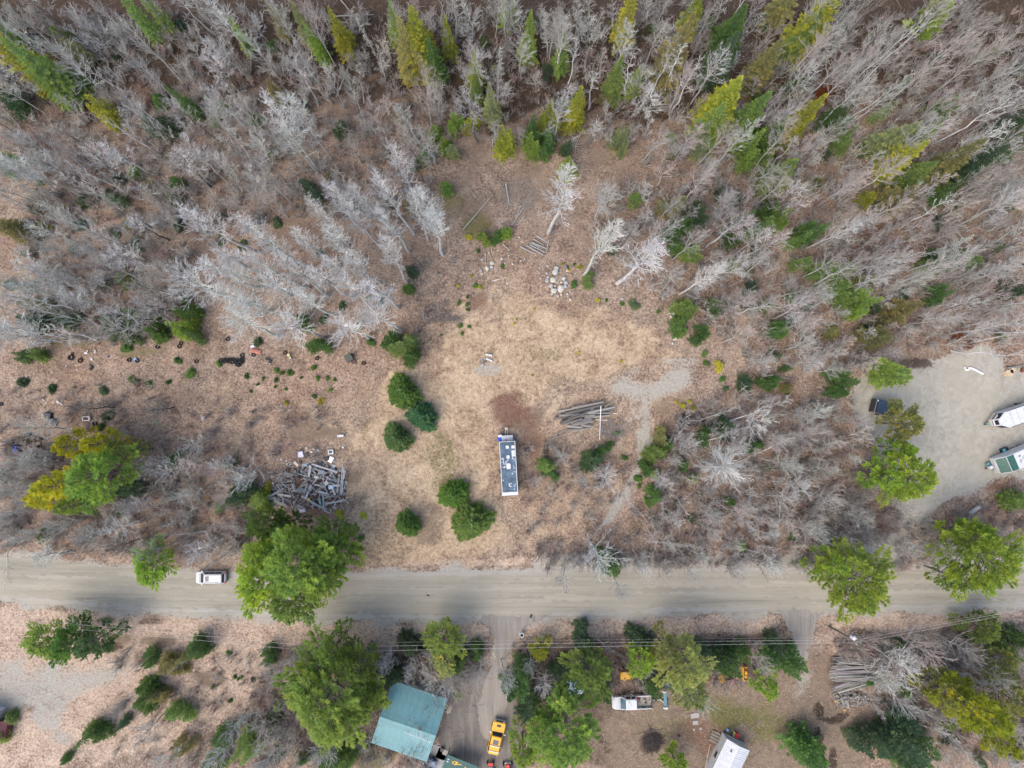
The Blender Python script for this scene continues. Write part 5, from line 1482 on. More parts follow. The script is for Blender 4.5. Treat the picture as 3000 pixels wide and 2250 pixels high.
for x, y, w, h, c in CON:
    if w < 5:
        continue
    slim = h / w > .17 and y < 520
    pr = rng.choice(SPRUCE) if slim else rng.choice(CLUMP)
    if x > 1380 and y < 780:
        w *= 1.22; h *= 1.1
    tag_ = ('tall' if h > 9 else 'small' if h < 5 else 'mid-sized')
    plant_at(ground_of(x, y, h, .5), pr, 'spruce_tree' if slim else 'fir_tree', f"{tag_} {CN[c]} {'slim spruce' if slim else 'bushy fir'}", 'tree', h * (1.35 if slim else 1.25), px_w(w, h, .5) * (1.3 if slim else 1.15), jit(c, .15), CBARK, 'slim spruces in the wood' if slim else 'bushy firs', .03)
for x, y, w, h in [(1790, 192, 36, 5), (2075, 728, 24, 3), (2095, 748, 16, 2), (1306, 1412, 30, 3), (1950, 240, 1, 1)]:
    if w > 5:
        plant_at(ground_of(x, y, h, .5), rng.choice(SPRUCE), 'dead_fir', 'rust-brown dead fir', 'tree', h, px_w(w, h, .5), jit((.24, .085, .035)), CBARK, 'rust-brown dead firs', .05)

# low green shrubs dotted about
SHR = [(280, 818, 16, 0), (290, 824, 18, 0), (223, 843, 22, 1), (50, 830, 28, 1), (110, 840, 22, 1), (230, 896, 30, 1), (217, 923, 20, 0), (273, 753, 26, 0), (383, 780, 20, 0), (410, 806, 26, 0), (530, 813, 14, 0), (540, 846, 9, 0), (473, 786, 16, 0), (320, 826, 14, 0), (363, 826, 14, 1),
       (596, 800, 14, 0), (625, 808, 18, 0), (608, 806, 12, 0), (595, 821, 12, 0), (568, 818, 9, 0), (556, 831, 8, 0), (593, 835, 8, 0), (678, 795, 14, 0), (686, 816, 12, 0), (706, 817, 12, 0), (721, 821, 9, 0), (714, 843, 10, 0), (678, 855, 12, 0), (691, 865, 17, 2), (618, 870, 12, 2), (616, 841, 9, 0), (648, 815, 8, 0),
       (1026, 615, 13, 0), (1038, 621, 12, 2), (1009, 657, 12, 0), (993, 654, 12, 0), (1011, 668, 11, 0), (996, 704, 13, 0), (1013, 706, 9, 0), (999, 720, 9, 0), (953, 724, 7, 0), (1019, 596, 8, 2), (989, 616, 8, 2), (1010, 641, 9, 0), (1086, 574, 12, 0), (1013, 510, 16, 2), (1033, 541, 10, 0), (796, 646, 16, 0),
       (1239, 613, 20, 0), (1252, 575, 12, 2), (1291, 646, 12, 2), (1368, 661, 28, 1), (1344, 658, 12, 0), (1310, 648, 8, 0), (1423, 673, 10, 0), (1524, 765, 16, 0), (1526, 786, 16, 0), (1556, 790, 26, 2), (1563, 820, 16, 0), (1569, 840, 14, 1), (1319, 960, 18, 0), (1336, 936, 12, 0), (1326, 936, 9, 0), (1378, 1033, 20, 0),
       (1513, 1067, 14, 0), (786, 1112, 17, 2), (780, 1163, 17, 0), (736, 1108, 21, 2), (578, 1053, 24, 2), (460, 1486, 11, 0), (507, 1463, 10, 0), (521, 1463, 10, 0), (513, 1468, 8, 0), (497, 1516, 12, 1), (493, 1413, 14, 0), (423, 1499, 8, 2), (546, 1469, 11, 1), (1216, 570, 8, 2), (1228, 584, 8, 2), (1225, 577, 8, 0), (1240, 570, 8, 0),
       (1700, 850, 14, 0), (1760, 620, 14, 0), (2060, 560, 18, 0), (2078, 700, 8, 0), (1380, 1050, 12, 0), (1620, 1000, 20, 1), (1660, 1010, 22, 1), (1730, 1060, 26, 1), (1760, 1010, 22, 1), (1790, 1150, 24, 1), (1460, 1090, 18, 0), (1440, 1110, 14, 0), (1350, 990, 16, 0), (700, 690, 22, 1), (740, 660, 20, 1), (820, 655, 22, 1), (600, 480, 26, 1), (690, 545, 20, 1),
       (520, 530, 26, 1), (480, 520, 24, 1), (780, 700, 26, 1), (800, 740, 22, 0), (560, 740, 24, 1), (250, 500, 26, 1), (300, 530, 26, 1), (160, 540, 24, 1), (330, 480, 24, 1), (60, 545, 30, 1), (420, 450, 22, 1), (20, 620, 30, 1), (1250, 760, 7, 2), (1340, 780, 9, 2), (1155, 668, 6, 2), (1115, 690, 6, 2), (1110, 700, 6, 2), (1150, 810, 6, 2), (1475, 875, 14, 2), (1490, 868, 12, 2), (1499, 880, 12, 2), (1460, 868, 8, 2)]
for x, y, w, k in SHR:
    c = (GRN, DKG, YEL)[k]
    d = px_w(w, 1, 0)
    plant_at(ground_of(x, y, .6, .5), rng.choice(LOW), 'shrub', f"{'tiny' if w < 11 else 'low'} {('green', 'dull dark', 'yellowish')[k]} shrub", 'shrub', .25 + .4 * d, d * .95, jit(tuple(k * 1.25 for k in c), .25), CBARK, 'low green shrubs', 0)

# ---- the wood: leafless trees and saplings one by one, then the brush between them
NOTREE = [APRON, CLEARING, ROAD, LOT, DRIVE, DRIVE2, YARD, GRAVELY, VERGE, VERGE2, VERGE3]


def free(x, y, m):
    return all(float(inside(p, np.array([x]), np.array([y]))[0]) > m for p in NOTREE) and not (780 < x < 985 and 1455 < y < 1700)


def scatter(regions, gap, seed, margin=10):
    r = random.Random(seed)
    pts = []
    for poly, n in regions:
        xs = [p[0] for p in poly]; ys = [p[1] for p in poly]
        k = tries = 0
        while k < n and tries < n * 40:
            tries += 1
            q = (r.uniform(min(xs), max(xs)), r.uniform(min(ys), max(ys)))
            if float(inside(poly, np.array([q[0]]), np.array([q[1]]))[0]) > 0 or not free(q[0], q[1], margin):
                continue
            if any(abs(q[0] - o[0]) < gap and abs(q[1] - o[1]) < gap for o in pts):
                continue
            pts.append(q); k += 1
    return pts


NORTH = [(10, 110), (500, 60), (1100, 60), (1700, 60), (2200, 120), (2200, 330), (1500, 330), (900, 330), (10, 330)]
WEST = [(60, 330), (960, 330), (900, 480), (600, 470), (420, 560), (400, 700), (300, 745), (60, 745)]
EAST = [(1400, 330), (2180, 330), (2180, 740), (2080, 740), (1850, 800), (1640, 820), (1520, 700), (1420, 640), (1260, 500), (1330, 400)]
SEAST = [(1560, 850), (1840, 860), (1900, 1000), (1930, 1120), (1900, 1190), (1400, 1190), (1400, 1050), (1460, 900)]
SWEST = [(0, 960), (500, 970), (560, 1080), (540, 1200), (300, 1200), (0, 1180)]
TREES = scatter([(NORTH, 120), (WEST, 66), (EAST, 84)], 17, 4) + scatter([(SEAST, 8), (SWEST, 6)], 22, 5)
for x, y in TREES:
    p = P(x, y)
    h = rng.uniform(12, 19) if y < 750 else rng.uniform(7, 10)
    if x < 700 and y < 700:
        c = rng.choice([ASH, ASH, GRY, GRY, TAUPE, PALE])
    elif x > 1500 and y < 800:
        c = rng.choice([GRY, GRY, TAUPE, PINK, PINK, ASH])
    else:
        c = rng.choice([GRY, GRY, TAUPE, PINK, ASH])
    n_ = {PALE: 'whitish', ASH: 'ash-grey', GRY: 'grey', PINK: 'pinkish', TAUPE: 'brownish'}[c]
    dk = rng.random() < .3
    plant_at((p.x, p.y), rng.choice(GREY), 'bare_tree', ('tall ' if h > 16 else '') + n_ + ' leafless tree', 'tree', h, rng.uniform(4.0, 7.2), jit(c), jit((.12, .105, .095) if dk else GRY), 'leafless trees of the wood', .05)
LIMBS = scatter([(SEAST, 28), (EAST, 22), (NORTH, 14), (SWEST, 14), (WEST, 10)], 16, 41, 4)
for x, y in LIMBS:
    p = P(x, y)
    tr, cr, ph, pr = rng.choice(BIRCH)
    L = rng.uniform(3.5, 8) / ph
    a_ = rng.uniform(0, 6.28)
    d_ = Vector((math.cos(a_), math.sin(a_), rng.uniform(.04, .22)))
    o = thing('fallen_limb', where('pale leafless limb lying flat', p), 'limb', (p.x, p.y, .12), 0, 'pale limbs lying in the thickets')
    o.rotation_euler = d_.to_track_quat('Z', 'Y').to_euler()
    o.scale = (L * 1.1, L * 1.1, L)
    k_ = jit(rng.choice([PALE, ASH, PALE, GRY]), .1)
    put('trunk', tr, None, o, color=k_); put('crown', cr, None, o, color=k_)
NORTH2 = [(-20, 30), (2230, 30), (2230, 330), (-20, 330)]
SAPS = scatter([(NORTH2, 90), (WEST, 45), (EAST, 75), (SEAST, 32), (SWEST, 18), ([(1850, 1370), (2210, 1360), (2210, 1650), (1850, 1600)], 10), ([(560, 1400), (1000, 1400), (1000, 1650), (560, 1650)], 10)], 14, 9, 4)
for x, y in SAPS:
    p = P(x, y)
    h = rng.uniform(5, 9.5)
    c = rng.choice([PINK, PINK, TAUPE, GRY, GRY, ASH])
    n_ = {ASH: 'ash-grey', GRY: 'grey', PINK: 'pinkish', TAUPE: 'brownish'}[c]
    plant_at((p.x, p.y), rng.choice(POLE), 'sapling', n_ + ' leafless sapling', 'tree', h, rng.uniform(2.6, 4.6), jit(c), jit(GRY), 'leafless saplings of the wood', .08)

UND = scatter([(NORTH2, 36), (WEST, 34), (EAST, 30), (SEAST, 4), (SWEST, 8), ([(560, 1400), (1000, 1400), (1000, 1650), (560, 1650)], 12), ([(1850, 1370), (2210, 1360), (2210, 1650), (1850, 1600)], 14)], 18, 14, 6)
for x, y in UND:
    p = P(x, y)
    w = rng.uniform(1.2, 2.6)
    cc_ = rng.choice([GRN, DKG, OLV, DKG, GRN, MID])
    plant_at((p.x, p.y), rng.choice(PINEY + SPRUCE[:2]), 'young_fir', 'young ' + CN[cc_] + ' fir in the understorey', 'tree', rng.uniform(1.2, 3.2), w, jit(cc_, .2), CBARK, 'young firs of the understorey', .05)

# brush: too many stems to count, one object per kind of stem
def brush_stuff(name, regions, protos, col, seed, lo, hi, dens):
    m = NT(name + '_stems')
    oi = m.n('ShaderNodeObjectInfo')
    cc_ = m.ramp(oi.outputs['Random'], [(0, tuple(k * .72 for k in col)), (.5, col), (1, tuple(k * 1.3 for k in col))])
    mat = m.done(cc_, .9, .2)
    cl = bpy.data.collections.new(name + '_stem_shapes')
    for k, (v, q) in enumerate(protos):
        me_ = mesh_np('stems', v, q); me_.materials.append(mat)
        cl.objects.link(bpy.data.objects.new('stems', me_))
    rb = random.Random(seed)
    pts = []
    for poly, n in regions:
        xs = [p[0] for p in poly]; ys = [p[1] for p in poly]
        N = int(n * dens)
        ax = np.array([rb.uniform(min(xs), max(xs)) for _ in range(N * 2)]); ay = np.array([rb.uniform(min(ys), max(ys)) for _ in range(N * 2)])
        ok = (inside(poly, ax, ay) + 8 * wob(ax * 2, ay * 2, seed) < 0) & (wob(ax * 1.6, ay * 1.6, seed + 3) > -.55)
        for pp in (ROAD, LOT, DRIVE, DRIVE2, APRON, STRAW):
            ok &= inside(pp, ax, ay) > 3
        for x_, y_ in list(zip(ax[ok], ay[ok]))[:N]:
            pts.append(tuple(P(x_, y_)))
    me_ = bpy.data.meshes.new(name)
    me_.from_pydata(pts, [], [])
    r = np.random.RandomState(seed)
    n = len(pts)
    for nm_, ty, val in (('turn', 'FLOAT', r.rand(n) * 6.28), ('size', 'FLOAT', lo + (hi - lo) * r.rand(n) ** 1.4), ('pick', 'INT', r.randint(0, len(protos), n))):
        at = me_.attributes.new(nm_, ty, 'POINT'); at.data.foreach_set('value', val.astype(np.float32 if ty == 'FLOAT' else np.int32))
    ob = put(name, me_, None, kind='stuff')
    ng = bpy.data.node_groups.new(name + '_scatter', 'GeometryNodeTree')
    ng.interface.new_socket('Geometry', in_out='INPUT', socket_type='NodeSocketGeometry')
    ng.interface.new_socket('Geometry', in_out='OUTPUT', socket_type='NodeSocketGeometry')
    N_ = ng.nodes.new; L_ = ng.links.new
    gi, go = N_('NodeGroupInput'), N_('NodeGroupOutput')
    ci = N_('GeometryNodeCollectionInfo'); ci.inputs['Collection'].default_value = cl
    ci.inputs['Separate Children'].default_value = True; ci.inputs['Reset Children'].default_value = True
    ip = N_('GeometryNodeInstanceOnPoints'); ip.inputs['Pick Instance'].default_value = True
    def attr(nm_, ty):
        q = N_('GeometryNodeInputNamedAttribute'); q.data_type = ty; q.inputs['Name'].default_value = nm_
        return q.outputs['Attribute']
    cx_ = N_('ShaderNodeCombineXYZ'); L_(attr('turn', 'FLOAT'), cx_.inputs[2])
    er = N_('FunctionNodeEulerToRotation'); L_(cx_.outputs[0], er.inputs[0])
    L_(gi.outputs[0], ip.inputs['Points']); L_(ci.outputs[0], ip.inputs['Instance']); L_(attr('pick', 'INT'), ip.inputs['Instance Index'])
    L_(er.outputs[0], ip.inputs['Rotation']); L_(attr('size', 'FLOAT'), ip.inputs['Scale']); L_(ip.outputs[0], go.inputs[0])
    md = ob.modifiers.new('scatter', 'NODES'); md.node_group = ng
    return ob


BUSH = [bush_proto(400 + i, 1.0, 15, (.5, .9, .7)[i % 3], .0085, 5) for i in range(6)]
TALLB = [bush_proto(420 + i, 1.0, 9, .35, .0065, 9) for i in range(6)]
LOWER = [([(1885, 1370), (2230, 1350), (2230, 1650), (1885, 1600)], 190), ([(560, 1395), (1050, 1395), (1050, 1655), (560, 1655)], 250), ([(880, 560), (990, 560), (960, 680), (900, 720)], 16), ([(1100, 1040), (1380, 1030), (1380, 1215), (1110, 1215)], 46),
         ([(1130, 960), (1370, 960), (1350, 1060), (1130, 1060)], 46), ([(400, 860), (740, 880), (700, 1000), (560, 1060), (420, 960)], 50), ([(-20, 830), (380, 830), (380, 960), (-20, 960)], 50), ([(1200, 1190), (1900, 1190), (1900, 1232), (1180, 1232)], 110), ([(1090, 1395), (1640, 1380), (1640, 1480), (1090, 1500)], 210),
         ([(250, 1400), (560, 1400), (560, 1650), (250, 1650)], 70), ([(950, 1400), (1040, 1400), (1040, 1460), (850, 1470)], 46), (LINK, 40), ([(1990, 1120), (2220, 1070), (2220, 1190), (2000, 1190)], 90), ([(1800, 1370), (1900, 1370), (1960, 1430), (1880, 1430), (1810, 1415)], 70)]
WOODS = [(NORTH2, 850), (WEST, 380), (EAST, 500), (SEAST, 380), (SWEST, 270)]
brush_stuff('grey_brush', WOODS + LOWER, BUSH, (.40, .365, .325), 31, .9, 2.6, 1.0)
brush_stuff('reddish_brush', WOODS + LOWER, BUSH, (.44, .325, .285), 32, .8, 2.4, .75)
brush_stuff('pale_saplings', WOODS + LOWER[:2] + LOWER[7:8], TALLB, (.48, .445, .40), 33, 2.0, 5.0, .65)

# fallen sticks on the forest floor and stiff dry grass in the clearing
rs = np.random.RandomState(8)
def strewn(n, polys, seed):
    r = np.random.RandomState(seed)
    xs = r.uniform(-40, 2250, n * 6); ys = r.uniform(-40, 1700, n * 6)
    ok = np.zeros(len(xs), bool)
    for p in polys:
        ok |= inside(p, xs, ys) < 0
    for p in (ROAD, LOT, DRIVE, DRIVE2):
        ok &= inside(p, xs, ys) > 3
    xs, ys = xs[ok][:n], ys[ok][:n]
    # plan units -> ground
    cx, cy = (xs * KD - 1500) / 2000, -(ys * KD - 1125) / 2000
    tt = -ALT / (cy * _s - _c)
    return np.column_stack([tt * cx, tt * (cy * _c + _s)])


pt = strewn(6500, [[(-40, -40), (2250, -40), (2250, 740), (1500, 700), (1200, 540), (880, 700), (-40, 740)], SEAST, SWEST, [(560, 1380), (2250, 1350), (2250, 1700), (-40, 1700)]], 1)
L = rs.gamma(2.0, .5, len(pt)) + .25; a = rs.rand(len(pt)) * 6.28; z = rs.uniform(.02, .22, len(pt))
d = np.column_stack([np.cos(a) * L, np.sin(a) * L, rs.randn(len(pt)) * .08])
p0 = np.column_stack([pt, z]); r_ = rs.uniform(.012, .035, len(pt))
v, q = tubes_np(p0, p0 + d, r_, r_ * .6, 3)
put('fallen_twigs', mesh_np('fallen_twigs', v, q), M_BRUSH, color=(.34, .29, .25), kind='stuff')
for nm, n, polys, colr, sd, hh in (('dry_grass', 15000, [STRAW, STRAW, YARD], (.40, .31, .20), 2, .30), ('dry_weeds', 5000, [CLEARING, LEFTOPEN, SOUTHOPEN, VERGE, VERGE2, VERGE3], (.33, .24, .17), 3, .22)):
    pt = strewn(n, polys, sd)
    k = len(pt)
    a = rs.rand(k) * 6.28; L = rs.uniform(.6, 1.4, k) * hh
    c0 = np.column_stack([pt, np.full(k, -.02)])
    tip = c0 + np.column_stack([np.cos(a) * L, np.sin(a) * L, L * rs.uniform(.15, .9, k)])
    sd_ = np.column_stack([-np.sin(a), np.cos(a), np.zeros(k)]) * (.02 + .035 * rs.rand(k))[:, None]
    v = np.stack([c0 - sd_, c0 + sd_, tip], 1).reshape(-1, 3)
    put(nm, mesh_np(nm, v, None, np.arange(len(v)).reshape(-1, 3)), M_BRUSH, color=colr, kind='stuff')

# ------------------------------------------------------------------ timber
LOGC = [(.235, .218, .198), (.285, .268, .248), (.185, .17, .152), (.33, .31, .28), (.24, .215, .19)]
def tone(c, k):
    return tuple(q * k for q in c)


_logs = []
for k in range(6):
    r_ = random.Random(900 + k)
    m = MB()
    rings = []
    nr_ = 6
    cx = cy = 0
    for i in range(nr_):
        x = -0.5 + i / (nr_ - 1)
        cx += r_.uniform(-.012, .012) * 8; cy += r_.uniform(-.012, .012) * 8
        rad = 1.0 - .28 * i / (nr_ - 1)
        rings.append([Vector((x, cx * .12 + rad * math.cos(t) * r_.uniform(.93, 1.07), cy * .12 + rad * math.sin(t) * r_.uniform(.93, 1.07))) for t in (j * 6.283 / 9 for j in range(9))])
    m.loft(rings)
    _logs.append(m.mesh('log'))
    _logs[-1].materials.append(M_WOOD)


def log(p, q, r, col, label, group, name='log', cat='log', k=None):
    p, q = Vector(p), Vector(q)
    d = q - p
    o = put(name, _logs[rng.randrange(6) if k is None else k], None, loc=(p + q) / 2, color=col)
    o.rotation_euler = d.to_track_quat('X', 'Z').to_euler()
    o.scale = (d.length, r, r)
    tag(o, label, cat, group)
    return o


z3 = Z((1610, 1150), 9.76)
LOGS = [(250, 545, 880, 420, .13, .2), (640, 450, 1545, 270, .17, .35), (440, 610, 1545, 350, .16, .35), (700, 600, 1500, 420, .13, .2), (270, 655, 900, 620, .15, .3), (150, 730, 880, 660, .16, .2), (620, 690, 1870, 410, .15, .55), (1560, 430, 1785, 285, .09, .5),
        (1380, 560, 1870, 470, .13, .3), (1040, 600, 1760, 580, .12, .5), (880, 670, 1300, 650, .1, .5), (1000, 720, 1725, 655, .15, .45), (300, 890, 1040, 590, .17, .75), (330, 860, 700, 780, .13, .3), (400, 905, 930, 745, .13, .65), (620, 860, 1200, 745, .14, .5), (650, 920, 1245, 820, .2, .6),
        (560, 890, 760, 920, .12, .3), (500, 950, 935, 1000, .16, .35), (890, 930, 1245, 970, .15, .5), (520, 1065, 840, 1035, .13, .25), (610, 1110, 1230, 1010, .10, .3), (700, 470, 1300, 380, .14, .15), (900, 760, 1500, 620, .14, .2), (760, 820, 1100, 770, .13, .15), (1100, 520, 1850, 440, .12, .12), (480, 780, 1000, 700, .14, .15), (1250, 700, 1700, 610, .12, .15), (420, 640, 1150, 500, .13, .1), (350, 820, 1000, 700, .12, .1), (600, 960, 1150, 890, .13, .1), (820, 690, 1600, 560, .13, .1), (560, 1010, 1000, 950, .11, .08), (1000, 560, 1500, 470, .12, .45), (780, 860, 1230, 780, .12, .7), (540, 740, 1100, 640, .12, .75)]
ORD = 'first second third fourth fifth sixth seventh eighth ninth tenth eleventh twelfth thirteenth fourteenth fifteenth sixteenth seventeenth eighteenth nineteenth twentieth'.split()
ORD += [t_ + '-' + o_ for t_ in ('twenty', 'thirty', 'forty', 'fifty', 'sixty') for o_ in ORD[:9]]
rank = {i: k for k, i in enumerate(sorted(range(len(LOGS)), key=lambda i: LOGS[i][1] + LOGS[i][3]))}
for i, (a_, b_, c_, d_, r, z) in enumerate(LOGS):
    log(z3(a_, b_, z * 1.7), z3(c_, d_, z * 1.7 + rng.uniform(-.1, .2)), r * 1.4, tone(rng.choice(LOGC), rng.uniform(.6, 1.15)), ('thick ' if r > .155 else 'slender ' if r < .125 else '') + ('long ' if abs(c_ - a_) > 900 else 'short ' if abs(c_ - a_) < 480 else '') + f'grey log, {ORD[rank[i]]} from the north in the big log pile', 'logs of the big log pile')
for a_, b_, c_, d_, r, z, lab in ((0, 1350, 640, 1130, .07, .15, 'long thin pole reaching out of the log pile, southernmost'), (60, 1260, 560, 1020, .07, .15, 'thin pole beside the southernmost one at the log pile'), (480, 1280, 800, 1160, .05, .12, 'short thin stick at the south edge of the log pile'), (690, 1410, 1060, 1070, .06, .15, 'dark thin limb pointing south-west out of the log pile'),
                                  (1180, 500, 1280, 420, .09, .75, 'short pale billet lying on top of the log pile')):
    log(z3(a_, b_, z), z3(c_, d_, z), r, jit(LOGC[3]), lab, None, 'pole')
WB = (.70, .69, .67)
for a_, b_, c_, d_, r, lab in ((1470, 390, 1430, 1350, .07, 'long white birch pole lying across the log pile'), (1310, 780, 1660, 795, .05, 'short white birch stick crossing the long birch pole'), (1390, 1545, 1540, 1550, .05, 'white stick at the south end of the long birch pole'), (1820, 600, 1940, 600, .05, 'small white stick at the east end of the log pile'), (1310, 1590, 1390, 1500, .04, 'thin white twig by the end of the birch pole')):
    log(z3(a_, b_, 1.75 if r > .06 else .6), z3(c_, d_, .35 if r > .06 else .6), r, WB, lab, None, 'birch_pole')
z4 = Z((1370, 680), 6.32)
for i, (a_, b_, c_, d_, r, z) in enumerate(((975, 265, 1245, 400, .14, .15), (1090, 245, 1410, 425, .17, .2), (1150, 230, 1440, 380, .13, .35), (1160, 195, 1380, 310, .13, .25), (1190, 190, 1480, 310, .14, .35), (1220, 125, 1410, 240, .13, .2))):
    log(z4(a_, b_, z), z4(c_, d_, z), r, jit(LOGC[1], .1), ('lowest', 'second lowest', 'third', 'fourth', 'fifth', 'uppermost')[i] + ' grey log of the small log stack', 'logs of the small stack')
for a_, b_, c_, d_, r, lab in ((1500, 150, 1460, 385, .10, 'cross log at the east end of the small log stack'), (1280, 70, 1470, 190, .05, 'thin pole above the small log stack'), (660, 225, 790, 345, .12, 'single dark log west of the small log stack'), (330, 380, 340, 600, .08, 'upright-lying grey log among the western stones'), (460, 905, 595, 870, .05, 'bleached white stick in the grass south of the stones'), (440, 270, 445, 370, .03, 'thin pale stick north of the western stones')):
    log(z4(a_, b_, .12), z4(c_, d_, .12), r, jit(LOGC[3] if r > .06 else WB), lab, None, 'fallen_log')

zr = Z((2380, 1840), 6.635)
for i in range(64):
    f = i / 63
    y0 = 570 + 640 * ((i * 37) % 64) / 63
    x0 = rng.uniform(330, 520); x1 = rng.uniform(900, 1450)
    sl = rng.uniform(-90, 90) - (170 if y0 > 1040 else 0)
    log(zr(x0, y0 + (80 if y0 > 1040 else 0), rng.uniform(.15, .35) + .9 * math.sin(math.pi * min(1, max(0, (y0 - 540) / 700)))), zr(x1, y0 + sl, rng.uniform(.2, .9)), rng.uniform(.05, .12), jit(rng.choice(LOGC[:4]), .18), f'long grey log, {ORD[(i * 37) % 64]} from the north in the stack by the firewood', 'long logs stacked by the firewood')
_bil = []
for k in range(4):
    r_ = random.Random(40 + k)
    m = MB(); a0 = r_.uniform(0, 3)
    tri = [Vector((0, .5 * math.cos(a0 + t), .5 * math.sin(a0 + t))) for t in (0, 1.9, 3.6, 4.9)]
    m.loft([[p + Vector((-.5, 0, 0)) for p in tri], [p * 1.0 + Vector((.5, r_.uniform(-.05, .05), 0)) for p in tri]])
    _bil.append(m.mesh('firewood')); _bil[-1].materials.append(M_WOOD)
for i in range(170):
    a_ = rng.uniform(0, 6.28); rr_ = math.sqrt(rng.random())
    u, v_ = 760 + 350 * rr_ * math.cos(a_), 1400 + 150 * rr_ * math.sin(a_)
    z = .1 + .9 * (1 - rr_) * rng.uniform(.5, 1)
    o = put('firewood', rng.choice(_bil), None, loc=zr(u, v_, z), color=jit(rng.choice(LOGC + [(.30, .28, .27), (.50, .36, .20)] if rng.random() < .5 else LOGC), .15), rot=(rng.uniform(-.4, .4), rng.uniform(-.6, .6), rng.uniform(0, 6.28)))
    o.scale = (rng.uniform(.4, .6), .22, .22)
    br_ = ('east', 'north-east', 'north', 'north-west', 'west', 'south-west', 'south', 'south-east')[int((-a_ % 6.28) / .785 + .5) % 8]
    lum = sum(o.color[:3]) / 3
    tag(o, f"{'orange' if o.color[0] > .42 else 'pale' if lum > .35 else 'dark' if lum < .24 else 'grey'} {'upright' if abs(o.rotation_euler[1]) > .35 else 'flat'} billet {'deep inside' if rr_ < .45 else 'midway out on' if rr_ < .75 else 'at the rim of'} the {br_} side of the firewood heap", 'firewood', 'split billets of the firewood heap')
for a_, b_, lab in ((490, 1410, 'orange sawn log round at the west edge of the firewood heap'), (440, 1420, 'smaller orange log round west of the firewood heap'), (622, 1585, 'tan log round just south of the firewood heap')):
    p = zr(a_, b_, .1)
    tag(MB().tube(p - Vector((0, 0, .1)), p + Vector((0, 0, .2)), .2, .19, 10).build('log_round', paint('sawn_wood', (.52, .28, .10), .8) if 'sawn_wood' not in bpy.data.materials else bpy.data.materials['sawn_wood']), lab, 'log round')

# stack of poles in the wood, fallen trunks
D3 = lambda ox, oy: (lambda x, y, z=0.0: P(ox + x / 3, oy + y / 3, z))
w2 = D3(1106, 0)
for i in range(13):
    y0 = 585 + i * 11
    log(w2(rng.uniform(880, 960), y0 + rng.uniform(-6, 14), .15 + .03 * (i % 3)), w2(rng.uniform(1020, 1045), y0 + rng.uniform(-10, 6), .2), rng.uniform(.05, .09), jit(LOGC[3], .15), f'thin bleached pole, {ORD[i]} from the north in the stack felled in the wood', 'thin poles of the felled stack')
log(w2(1032, 570, .4), w2(1020, 770, .2), .06, WB, 'white pole lying upright across the east end of the felled stack', None, 'birch_pole')
w1 = D3(553, 0)
for a_, b_, c_, d_, r, lab in ((410, 112, 625, 98, .10, 'long bleached trunk fallen in the dark wet hollow, topmost'), (430, 125, 610, 150, .09, 'bleached trunk just south of the topmost fallen trunk'), (640, 98, 765, 95, .07, 'short bleached trunk east of the topmost fallen trunk'), (550, 0, 620, 85, .08, 'bleached trunk slanting down from the frame edge'),
                               (455, 460, 560, 505, .07, 'yellowish pole fallen among the alders, lower of two'), (440, 465, 505, 430, .07, 'yellowish pole fallen among the alders, upper of two'), (520, 630, 610, 400, .10, 'pale leaning trunk between grey bushes'), (1340, 1490, 1535, 1260, .11, 'grey fallen trunk slanting through the brush north-west of the stones'),
                               (1620, 1190, 1640, 1320, .12, 'bleached broken stub in the cut brush'), (1360, 1200, 1440, 1290, .05, 'thin pole in the reddish brush'), (1490, 1480, 1440, 1560, .05, 'thin grey pole beside the green fir cluster')):
    log(w1(a_, b_, .35), w1(c_, d_, .2), r, jit(LOGC[3]), lab, None, 'fallen_log')
w3 = D3(1106, 0)
for a_, b_, c_, d_, r, lab in ((0, 1460, 75, 1345, .13, 'thick bleached log west of the lone pale tree, lowest'), (20, 1425, 60, 1330, .08, 'thin bleached log beside the thick one'), (35, 1460, 85, 1395, .1, 'short bleached log south of the lone pale tree'), (60, 1340, 150, 1210, .06, 'thin grey pole in the slash pile by the lone tree'), (40, 1310, 100, 1150, .06, 'steep thin pole in the slash pile'), (110, 1320, 160, 1250, .05, 'short thin pole in the slash pile')):
    log(w3(a_, b_, .2), w3(c_, d_, .3), r, jit(LOGC[3]), lab, None, 'fallen_log')
w4 = D3(1659, 0)
w5 = D3(1659, 553)
for f_, a_, b_, c_, d_, r, lab in ((w5, 1215, 80, 1400, 40, .16, 'thick grey fallen trunk east of the shrubs above the gravel yard'), (w5, 1200, 300, 1340, 80, .08, 'dark fallen trunk crossing the leaf litter north of the gravel yard'), (w5, 1050, 170, 1240, 235, .08, 'dark log meeting the crossing trunk'), (w5, 1160, 0, 1195, 180, .06, 'thin dark pole north of the dark log'),
                                   (w5, 320, 870, 440, 915, .12, 'pale log by the west edge of the gravel yard'), (w5, 0, 760, 190, 805, .08, 'grey log among the firs west of the gravel yard'), (w4, 1110, 1635, 1290, 1540, .14, 'thick grey log fallen in the eastern wood'), (w4, 1150, 1500, 1170, 1620, .09, 'upright-lying log in the eastern wood'), (w4, 1210, 1490, 1380, 1659, .1, 'dark diagonal log in the eastern wood'),
                                   (w4, 1000, 1480, 1040, 1650, .08, 'dark thin log in the eastern wood'), (w4, 350, 1300, 410, 1400, .08, 'short dark log near the dark brush'), (w4, 150, 1310, 350, 1150, .06, 'long thin pole in the dark brush'), (w5, 650, 1200, 700, 1120, .07, 'thin log in the thicket by the olive pine')):
    log(f_(a_, b_, .25), f_(c_, d_, .3), r, jit(LOGC[rng.randrange(5)]), lab, None, 'fallen_log')
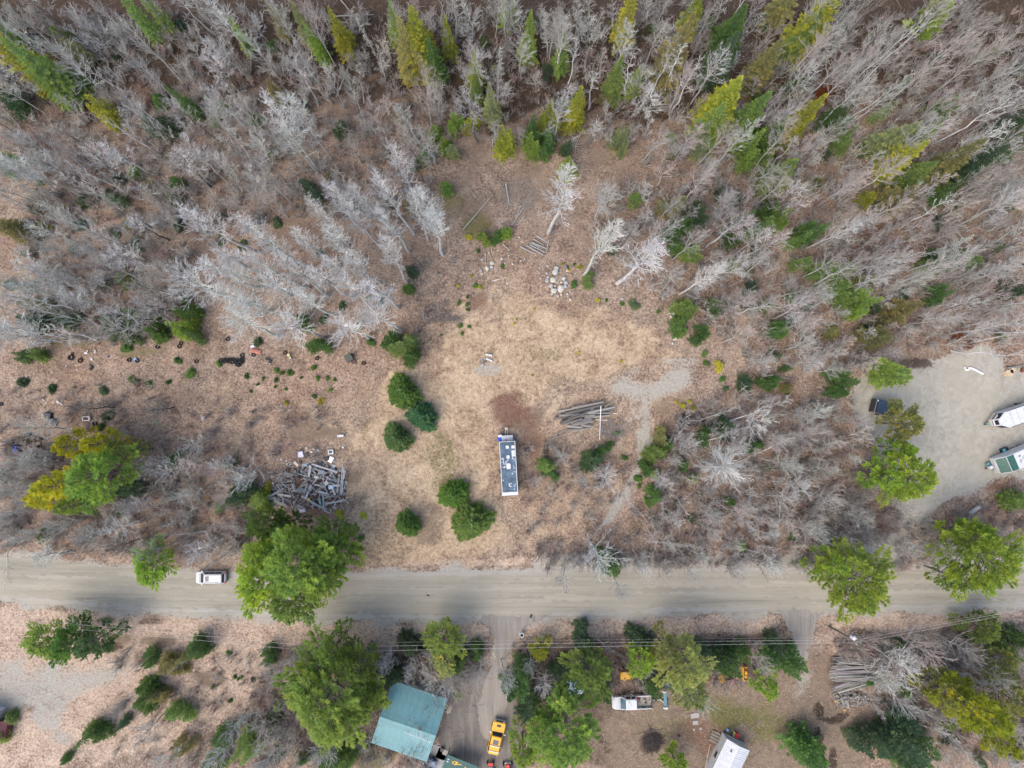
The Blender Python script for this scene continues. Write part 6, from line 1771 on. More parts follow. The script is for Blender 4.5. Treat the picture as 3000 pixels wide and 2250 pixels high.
# curled white birch log on the gravel yard
z7 = Z((2740, 1020), 8.508)
pts = [(735, 470), (745, 520), (790, 545), (840, 530), (850, 480), (880, 495), (950, 515), (1040, 560), (1110, 600), (1195, 640)]
m = MB()
for (a_, b_), (c_, d_) in zip(pts, pts[1:]):
    m.tube(z7(a_, b_, .16), z7(c_, d_, .16), .14 if a_ < 870 else .17, .15, 8)
tag(m.build('birch_log', objcol('birch_bark', .8, .3, 4)), 'curled white birch log lying on the gravel yard', 'log').color = (.72, .71, .69, 1)
for k, (a_, b_, r, m_, lab) in enumerate(((1800, 620, .6, TAN, 'torn pale stump at the north-east corner of the gravel yard'), (1880, 560, .45, TAN, 'split pale stump piece beside the torn stump'))):
    p = z7(a_, b_, 0)
    tag(MB().loft([[p + Vector((r * rng.uniform(.7, 1.2) * math.cos(t), r * rng.uniform(.7, 1.2) * math.sin(t), z)) for t in np.arange(9) * .698] for z in (-.05, .3, .5)]).build('stump', m_), lab, 'stump')
log(z7(1780, 500, .4), z7(2230, 430, .4), .12, LOGC[0], 'grey log behind the torn stump', None, 'fallen_log')
wb = z7(2190, 555, .3)
tag(MB().tube(wb - Vector((0, 0, .3)), wb + Vector((0, 0, .25)), .3, .32, 12).build('tub', RUST), 'rust-red tub beside the torn stump', 'tub')
cv0, cv1 = P(2093, 1110, .3), P(2116, 1094, .3)
cul = thing('culvert_drum', 'white metal drum lying in the leaves by the bank', 'drum', ((cv0 + cv1) / 2).xy.to_3d())
MB().tube(cv0 - cul.location, cv1 - cul.location, .3, n=14).build('body', OFFW, cul)
for f in (.0, 1.0):
    p = cv0.lerp(cv1, f) - cul.location
    MB().tube(p - (cv1 - cv0) * .02, p + (cv1 - cv0) * .02, .33, n=14).build('rim', STEEL, cul)

# ------------------------------------------------------------------ stones
_st = []
for k in range(7):
    r_ = random.Random(500 + k)
    m = MB(); rings = []
    w = [r_.uniform(.82, 1.15) for _ in range(9)]
    for i in range(5):
        ph = -math.pi / 2 + math.pi * (i + .4) / 5
        rings.append([Vector((math.cos(ph) ** .8 * w[j] * math.cos(j * .698) * .5 * r_.uniform(.93, 1.06), math.cos(ph) ** .8 * w[j] * math.sin(j * .698) * .5 * r_.uniform(.93, 1.06), .42 * math.sin(ph) * r_.uniform(.9, 1.1))) for j in range(9)])
    m.loft(rings)
    _st.append(m.mesh('stone')); _st[-1].materials.append(M_STONE)
SC_ = [(.47, .45, .40), (.42, .42, .41), (.35, .345, .335), (.48, .44, .355)]
STN = [(1640, 670, 85), (1620, 745, 118), (1465, 765, 55), (1825, 650, 72), (1845, 720, 50), (1485, 840, 60), (1470, 905, 88), (1585, 890, 122), (1645, 850, 55), (1665, 930, 45), (1545, 995, 98), (1620, 1000, 45), (1600, 1085, 122), (1785, 860, 82), (1815, 935, 88), (1735, 935, 50), (1725, 1050, 142), (1800, 1010, 84), (1670, 1180, 60), (1730, 1160, 50), (1560, 1150, 50), (1850, 1150, 50),
       (1895, 1110, 40), (1860, 1205, 34), (1900, 1250, 52), (1480, 630, 38), (1300, 730, 38), (460, 575, 84), (360, 670, 84), (440, 645, 62), (245, 715, 58), (275, 775, 44), (635, 495, 50), (685, 580, 48), (755, 430, 42), (400, 385, 34), (735, 945, 38), (265, 510, 50), (440, 1150, 38), (620, 1130, 34), (835, 590, 44), (985, 530, 34), (1055, 500, 42), (955, 100, 44), (1010, 180, 36), (1345, 860, 36), (1385, 635, 26)]
for i, (a_, b_, s) in enumerate(STN):
    p = z4(a_, b_)
    d = s / 6.32 / 19.05
    east = a_ > 1250
    if i == 3:
        lab = 'dark grey boulder at the north-east of the stone heap'
    elif i == 16:
        lab = 'biggest boulder of the stone heap'
    else:
        cx_, cy_ = (1660, 940) if east else (560, 560)
        br_ = ('east', 'north-east', 'north', 'north-west', 'west', 'south-west', 'south', 'south-east')[int((math.atan2(cy_ - b_, a_ - cx_) % 6.2832) / .7854 + .5) % 8]
        far_ = 'outermost ' if math.hypot(a_ - cx_, b_ - cy_) > 230 else 'inner ' if math.hypot(a_ - cx_, b_ - cy_) < 110 else ''
        lab = far_ + ('large' if s > 80 else 'middling' if s > 49 else 'small') + ' ' + ('cream', 'whitish', 'light grey', 'sandy')[i % 4] + (' boulder' if s > 80 else ' stone') + (f' on the {br_} side of the stone heap' if east else f' on the {br_} of the scattered stones west of the heap')
    o = put('stone', _st[i % 7], None, loc=(p.x, p.y, d * .22), color=(.17, .17, .18) if i == 3 else jit(SC_[i % 4], .06), rot=(0, 0, i * 1.3), scale=(d * 1.08, d * .95, d * .8))
    tag(o, lab, 'stone', None if i in (3, 16) else ('stones of the heap' if east else 'scattered stones west of the heap'))
for i, (a_, b_, s) in enumerate(((1447, 675, 9), (1454, 678, 9), (1450, 684, 8), (1463, 723, 8), (1457, 731, 11), (1453, 742, 7), (1344, 646, 7))):
    p = P(a_, b_); d = s / 14.04
    o = put('stone', _st[i], None, loc=(p.x, p.y, d * .2), color=jit(SC_[i % 4], .06), rot=(0, 0, i * 2.1), scale=(d, d * .9, d * .7))
    tag(o, 'pale stone in the small group at the east edge of the clearing' if i < 6 else 'lone pale stone at the north edge of the clearing', 'stone', 'stones at the east edge' if i < 6 else None)

# ------------------------------------------------------------------ tyres and dumped things
_ty = MB().torus((0, 0, .1), .26, .085, 18, 8).mesh('tyre'); _ty.materials.append(RUBBER)
_hub = MB().tube((0, 0, .04), (0, 0, .14), .17, .15, 12).mesh('rim'); _hub.materials.append(RUST)


def tyre(p, s, label, group=None, rim=False, tilt=0.0, z=0.0):
    t = thing('tyre', label, 'tyre', (p.x, p.y, z), rng.uniform(0, 3), group)
    t.rotation_euler[0] = tilt
    t.scale = (s, s, s)
    put('casing', _ty, None, t)
    if rim:
        put('rim', _hub, None, t)
    return t


zt2 = Z((180, 980), 7.373)
zt3 = Z((620, 980), 4.424)
for a_, b_, s, lab, rim in ((215, 500, 1.35, 'largest worn tyre lying in the leaves, westmost pair', 0), (245, 412, .6, 'small tyre touching the largest one', 0), (415, 565, 1.12, 'tyre just south-east of the largest tyre', 1), (1470, 550, 1.0, 'western tyre of the two side by side in the litter', 0), (1640, 565, 1.0, 'eastern tyre of the two, half on a blue scrap', 0), (2080, 265, 1.0, 'tyre under grey branches with a white scrap', 0)):
    tyre(zt2(a_, b_), s, lab, None, rim)
ROWT = ((120, 335, 0), (160, 335, .1), (205, 330, .0), (245, 335, .15), (280, 325, 0), (305, 330, .2), (330, 350, .05), (345, 370, .2), (360, 395, 0), (385, 345, .25), (400, 320, .05), (375, 375, .25), (350, 340, .3), (265, 360, .05), (180, 350, .2), (225, 345, .28), (340, 392, .12), (310, 355, .0), (400, 350, .1))
for i, (a_, b_, z) in enumerate(ROWT):
    tyre(zt3(a_, b_), 1.0, f'black tyre, {ORD[sum(q[0] < a_ for q in ROWT)]} from the west in the dumped row' + (' on top' if z > .17 else ''), 'tyres of the dumped row', 0, rng.uniform(-.3, .3), z)
tyre(zt3(400, 268), 1.05, 'tyre standing apart at the north-east end of the dumped row')
for a_, b_, lab, rim in ((545, 265, 'tyre half buried by the pinkish tarp', 0), (955, 235, 'tyre between the tarp and the pale aspens', 1), (1370, 310, 'tyre with a hub west of the dark chest', 1), (1970, 375, 'small wheel east of the dark chest', 1), (210, 60, 'faint tyre north of the dumped row', 0)):
    tyre(zt3(a_, b_), .95, lab, None, rim)
for a_, b_, lab in ((391.5, 741, 'upper tyre of two beneath the dark firs'), (388, 748.5, 'lower tyre of two beneath the dark firs'), (425, 781, 'brown tyre alone in the grass'), (3, 873, 'tyre at the western frame edge'), (1102, 877, '')):
    if lab:
        tyre(P(a_, b_), .95, lab)
tyre(zm(1005, 1175), .55, 'small pale tyre ring in the yard near the burnt brush')

def junk(name, cat, label, p, rz, pieces):
    t = thing(name, label, cat, (p.x, p.y, 0), rz)
    for nm, m_, mb in pieces:
        mb.build(nm, m_, t)
    return t


p = zt3(1790, 305)
junk('storage_chest', 'chest', 'dark green chest with a brown flap under the pale aspens', p, math.radians(28), (('body', paint('dark_olive', (.045, .052, .042), .6), MB().box((0, 0, .4), (1.0, 1.05, .8))), ('lid', paint('olive_lid', (.06, .068, .055), .5), MB().box((0, 0, .83), (1.08, 1.12, .06))), ('flap', BROWN, MB().box((.25, -.85, .25), (.65, .55, .06)))))
p = zt3(570, 215)
junk('tarp', 'tarp', 'faded pinkish-red tarp heap beside the tyre row', p, -.2, (('sheet', paint('faded_red', (.38, .16, .12), .8, .2), MB().loft([rr(1.9, .8, .2, .02), rr(1.6, .6, .2, .2), rr(.8, .2, .1, .3)])),))
p = zt3(535, 155)
junk('plastic_sheet', 'plastic sheet', 'crumpled white plastic by the pinkish tarp', p, .5, (('sheet', WHITE, MB().loft([rr(.8, .5, .12, .02), rr(.5, .35, .1, .22)]).loft([rr(.4, .4, .1, .02, cx=.4, cy=.35), rr(.25, .2, .08, .25, cx=.4, cy=.35)])),))
p = zt3(740, 330)
junk('scrap_metal', 'scrap', 'dark scrap frame leaning near the pinkish tarp', p, -.4, (('frame', BLACK, MB().box((0, 0, .2), (1.0, .25, .2)).box((.35, -.15, .3), (.25, .5, .3)).tube((-.6, .1, .2), (.5, .1, .4), .04)), ('lamp', OFFW, MB().box((.42, -.4, .25), (.2, .2, .15)))))
p = zt3(1005, 270)
junk('plastic_can', 'can', 'yellowish plastic can among aspen twigs', p, .4, (('body', paint('dull_yellow', (.5, .46, .2)), MB().loft([rr(.45, .5, .1, 0), rr(.4, .45, .1, .4)])), ('cap', OFFW, MB().box((.05, -.45, .15), (.25, .3, .25)))))
z1 = Z((0, 1130), 6.9125)
p = z1(1785, 665)
ANG = math.radians(3)
junk('bathtub', 'bathtub', 'white enamel tub full of leaves beside the brown cabinet', p, ANG, (('rim', WHITE, MB().box((0, .28, .35), (1.1, .12, .5)).box((0, -.28, .35), (1.1, .12, .5)).box((.5, 0, .35), (.12, .5, .5)).box((-.5, 0, .35), (.12, .5, .5))), ('floor', RUST, MB().box((0, 0, .2), (.9, .46, .1)))))
p = z1(1860, 820)
junk('cabinet', 'cabinet', 'dark brown cabinet lying on its back by the white tub', p, math.radians(22), (('body', BROWN, MB().box((0, 0, .3), (1.25, .85, .6))), ('door', paint('dark_brown', (.06, .04, .038), .6), MB().box((0, 0, .62), (1.2, .8, .04))), ('foot', BLACK, MB().box((.8, .1, .2), (.3, .45, .35)))))
p = z1(365, 1310)
junk('drum', 'drum', 'bright blue plastic drum in the junk by the western frame', p, 0, (('body', BLUE, MB().tube((0, 0, 0), (0, 0, .85), .3, .3, 14)), ('lid', BLUE, MB().tube((0, .25, .4), (0, .75, .5), .2, .22, 10))))
for k, (a_, b_, sx, sy, h, m_, lab) in enumerate(((1000, 600, 1.1, .9, .5, BLACK, 'dark rusty tank north of the yellow pines'), (1080, 740, 1.4, 1.1, .4, paint('dull_metal', (.12, .12, .13), .6), 'flat grey scrap panel beside the dark tank'), (740, 1050, 2.0, .35, .35, BROWN, 'long brown scrap box across the junk heap'), (580, 990, .9, .5, .4, BLACK, 'black box in the junk heap'), (1080, 1220, .9, 1.1, .5, paint('dark_slate', (.035, .05, .055), .5), 'dark slate machine at the east of the junk heap'), (640, 1260, 1.0, .9, .4, OFFW, 'pale grey crumpled sheet in the junk heap'), (790, 1170, .6, .5, .3, TAN, 'tan carton in the junk heap'), (150, 1140, .7, .3, .3, WHITE, 'white scrap near the western frame edge'), (905, 590, .35, .3, .5, STEEL, 'small steel can on the dark tank'))):
    p = z1(a_, b_)
    tag(MB().loft([rr(sx, sy, .06, 0), rr(sx, sy, .08, h * .8), rr(sx * .8, sy * .8, .06, h)]).box((sx * .3, sy * .3, h), (sx * .3, sy * .25, .15)).build('scrap', m_, loc=(p.x, p.y, 0.0), rot=(0, 0, rng.uniform(-.3, .3))), lab, 'scrap')
for k, (a_, b_, s, lab) in enumerate(((1185, 330, .5, 'long white plastic scrap north of the dark tank'), (1245, 370, .3, 'round white plastic scrap next to the long one'), (945, 350, .22, 'tiny white scrap west of the long one'), (885, 290, .35, 'pale grey scrap under the dark branches'))):
    p = z1(a_, b_)
    tag(MB().loft([rr(s * 1.4, s * .7, s * .2, .0), rr(s, s * .45, s * .15, s * .4)]).build('plastic_scrap', WHITE, loc=(p.x, p.y, .02), rot=(0, 0, -.7)), lab, 'scrap')
for k, (a_, b_, s, m_, lab) in enumerate(((540, 400, .45, WHITE, 'bent white plastic scrap in the litter between tyres'), (740, 385, .4, OFFW, 'white scrap under a grey bush between tyres'), (672, 540, .36, WHITE, 'square white scrap east of the western tyres'), (1015, 475, .25, BLUE, 'navy blue scrap between the tyre pairs'), (1605, 535, .45, paint('sky_blue', (.2, .36, .55)), 'pale blue scrap beside the eastern tyre of two'), (105, 670, .2, WHITE, 'tiny white scrap south-west of the largest tyre'), (335, 770, .2, WHITE, 'tiny white scrap south of the second tyre'), (790, 675, .2, WHITE, 'tiny white scrap in the open litter'), (650, 720, .6, BLACK, 'charred black clump in the litter'), (2110, 215, .35, OFFW, 'white scrap behind the tyre under branches'))):
    p = zt2(a_, b_)
    tag(MB().loft([rr(s * 1.2, s * .8, s * .2, .0), rr(s, s * .5, s * .15, s * .5)]).box((s * .4, s * .4, s * .2), (s * .4, s * .9, s * .15)).build('plastic_scrap' if m_ is not BLACK else 'charred_clump', m_, loc=(p.x, p.y, .02), rot=(0, 0, k * .9)), lab, 'scrap')
for k, (x, y, sx, sy, h, m_, nm, lab) in enumerate(((442, 902, .42, .6, .4, WHITE, 'bucket', 'white bucket lying in the open litter'), (737, 941, .9, .45, .45, WHITE, 'water_heater', 'white cylinder lying north of the lumber heap'), (340, 913, .25, .18, .15, paint('mint', (.1, .5, .4)), 'plastic_scrap', 'mint green scrap under the bare tree'), (309, 915, .3, .15, .1, OFFW, 'plastic_scrap', 'white strip west of the mint scrap'), (609, 876, .25, .3, .2, OFFW, 'plastic_scrap', 'white scrap in the grass north of the lumber heap'),
                                                    (1750, 1220, .3, .5, 1.1, WHITE, 'mailbox', 'white roadside mailbox west of the bright pine'), (503, 1110, .3, 1.5, .3, paint('orange_plank', (.6, .22, .03)), 'orange_plank', 'orange plank leaning in the brush west of the pines'), (101, 1178, .35, .3, .3, YELLOW, 'plastic_scrap', 'yellow scrap at the north edge of the road'), (1305, 1160, .4, .4, .35, paint('orange', (.75, .3, .02)), 'buoy', 'orange ball caught in the bare tree by the road'),
                                                    (1356, 1371, .75, 1.0, .3, BROWN, 'crate', 'dark brown crate on the south verge'), (1170, 1376, .8, .6, .5, OFFW, 'propane_tank', 'small white tank above the yellow-green shrub'), (1147, 1331, .3, .6, .1, BLACK, 'rubber_mat', 'dark mat on the drive mouth'))):
    p = P(x, y)
    if nm in ('bucket', 'water_heater'):
        mb = MB().tube((-sx / 2, 0, sy / 2), (sx / 2, 0, sy / 2), sy / 2, sy * .46, 12).tube((-sx * .62, 0, sy / 2), (-sx * .5, 0, sy / 2), sy * .2, n=8)
    elif nm == 'mailbox':
        mb = MB().box((0, 0, .5), (.1, .1, 1.0)).loft([rr(sx, sy, .1, 1.0), rr(sx * .9, sy, .12, 1.22)])
    elif nm == 'buoy':
        mb = MB().loft([[Vector((.22 * math.sin(a) * math.cos(t), .22 * math.sin(a) * math.sin(t), .25 - .22 * math.cos(a))) for t in np.arange(10) * .628] for a in (.3, .9, 1.57, 2.2, 2.8)])
    elif nm == 'orange_plank':
        mb = MB().box((0, 0, .4), (.16, 1.5, .06), Matrix.Rotation(.3, 3, 'X')).box((0, .5, .5), (.2, .1, .1))
    else:
        mb = MB().loft([rr(sx, sy, min(sx, sy) * .2, 0), rr(sx, sy, min(sx, sy) * .25, h * .8), rr(sx * .8, sy * .8, min(sx, sy) * .2, h)])
    tag(mb.build(nm, m_, loc=(p.x, p.y, .02), rot=(0, 0, (0, .1, .4, .2, .7, 0, -.35, .3, 0, .05, .1, -.4)[k])), lab, nm.replace('_', ' '))
p = P(1127, 1368)
tb = thing('trash_barrel', 'white open-topped barrel with a dark inside at the drive mouth', 'barrel', (p.x, p.y, 0))
MB().loft([[Vector((r * math.cos(t), r * math.sin(t), z)) for t in np.arange(14) * .4488] for r, z in ((.30, 0), (.33, .5), (.36, .95), (.26, .95), (.24, .4))]).build('body', WHITE, tb)
MB().tube((0, 0, .5), (0, 0, .55), .235, n=12).build('rubbish', BLACK, tb)  # black disc that makes the inside of the open barrel dark
zc = Z((1360, 1000), 15.8)
p = zc(1140, 620)
for k, (a_, b_, r_, lab) in enumerate(((1140, 625, -.18, 'upper white gas cylinder dumped in the clearing'), (1160, 850, -.42, 'lower white gas cylinder dumped in the clearing'))):
    p = zc(a_, b_)
    g = thing('gas_cylinder', lab, 'gas cylinder', (p.x, p.y, .16), r_)
    MB().tube((-.5, 0, 0), (.5, 0, 0), .15, n=12).build('body', WHITE, g)
    MB().tube((-.04, 0, 0), (.0, 0, 0), .165, n=12).build('band', STEEL, g)
    MB().tube((.5, 0, 0), (.62, 0, 0), .1, .05, 10).build('cap', STEEL, g)
p = zc(890, 930)
sg = thing('bicycle_wreck', 'tangle of bent grey tubes and hoops beside the gas cylinders', 'scrap', (p.x, p.y, 0), 0)
MB().torus((-.1, .1, .12), .42, .03, 16, 5).build('hoop', STEEL, sg); MB().torus((.1, -.25, .15), .3, .03, 14, 5).build('hoop', STEEL, sg)
MB().tube((-.3, .55, .1), (-.1, -.2, .2), .035).tube((-.1, -.2, .2), (.15, -.65, .1), .035).tube((.1, .4, .15), (.3, .0, .2), .04).build('tube', OFFW, sg)
MB().box((.25, 0, .1), (.4, .3, .2)).build('seat', BROWN, sg); MB().box((-.2, -.6, .06), (.3, .35, .1)).build('plate', STEEL, sg)

# ------------------------------------------------------------------ heap of torn-down lumber
zl = Z((770, 1290), 6.911)
HEAP = [(100, 1160), (200, 960), (330, 700), (500, 560), (780, 540), (950, 470), (1250, 470), (1500, 560), (1650, 700), (1690, 1000), (1660, 1240), (1400, 1360), (1100, 1380), (800, 1400), (480, 1320), (220, 1320)]
_bd = []
for k in range(5):
    r_ = random.Random(60 + k)
    m = MB()
    j = lambda: r_.uniform(-.06, .06)
    m.loft([[Vector((-.5 + j() * .3, -.5, -.5)), Vector((.5 + j() * .4, -.5 + j(), -.5)), Vector((.5 + j() * .4, .5 + j(), -.5)), Vector((-.5 + j() * .3, .5, -.5))], [Vector((-.5, -.5, .5)), Vector((.5, -.5 + j(), .5)), Vector((.5 + j() * .3, .5 + j(), .5)), Vector((-.5, .5, .5))]])
    _bd.append(m.mesh('plank')); _bd[-1].materials.append(M_WOOD)
BC = [(.26, .265, .265), (.33, .335, .335), (.20, .20, .20), (.40, .405, .41), (.16, .15, .145), (.29, .27, .24), (.24, .25, .26)]


def board(u, v_, z, L, w, ang, col, label, group, tilt=None, thick=.045):
    o = put('plank', rng.choice(_bd), None, loc=zl(u, v_, z), color=col)
    o.rotation_euler = (rng.gauss(0, .15), rng.gauss(0, .13) if tilt is None else tilt, ang)
    o.scale = (L, w, thick)
    tag(o, label, 'plank', group)


WN = {.09: 'very narrow', .12: 'narrow', .16: 'middling', .22: 'wide', .28: 'very wide'}
BN = ['mid-grey', 'light grey', 'dark grey', 'whitish grey', 'blackened', 'brownish', 'blue-grey']


def sector(u, v_):
    ns = 'north' if v_ < 740 else 'south' if v_ > 1150 else ''
    ew = 'west' if u < 500 else 'east' if u > 1250 else ''
    s = '-'.join(q for q in (ns, ew) if q)
    return s + (' part' if s else 'middle')
n = 0
while n < 235:
    u, v_ = rng.uniform(100, 1690), rng.uniform(470, 1400)
    dd_ = float(inside(HEAP, np.array([u]), np.array([v_]))[0])
    if dd_ > -25:
        continue
    z = .06 + rng.uniform(.2, 1.0) * min(1.0, -dd_ / 260)
    L = rng.choice([.7, 1.0, 1.3, 1.7, 2.2, 2.8])
    L = min(L, max(.7, -dd_ / 6.911 / 19 * 2.6))
    ang = rng.choice([rng.gauss(-.35, .25), rng.gauss(1.2, .35), rng.gauss(.5, .3), rng.uniform(0, 3.14)])
    wd = rng.choice([.09, .12, .16, .22, .28]); ci = rng.randrange(len(BC))
    board(u, v_, z, L, wd, ang, jit(BC[ci], .08), f"{'short' if L < 1.2 else 'long' if L > 2 else 'mid-length'} {WN[wd]} {BN[ci]} board in the {sector(u, v_)} of the lumber heap", 'tumbled boards of the lumber heap')
    n += 1
for u0, v0, u1, v1, w, c, lab in ((1610, 490, 1575, 1080, .13, 3, 'longest pale board at the east side of the lumber heap'), (1640, 560, 1600, 1080, .12, 3, 'second long pale board at the east side of the lumber heap'), (1670, 610, 1640, 780, .12, 3, 'short pale board at the east corner of the lumber heap'), (990, 480, 1510, 650, .22, 3, 'wide pale beam across the north of the lumber heap'),
                                  (780, 1130, 1280, 1410, .26, 1, 'wide grey beam along the south of the lumber heap'), (960, 510, 930, 735, .36, 3, 'wide pale board standing out north-west in the lumber heap'), (1210, 1030, 1235, 1410, .2, 1, 'straight grey beam pointing to the pines in the lumber heap'), (310, 690, 440, 930, .12, 5, 'thin brown-grey board at the west of the lumber heap'), (100, 1160, 420, 980, .3, 1, 'broad splintered board at the western tip of the lumber heap'), (1260, 1290, 1680, 1210, .25, 1, 'broad grey board along the south-east of the lumber heap'), (220, 1210, 500, 1370, .4, 5, 'broad brown board under the pine branches by the lumber heap'), (1240, 1430, 1380, 1480, .12, 3, 'white-grey board end beside the pines')):
    p, q = zl(u0, v0, .9), zl(u1, v1, .8)
    d = q - p
    o = put('plank', _bd[0], None, loc=(p + q) / 2, color=jit(BC[c], .05)); o.rotation_euler = (0, 0, math.atan2(d.y, d.x)); o.scale = (d.length, w, .07)
    tag(o, lab, 'plank')
SLT = paint('slate_sheet', (.18, .22, .26), .4, .1)
for k, (u, v_, sx, sy, h, m_, a_, nm, lab) in enumerate(((1215, 640, .8, .62, .06, SLT, -.1, 'metal_sheet', 'blue-grey metal sheet in the middle of the lumber heap'), (1175, 470, .75, .5, .25, paint('navy_sheet', (.03, .05, .09), .5), .3, 'suitcase', 'navy case at the north of the lumber heap'), (1380, 235, .95, .8, .3, STEEL, .1, 'stove', 'grey cast stove with a black opening north of the lumber heap'), (770, 280, .85, .9, .35, paint('lilac_white', (.70, .66, .74), .6), .2, 'plastic_bag', 'lilac-white rubbish bag north-west of the lumber heap'),
                                                         (880, 300, .8, .7, .2, paint('dark_screen', (.05, .045, .05), .5), .5, 'television', 'dark broken television beside the lilac bag'), (1045, 170, .5, .42, .12, WHITE, .7, 'white_tile', 'white square tile, uppermost above the lumber heap'), (1115, 195, .45, .35, .12, WHITE, .1, 'white_tile', 'white tile just east of the uppermost tile'), (980, 232, .36, .26, .12, WHITE, .0, 'white_tile', 'small white tile south-west of the uppermost tile'), (1190, 312, .42, .3, .14, TAN, 0, 'carton', 'tan carton north of the lumber heap'),
                                                         (1155, 365, .55, .5, .15, OFFW, .4, 'sheet_scrap', 'pale sheet scrap north of the navy case'), (1295, 370, .65, .6, .2, BLACK, .4, 'bucket', 'black bucket lying at the north of the lumber heap'), (1380, 390, .7, 1.0, .1, STEEL, -.5, 'metal_sheet', 'ribbed grey sheet beside the black bucket'), (765, 445, .35, .4, .3, BLACK, 0, 'pot', 'round black pot at the north-west of the lumber heap'), (530, 480, .75, .5, .1, OFFW, .5, 'picture_frame', 'pale frame lying north-west of the lumber heap'), (675, 470, .85, .4, .1, paint('cream', (.55, .53, .42)), -.8, 'panel', 'cream panel north-west of the lumber heap'),
                                                         (1410, 940, .7, .45, .12, paint('ice_blue', (.35, .52, .66)), .3, 'bowl', 'ice-blue bowl in the east of the lumber heap'), (1320, 850, .6, .55, .2, OFFW, .5, 'carton', 'pale carton in the east of the lumber heap'), (965, 1185, .35, .45, .15, paint('amber', (.75, .42, .05)), .3, 'amber_scrap', 'amber scrap in the south of the lumber heap'), (1175, 1220, .3, 1.0, .12, paint('sea_green', (.2, .38, .38)), .2, 'panel', 'sea-green strip in the south of the lumber heap'), (810, 1420, .9, .5, .25, paint('lilac_grey', (.55, .5, .58), .6), .2, 'plastic_bag', 'lilac-grey rubbish bag by the pines'),
                                                         (1445, 525, .5, .3, .15, WHITE, .6, 'sheet_scrap', 'white scrap at the north-east of the lumber heap'), (1550, 600, .45, .4, .2, OFFW, .2, 'carton', 'pale carton at the north-east corner of the lumber heap'), (850, 500, .8, .5, .12, paint('sky_tarp', (.30, .38, .48), .6), .1, 'tarp', 'pale blue tarp scrap in the north of the lumber heap'), (1120, 730, .7, .4, .15, OFFW, -.2, 'sheet_scrap', 'white crumpled sheet in the middle of the lumber heap'), (1695, 850, .35, .3, .25, paint('beige', (.5, .46, .36)), 0, 'bucket', 'beige bucket at the eastern edge of the lumber heap'), (195, 730, .5, .4, .15, paint('lilac', (.5, .44, .5)), .3, 'plastic_scrap', 'lilac scrap at the west of the lumber heap'),
                                                         (150, 650, .8, .25, .1, OFFW, .3, 'sheet_scrap', 'white strip at the far west of the lumber heap'), (210, 870, .4, .35, .15, OFFW, 0, 'sheet_scrap', 'white scrap beside the small olive shrub'), (375, 388, .22, .22, .15, WHITE, 0, 'jar', 'white jar, westmost of a pair above the heap'), (480, 410, .22, .22, .15, WHITE, 0, 'jar', 'white jar, eastmost of a pair above the heap'), (885, 155, .35, .3, .12, OFFW, 0, 'sheet_scrap', 'pale scrap north-west of the uppermost tile'), (1560, 115, .25, .25, .12, TAN, 0, 'carton', 'tiny tan carton at the far north-east above the heap'), (1620, 140, .3, .3, .1, paint('pale_lilac', (.6, .6, .68)), 0, 'jar', 'pale lilac jar at the far north-east above the heap'))):
    p = zl(u, v_)
    dd_ = float(inside(HEAP, np.array([u]), np.array([v_]))[0])
    z = max(0.0, min(1.0, -dd_ / 260)) * .95
    mb = MB().loft([rr(sx, sy, min(sx, sy) * .12, 0), rr(sx, sy, min(sx, sy) * .15, h * .8), rr(sx * .85, sy * .85, min(sx, sy) * .12, h)])
    if nm in ('stove', 'television', 'picture_frame'):
        t = thing(nm, lab, nm.replace('_', ' '), (p.x, p.y, z), a_)
        mb.build('body', m_, t); MB().box((0, .02, h + .01), (sx * .5, sy * .5, .03)).build('opening', BLACK, t)
    else:
        tag(mb.build(nm, m_, loc=(p.x, p.y, z), rot=(.08, .06, a_)), lab, nm.replace('_', ' '))
rb = random.Random(19)
m = MB()
for i in range(420):
    u, v_ = rb.uniform(60, 1720), rb.uniform(120, 1430)
    dd_ = float(inside(HEAP, np.array([u]), np.array([v_]))[0])
    if dd_ > 60 and rb.random() < .75:
        continue
    s = rb.uniform(.06, .24)
    z = .04 + .5 * max(0, min(1, -dd_ / 260)) * rb.random()
    m.box(zl(u, v_, z), (s * 2.2, s, s * .4), Matrix.Rotation(rb.uniform(0, 3.1), 3, 'Z') @ Matrix.Rotation(rb.gauss(0, .4), 3, 'X'))
put('rubble', m.mesh('rubble'), objcol('rubble', .85, .4, .9), color=(.36, .34, .32), kind='stuff')
m = MB()
c0 = zl(950, 960)
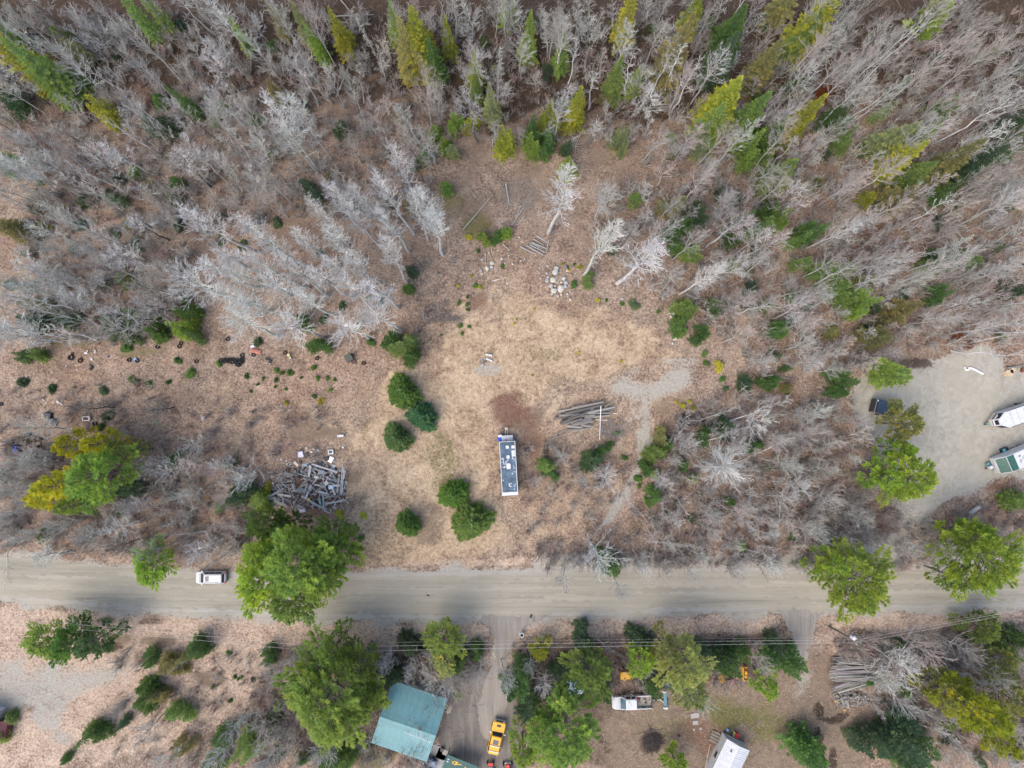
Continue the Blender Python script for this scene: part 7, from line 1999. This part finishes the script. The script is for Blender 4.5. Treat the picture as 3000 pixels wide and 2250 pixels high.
rings = []
for f, z in ((1.0, .0), (.8, .18), (.5, .36), (.2, .45)):
    rings.append([Vector((c0.x + (zl(a_, b_).x - c0.x) * f, c0.y + (zl(a_, b_).y - c0.y) * f, z)) for a_, b_ in HEAP][::-1])
m.loft(rings)
put('rubble_mound', m.mesh('rubble_mound'), paint('heap_soil', (.10, .06, .045), .95, .3, 1.2), kind='stuff')

# burnt brush and slash piles: tangles nobody could count
def tangle(name, cx, cy, rx, ry, n, h, col, seed):
    r = np.random.RandomState(seed)
    a = r.rand(n) * 6.28; rad = np.sqrt(r.rand(n))
    c = np.array([[*P(cx + rx * q * math.cos(t), cy + ry * q * math.sin(t)).xy, h * (1 - q) * r.rand() + .05] for q, t in zip(rad, a)])
    b = r.rand(n) * 6.28; L = r.gamma(3, .28, n) + .3
    d = np.column_stack([np.cos(b) * L, np.sin(b) * L, r.randn(n) * .25 * L]) * .5
    lo, hi = c - d, c + d
    lo[:, 2] = np.maximum(lo[:, 2], .02); hi[:, 2] = np.maximum(hi[:, 2], .02)
    v, q = tubes_np(lo, hi, r.uniform(.015, .04, n), r.uniform(.008, .02, n), 4)
    put(name, mesh_np(name, v, q), M_BRUSH, color=col, kind='stuff')


tangle('burnt_brush', 1408, 1600, 20, 26, 130, .8, (.07, .065, .065), 1)
tangle('brush_heap', 1500, 1088 - 180, 26, 12, 320, .7, (.15, .125, .13), 2)
tangle('slash_heap', 1325, 925, 34, 20, 150, .5, (.30, .27, .25), 3)
tangle('slash_heap', 1120, 420, 40, 36, 280, .5, (.33, .29, .25), 4)
tangle('slash_heap', 955, 688, 46, 6, 130, .4, (.24, .21, .19), 5)
tangle('slash_heap', 1975, 785, 36, 8, 240, .5, (.16, .12, .10), 6)
tangle('slash_heap', 1840, 1425, 40, 16, 240, .6, (.24, .22, .2), 7)
tangle('alder_slash', 80, 990, 40, 22, 240, .7, (.36, .34, .31), 8)
tangle('slash_heap', 1360, 1380, 60, 12, 160, .3, (.26, .2, .17), 9)
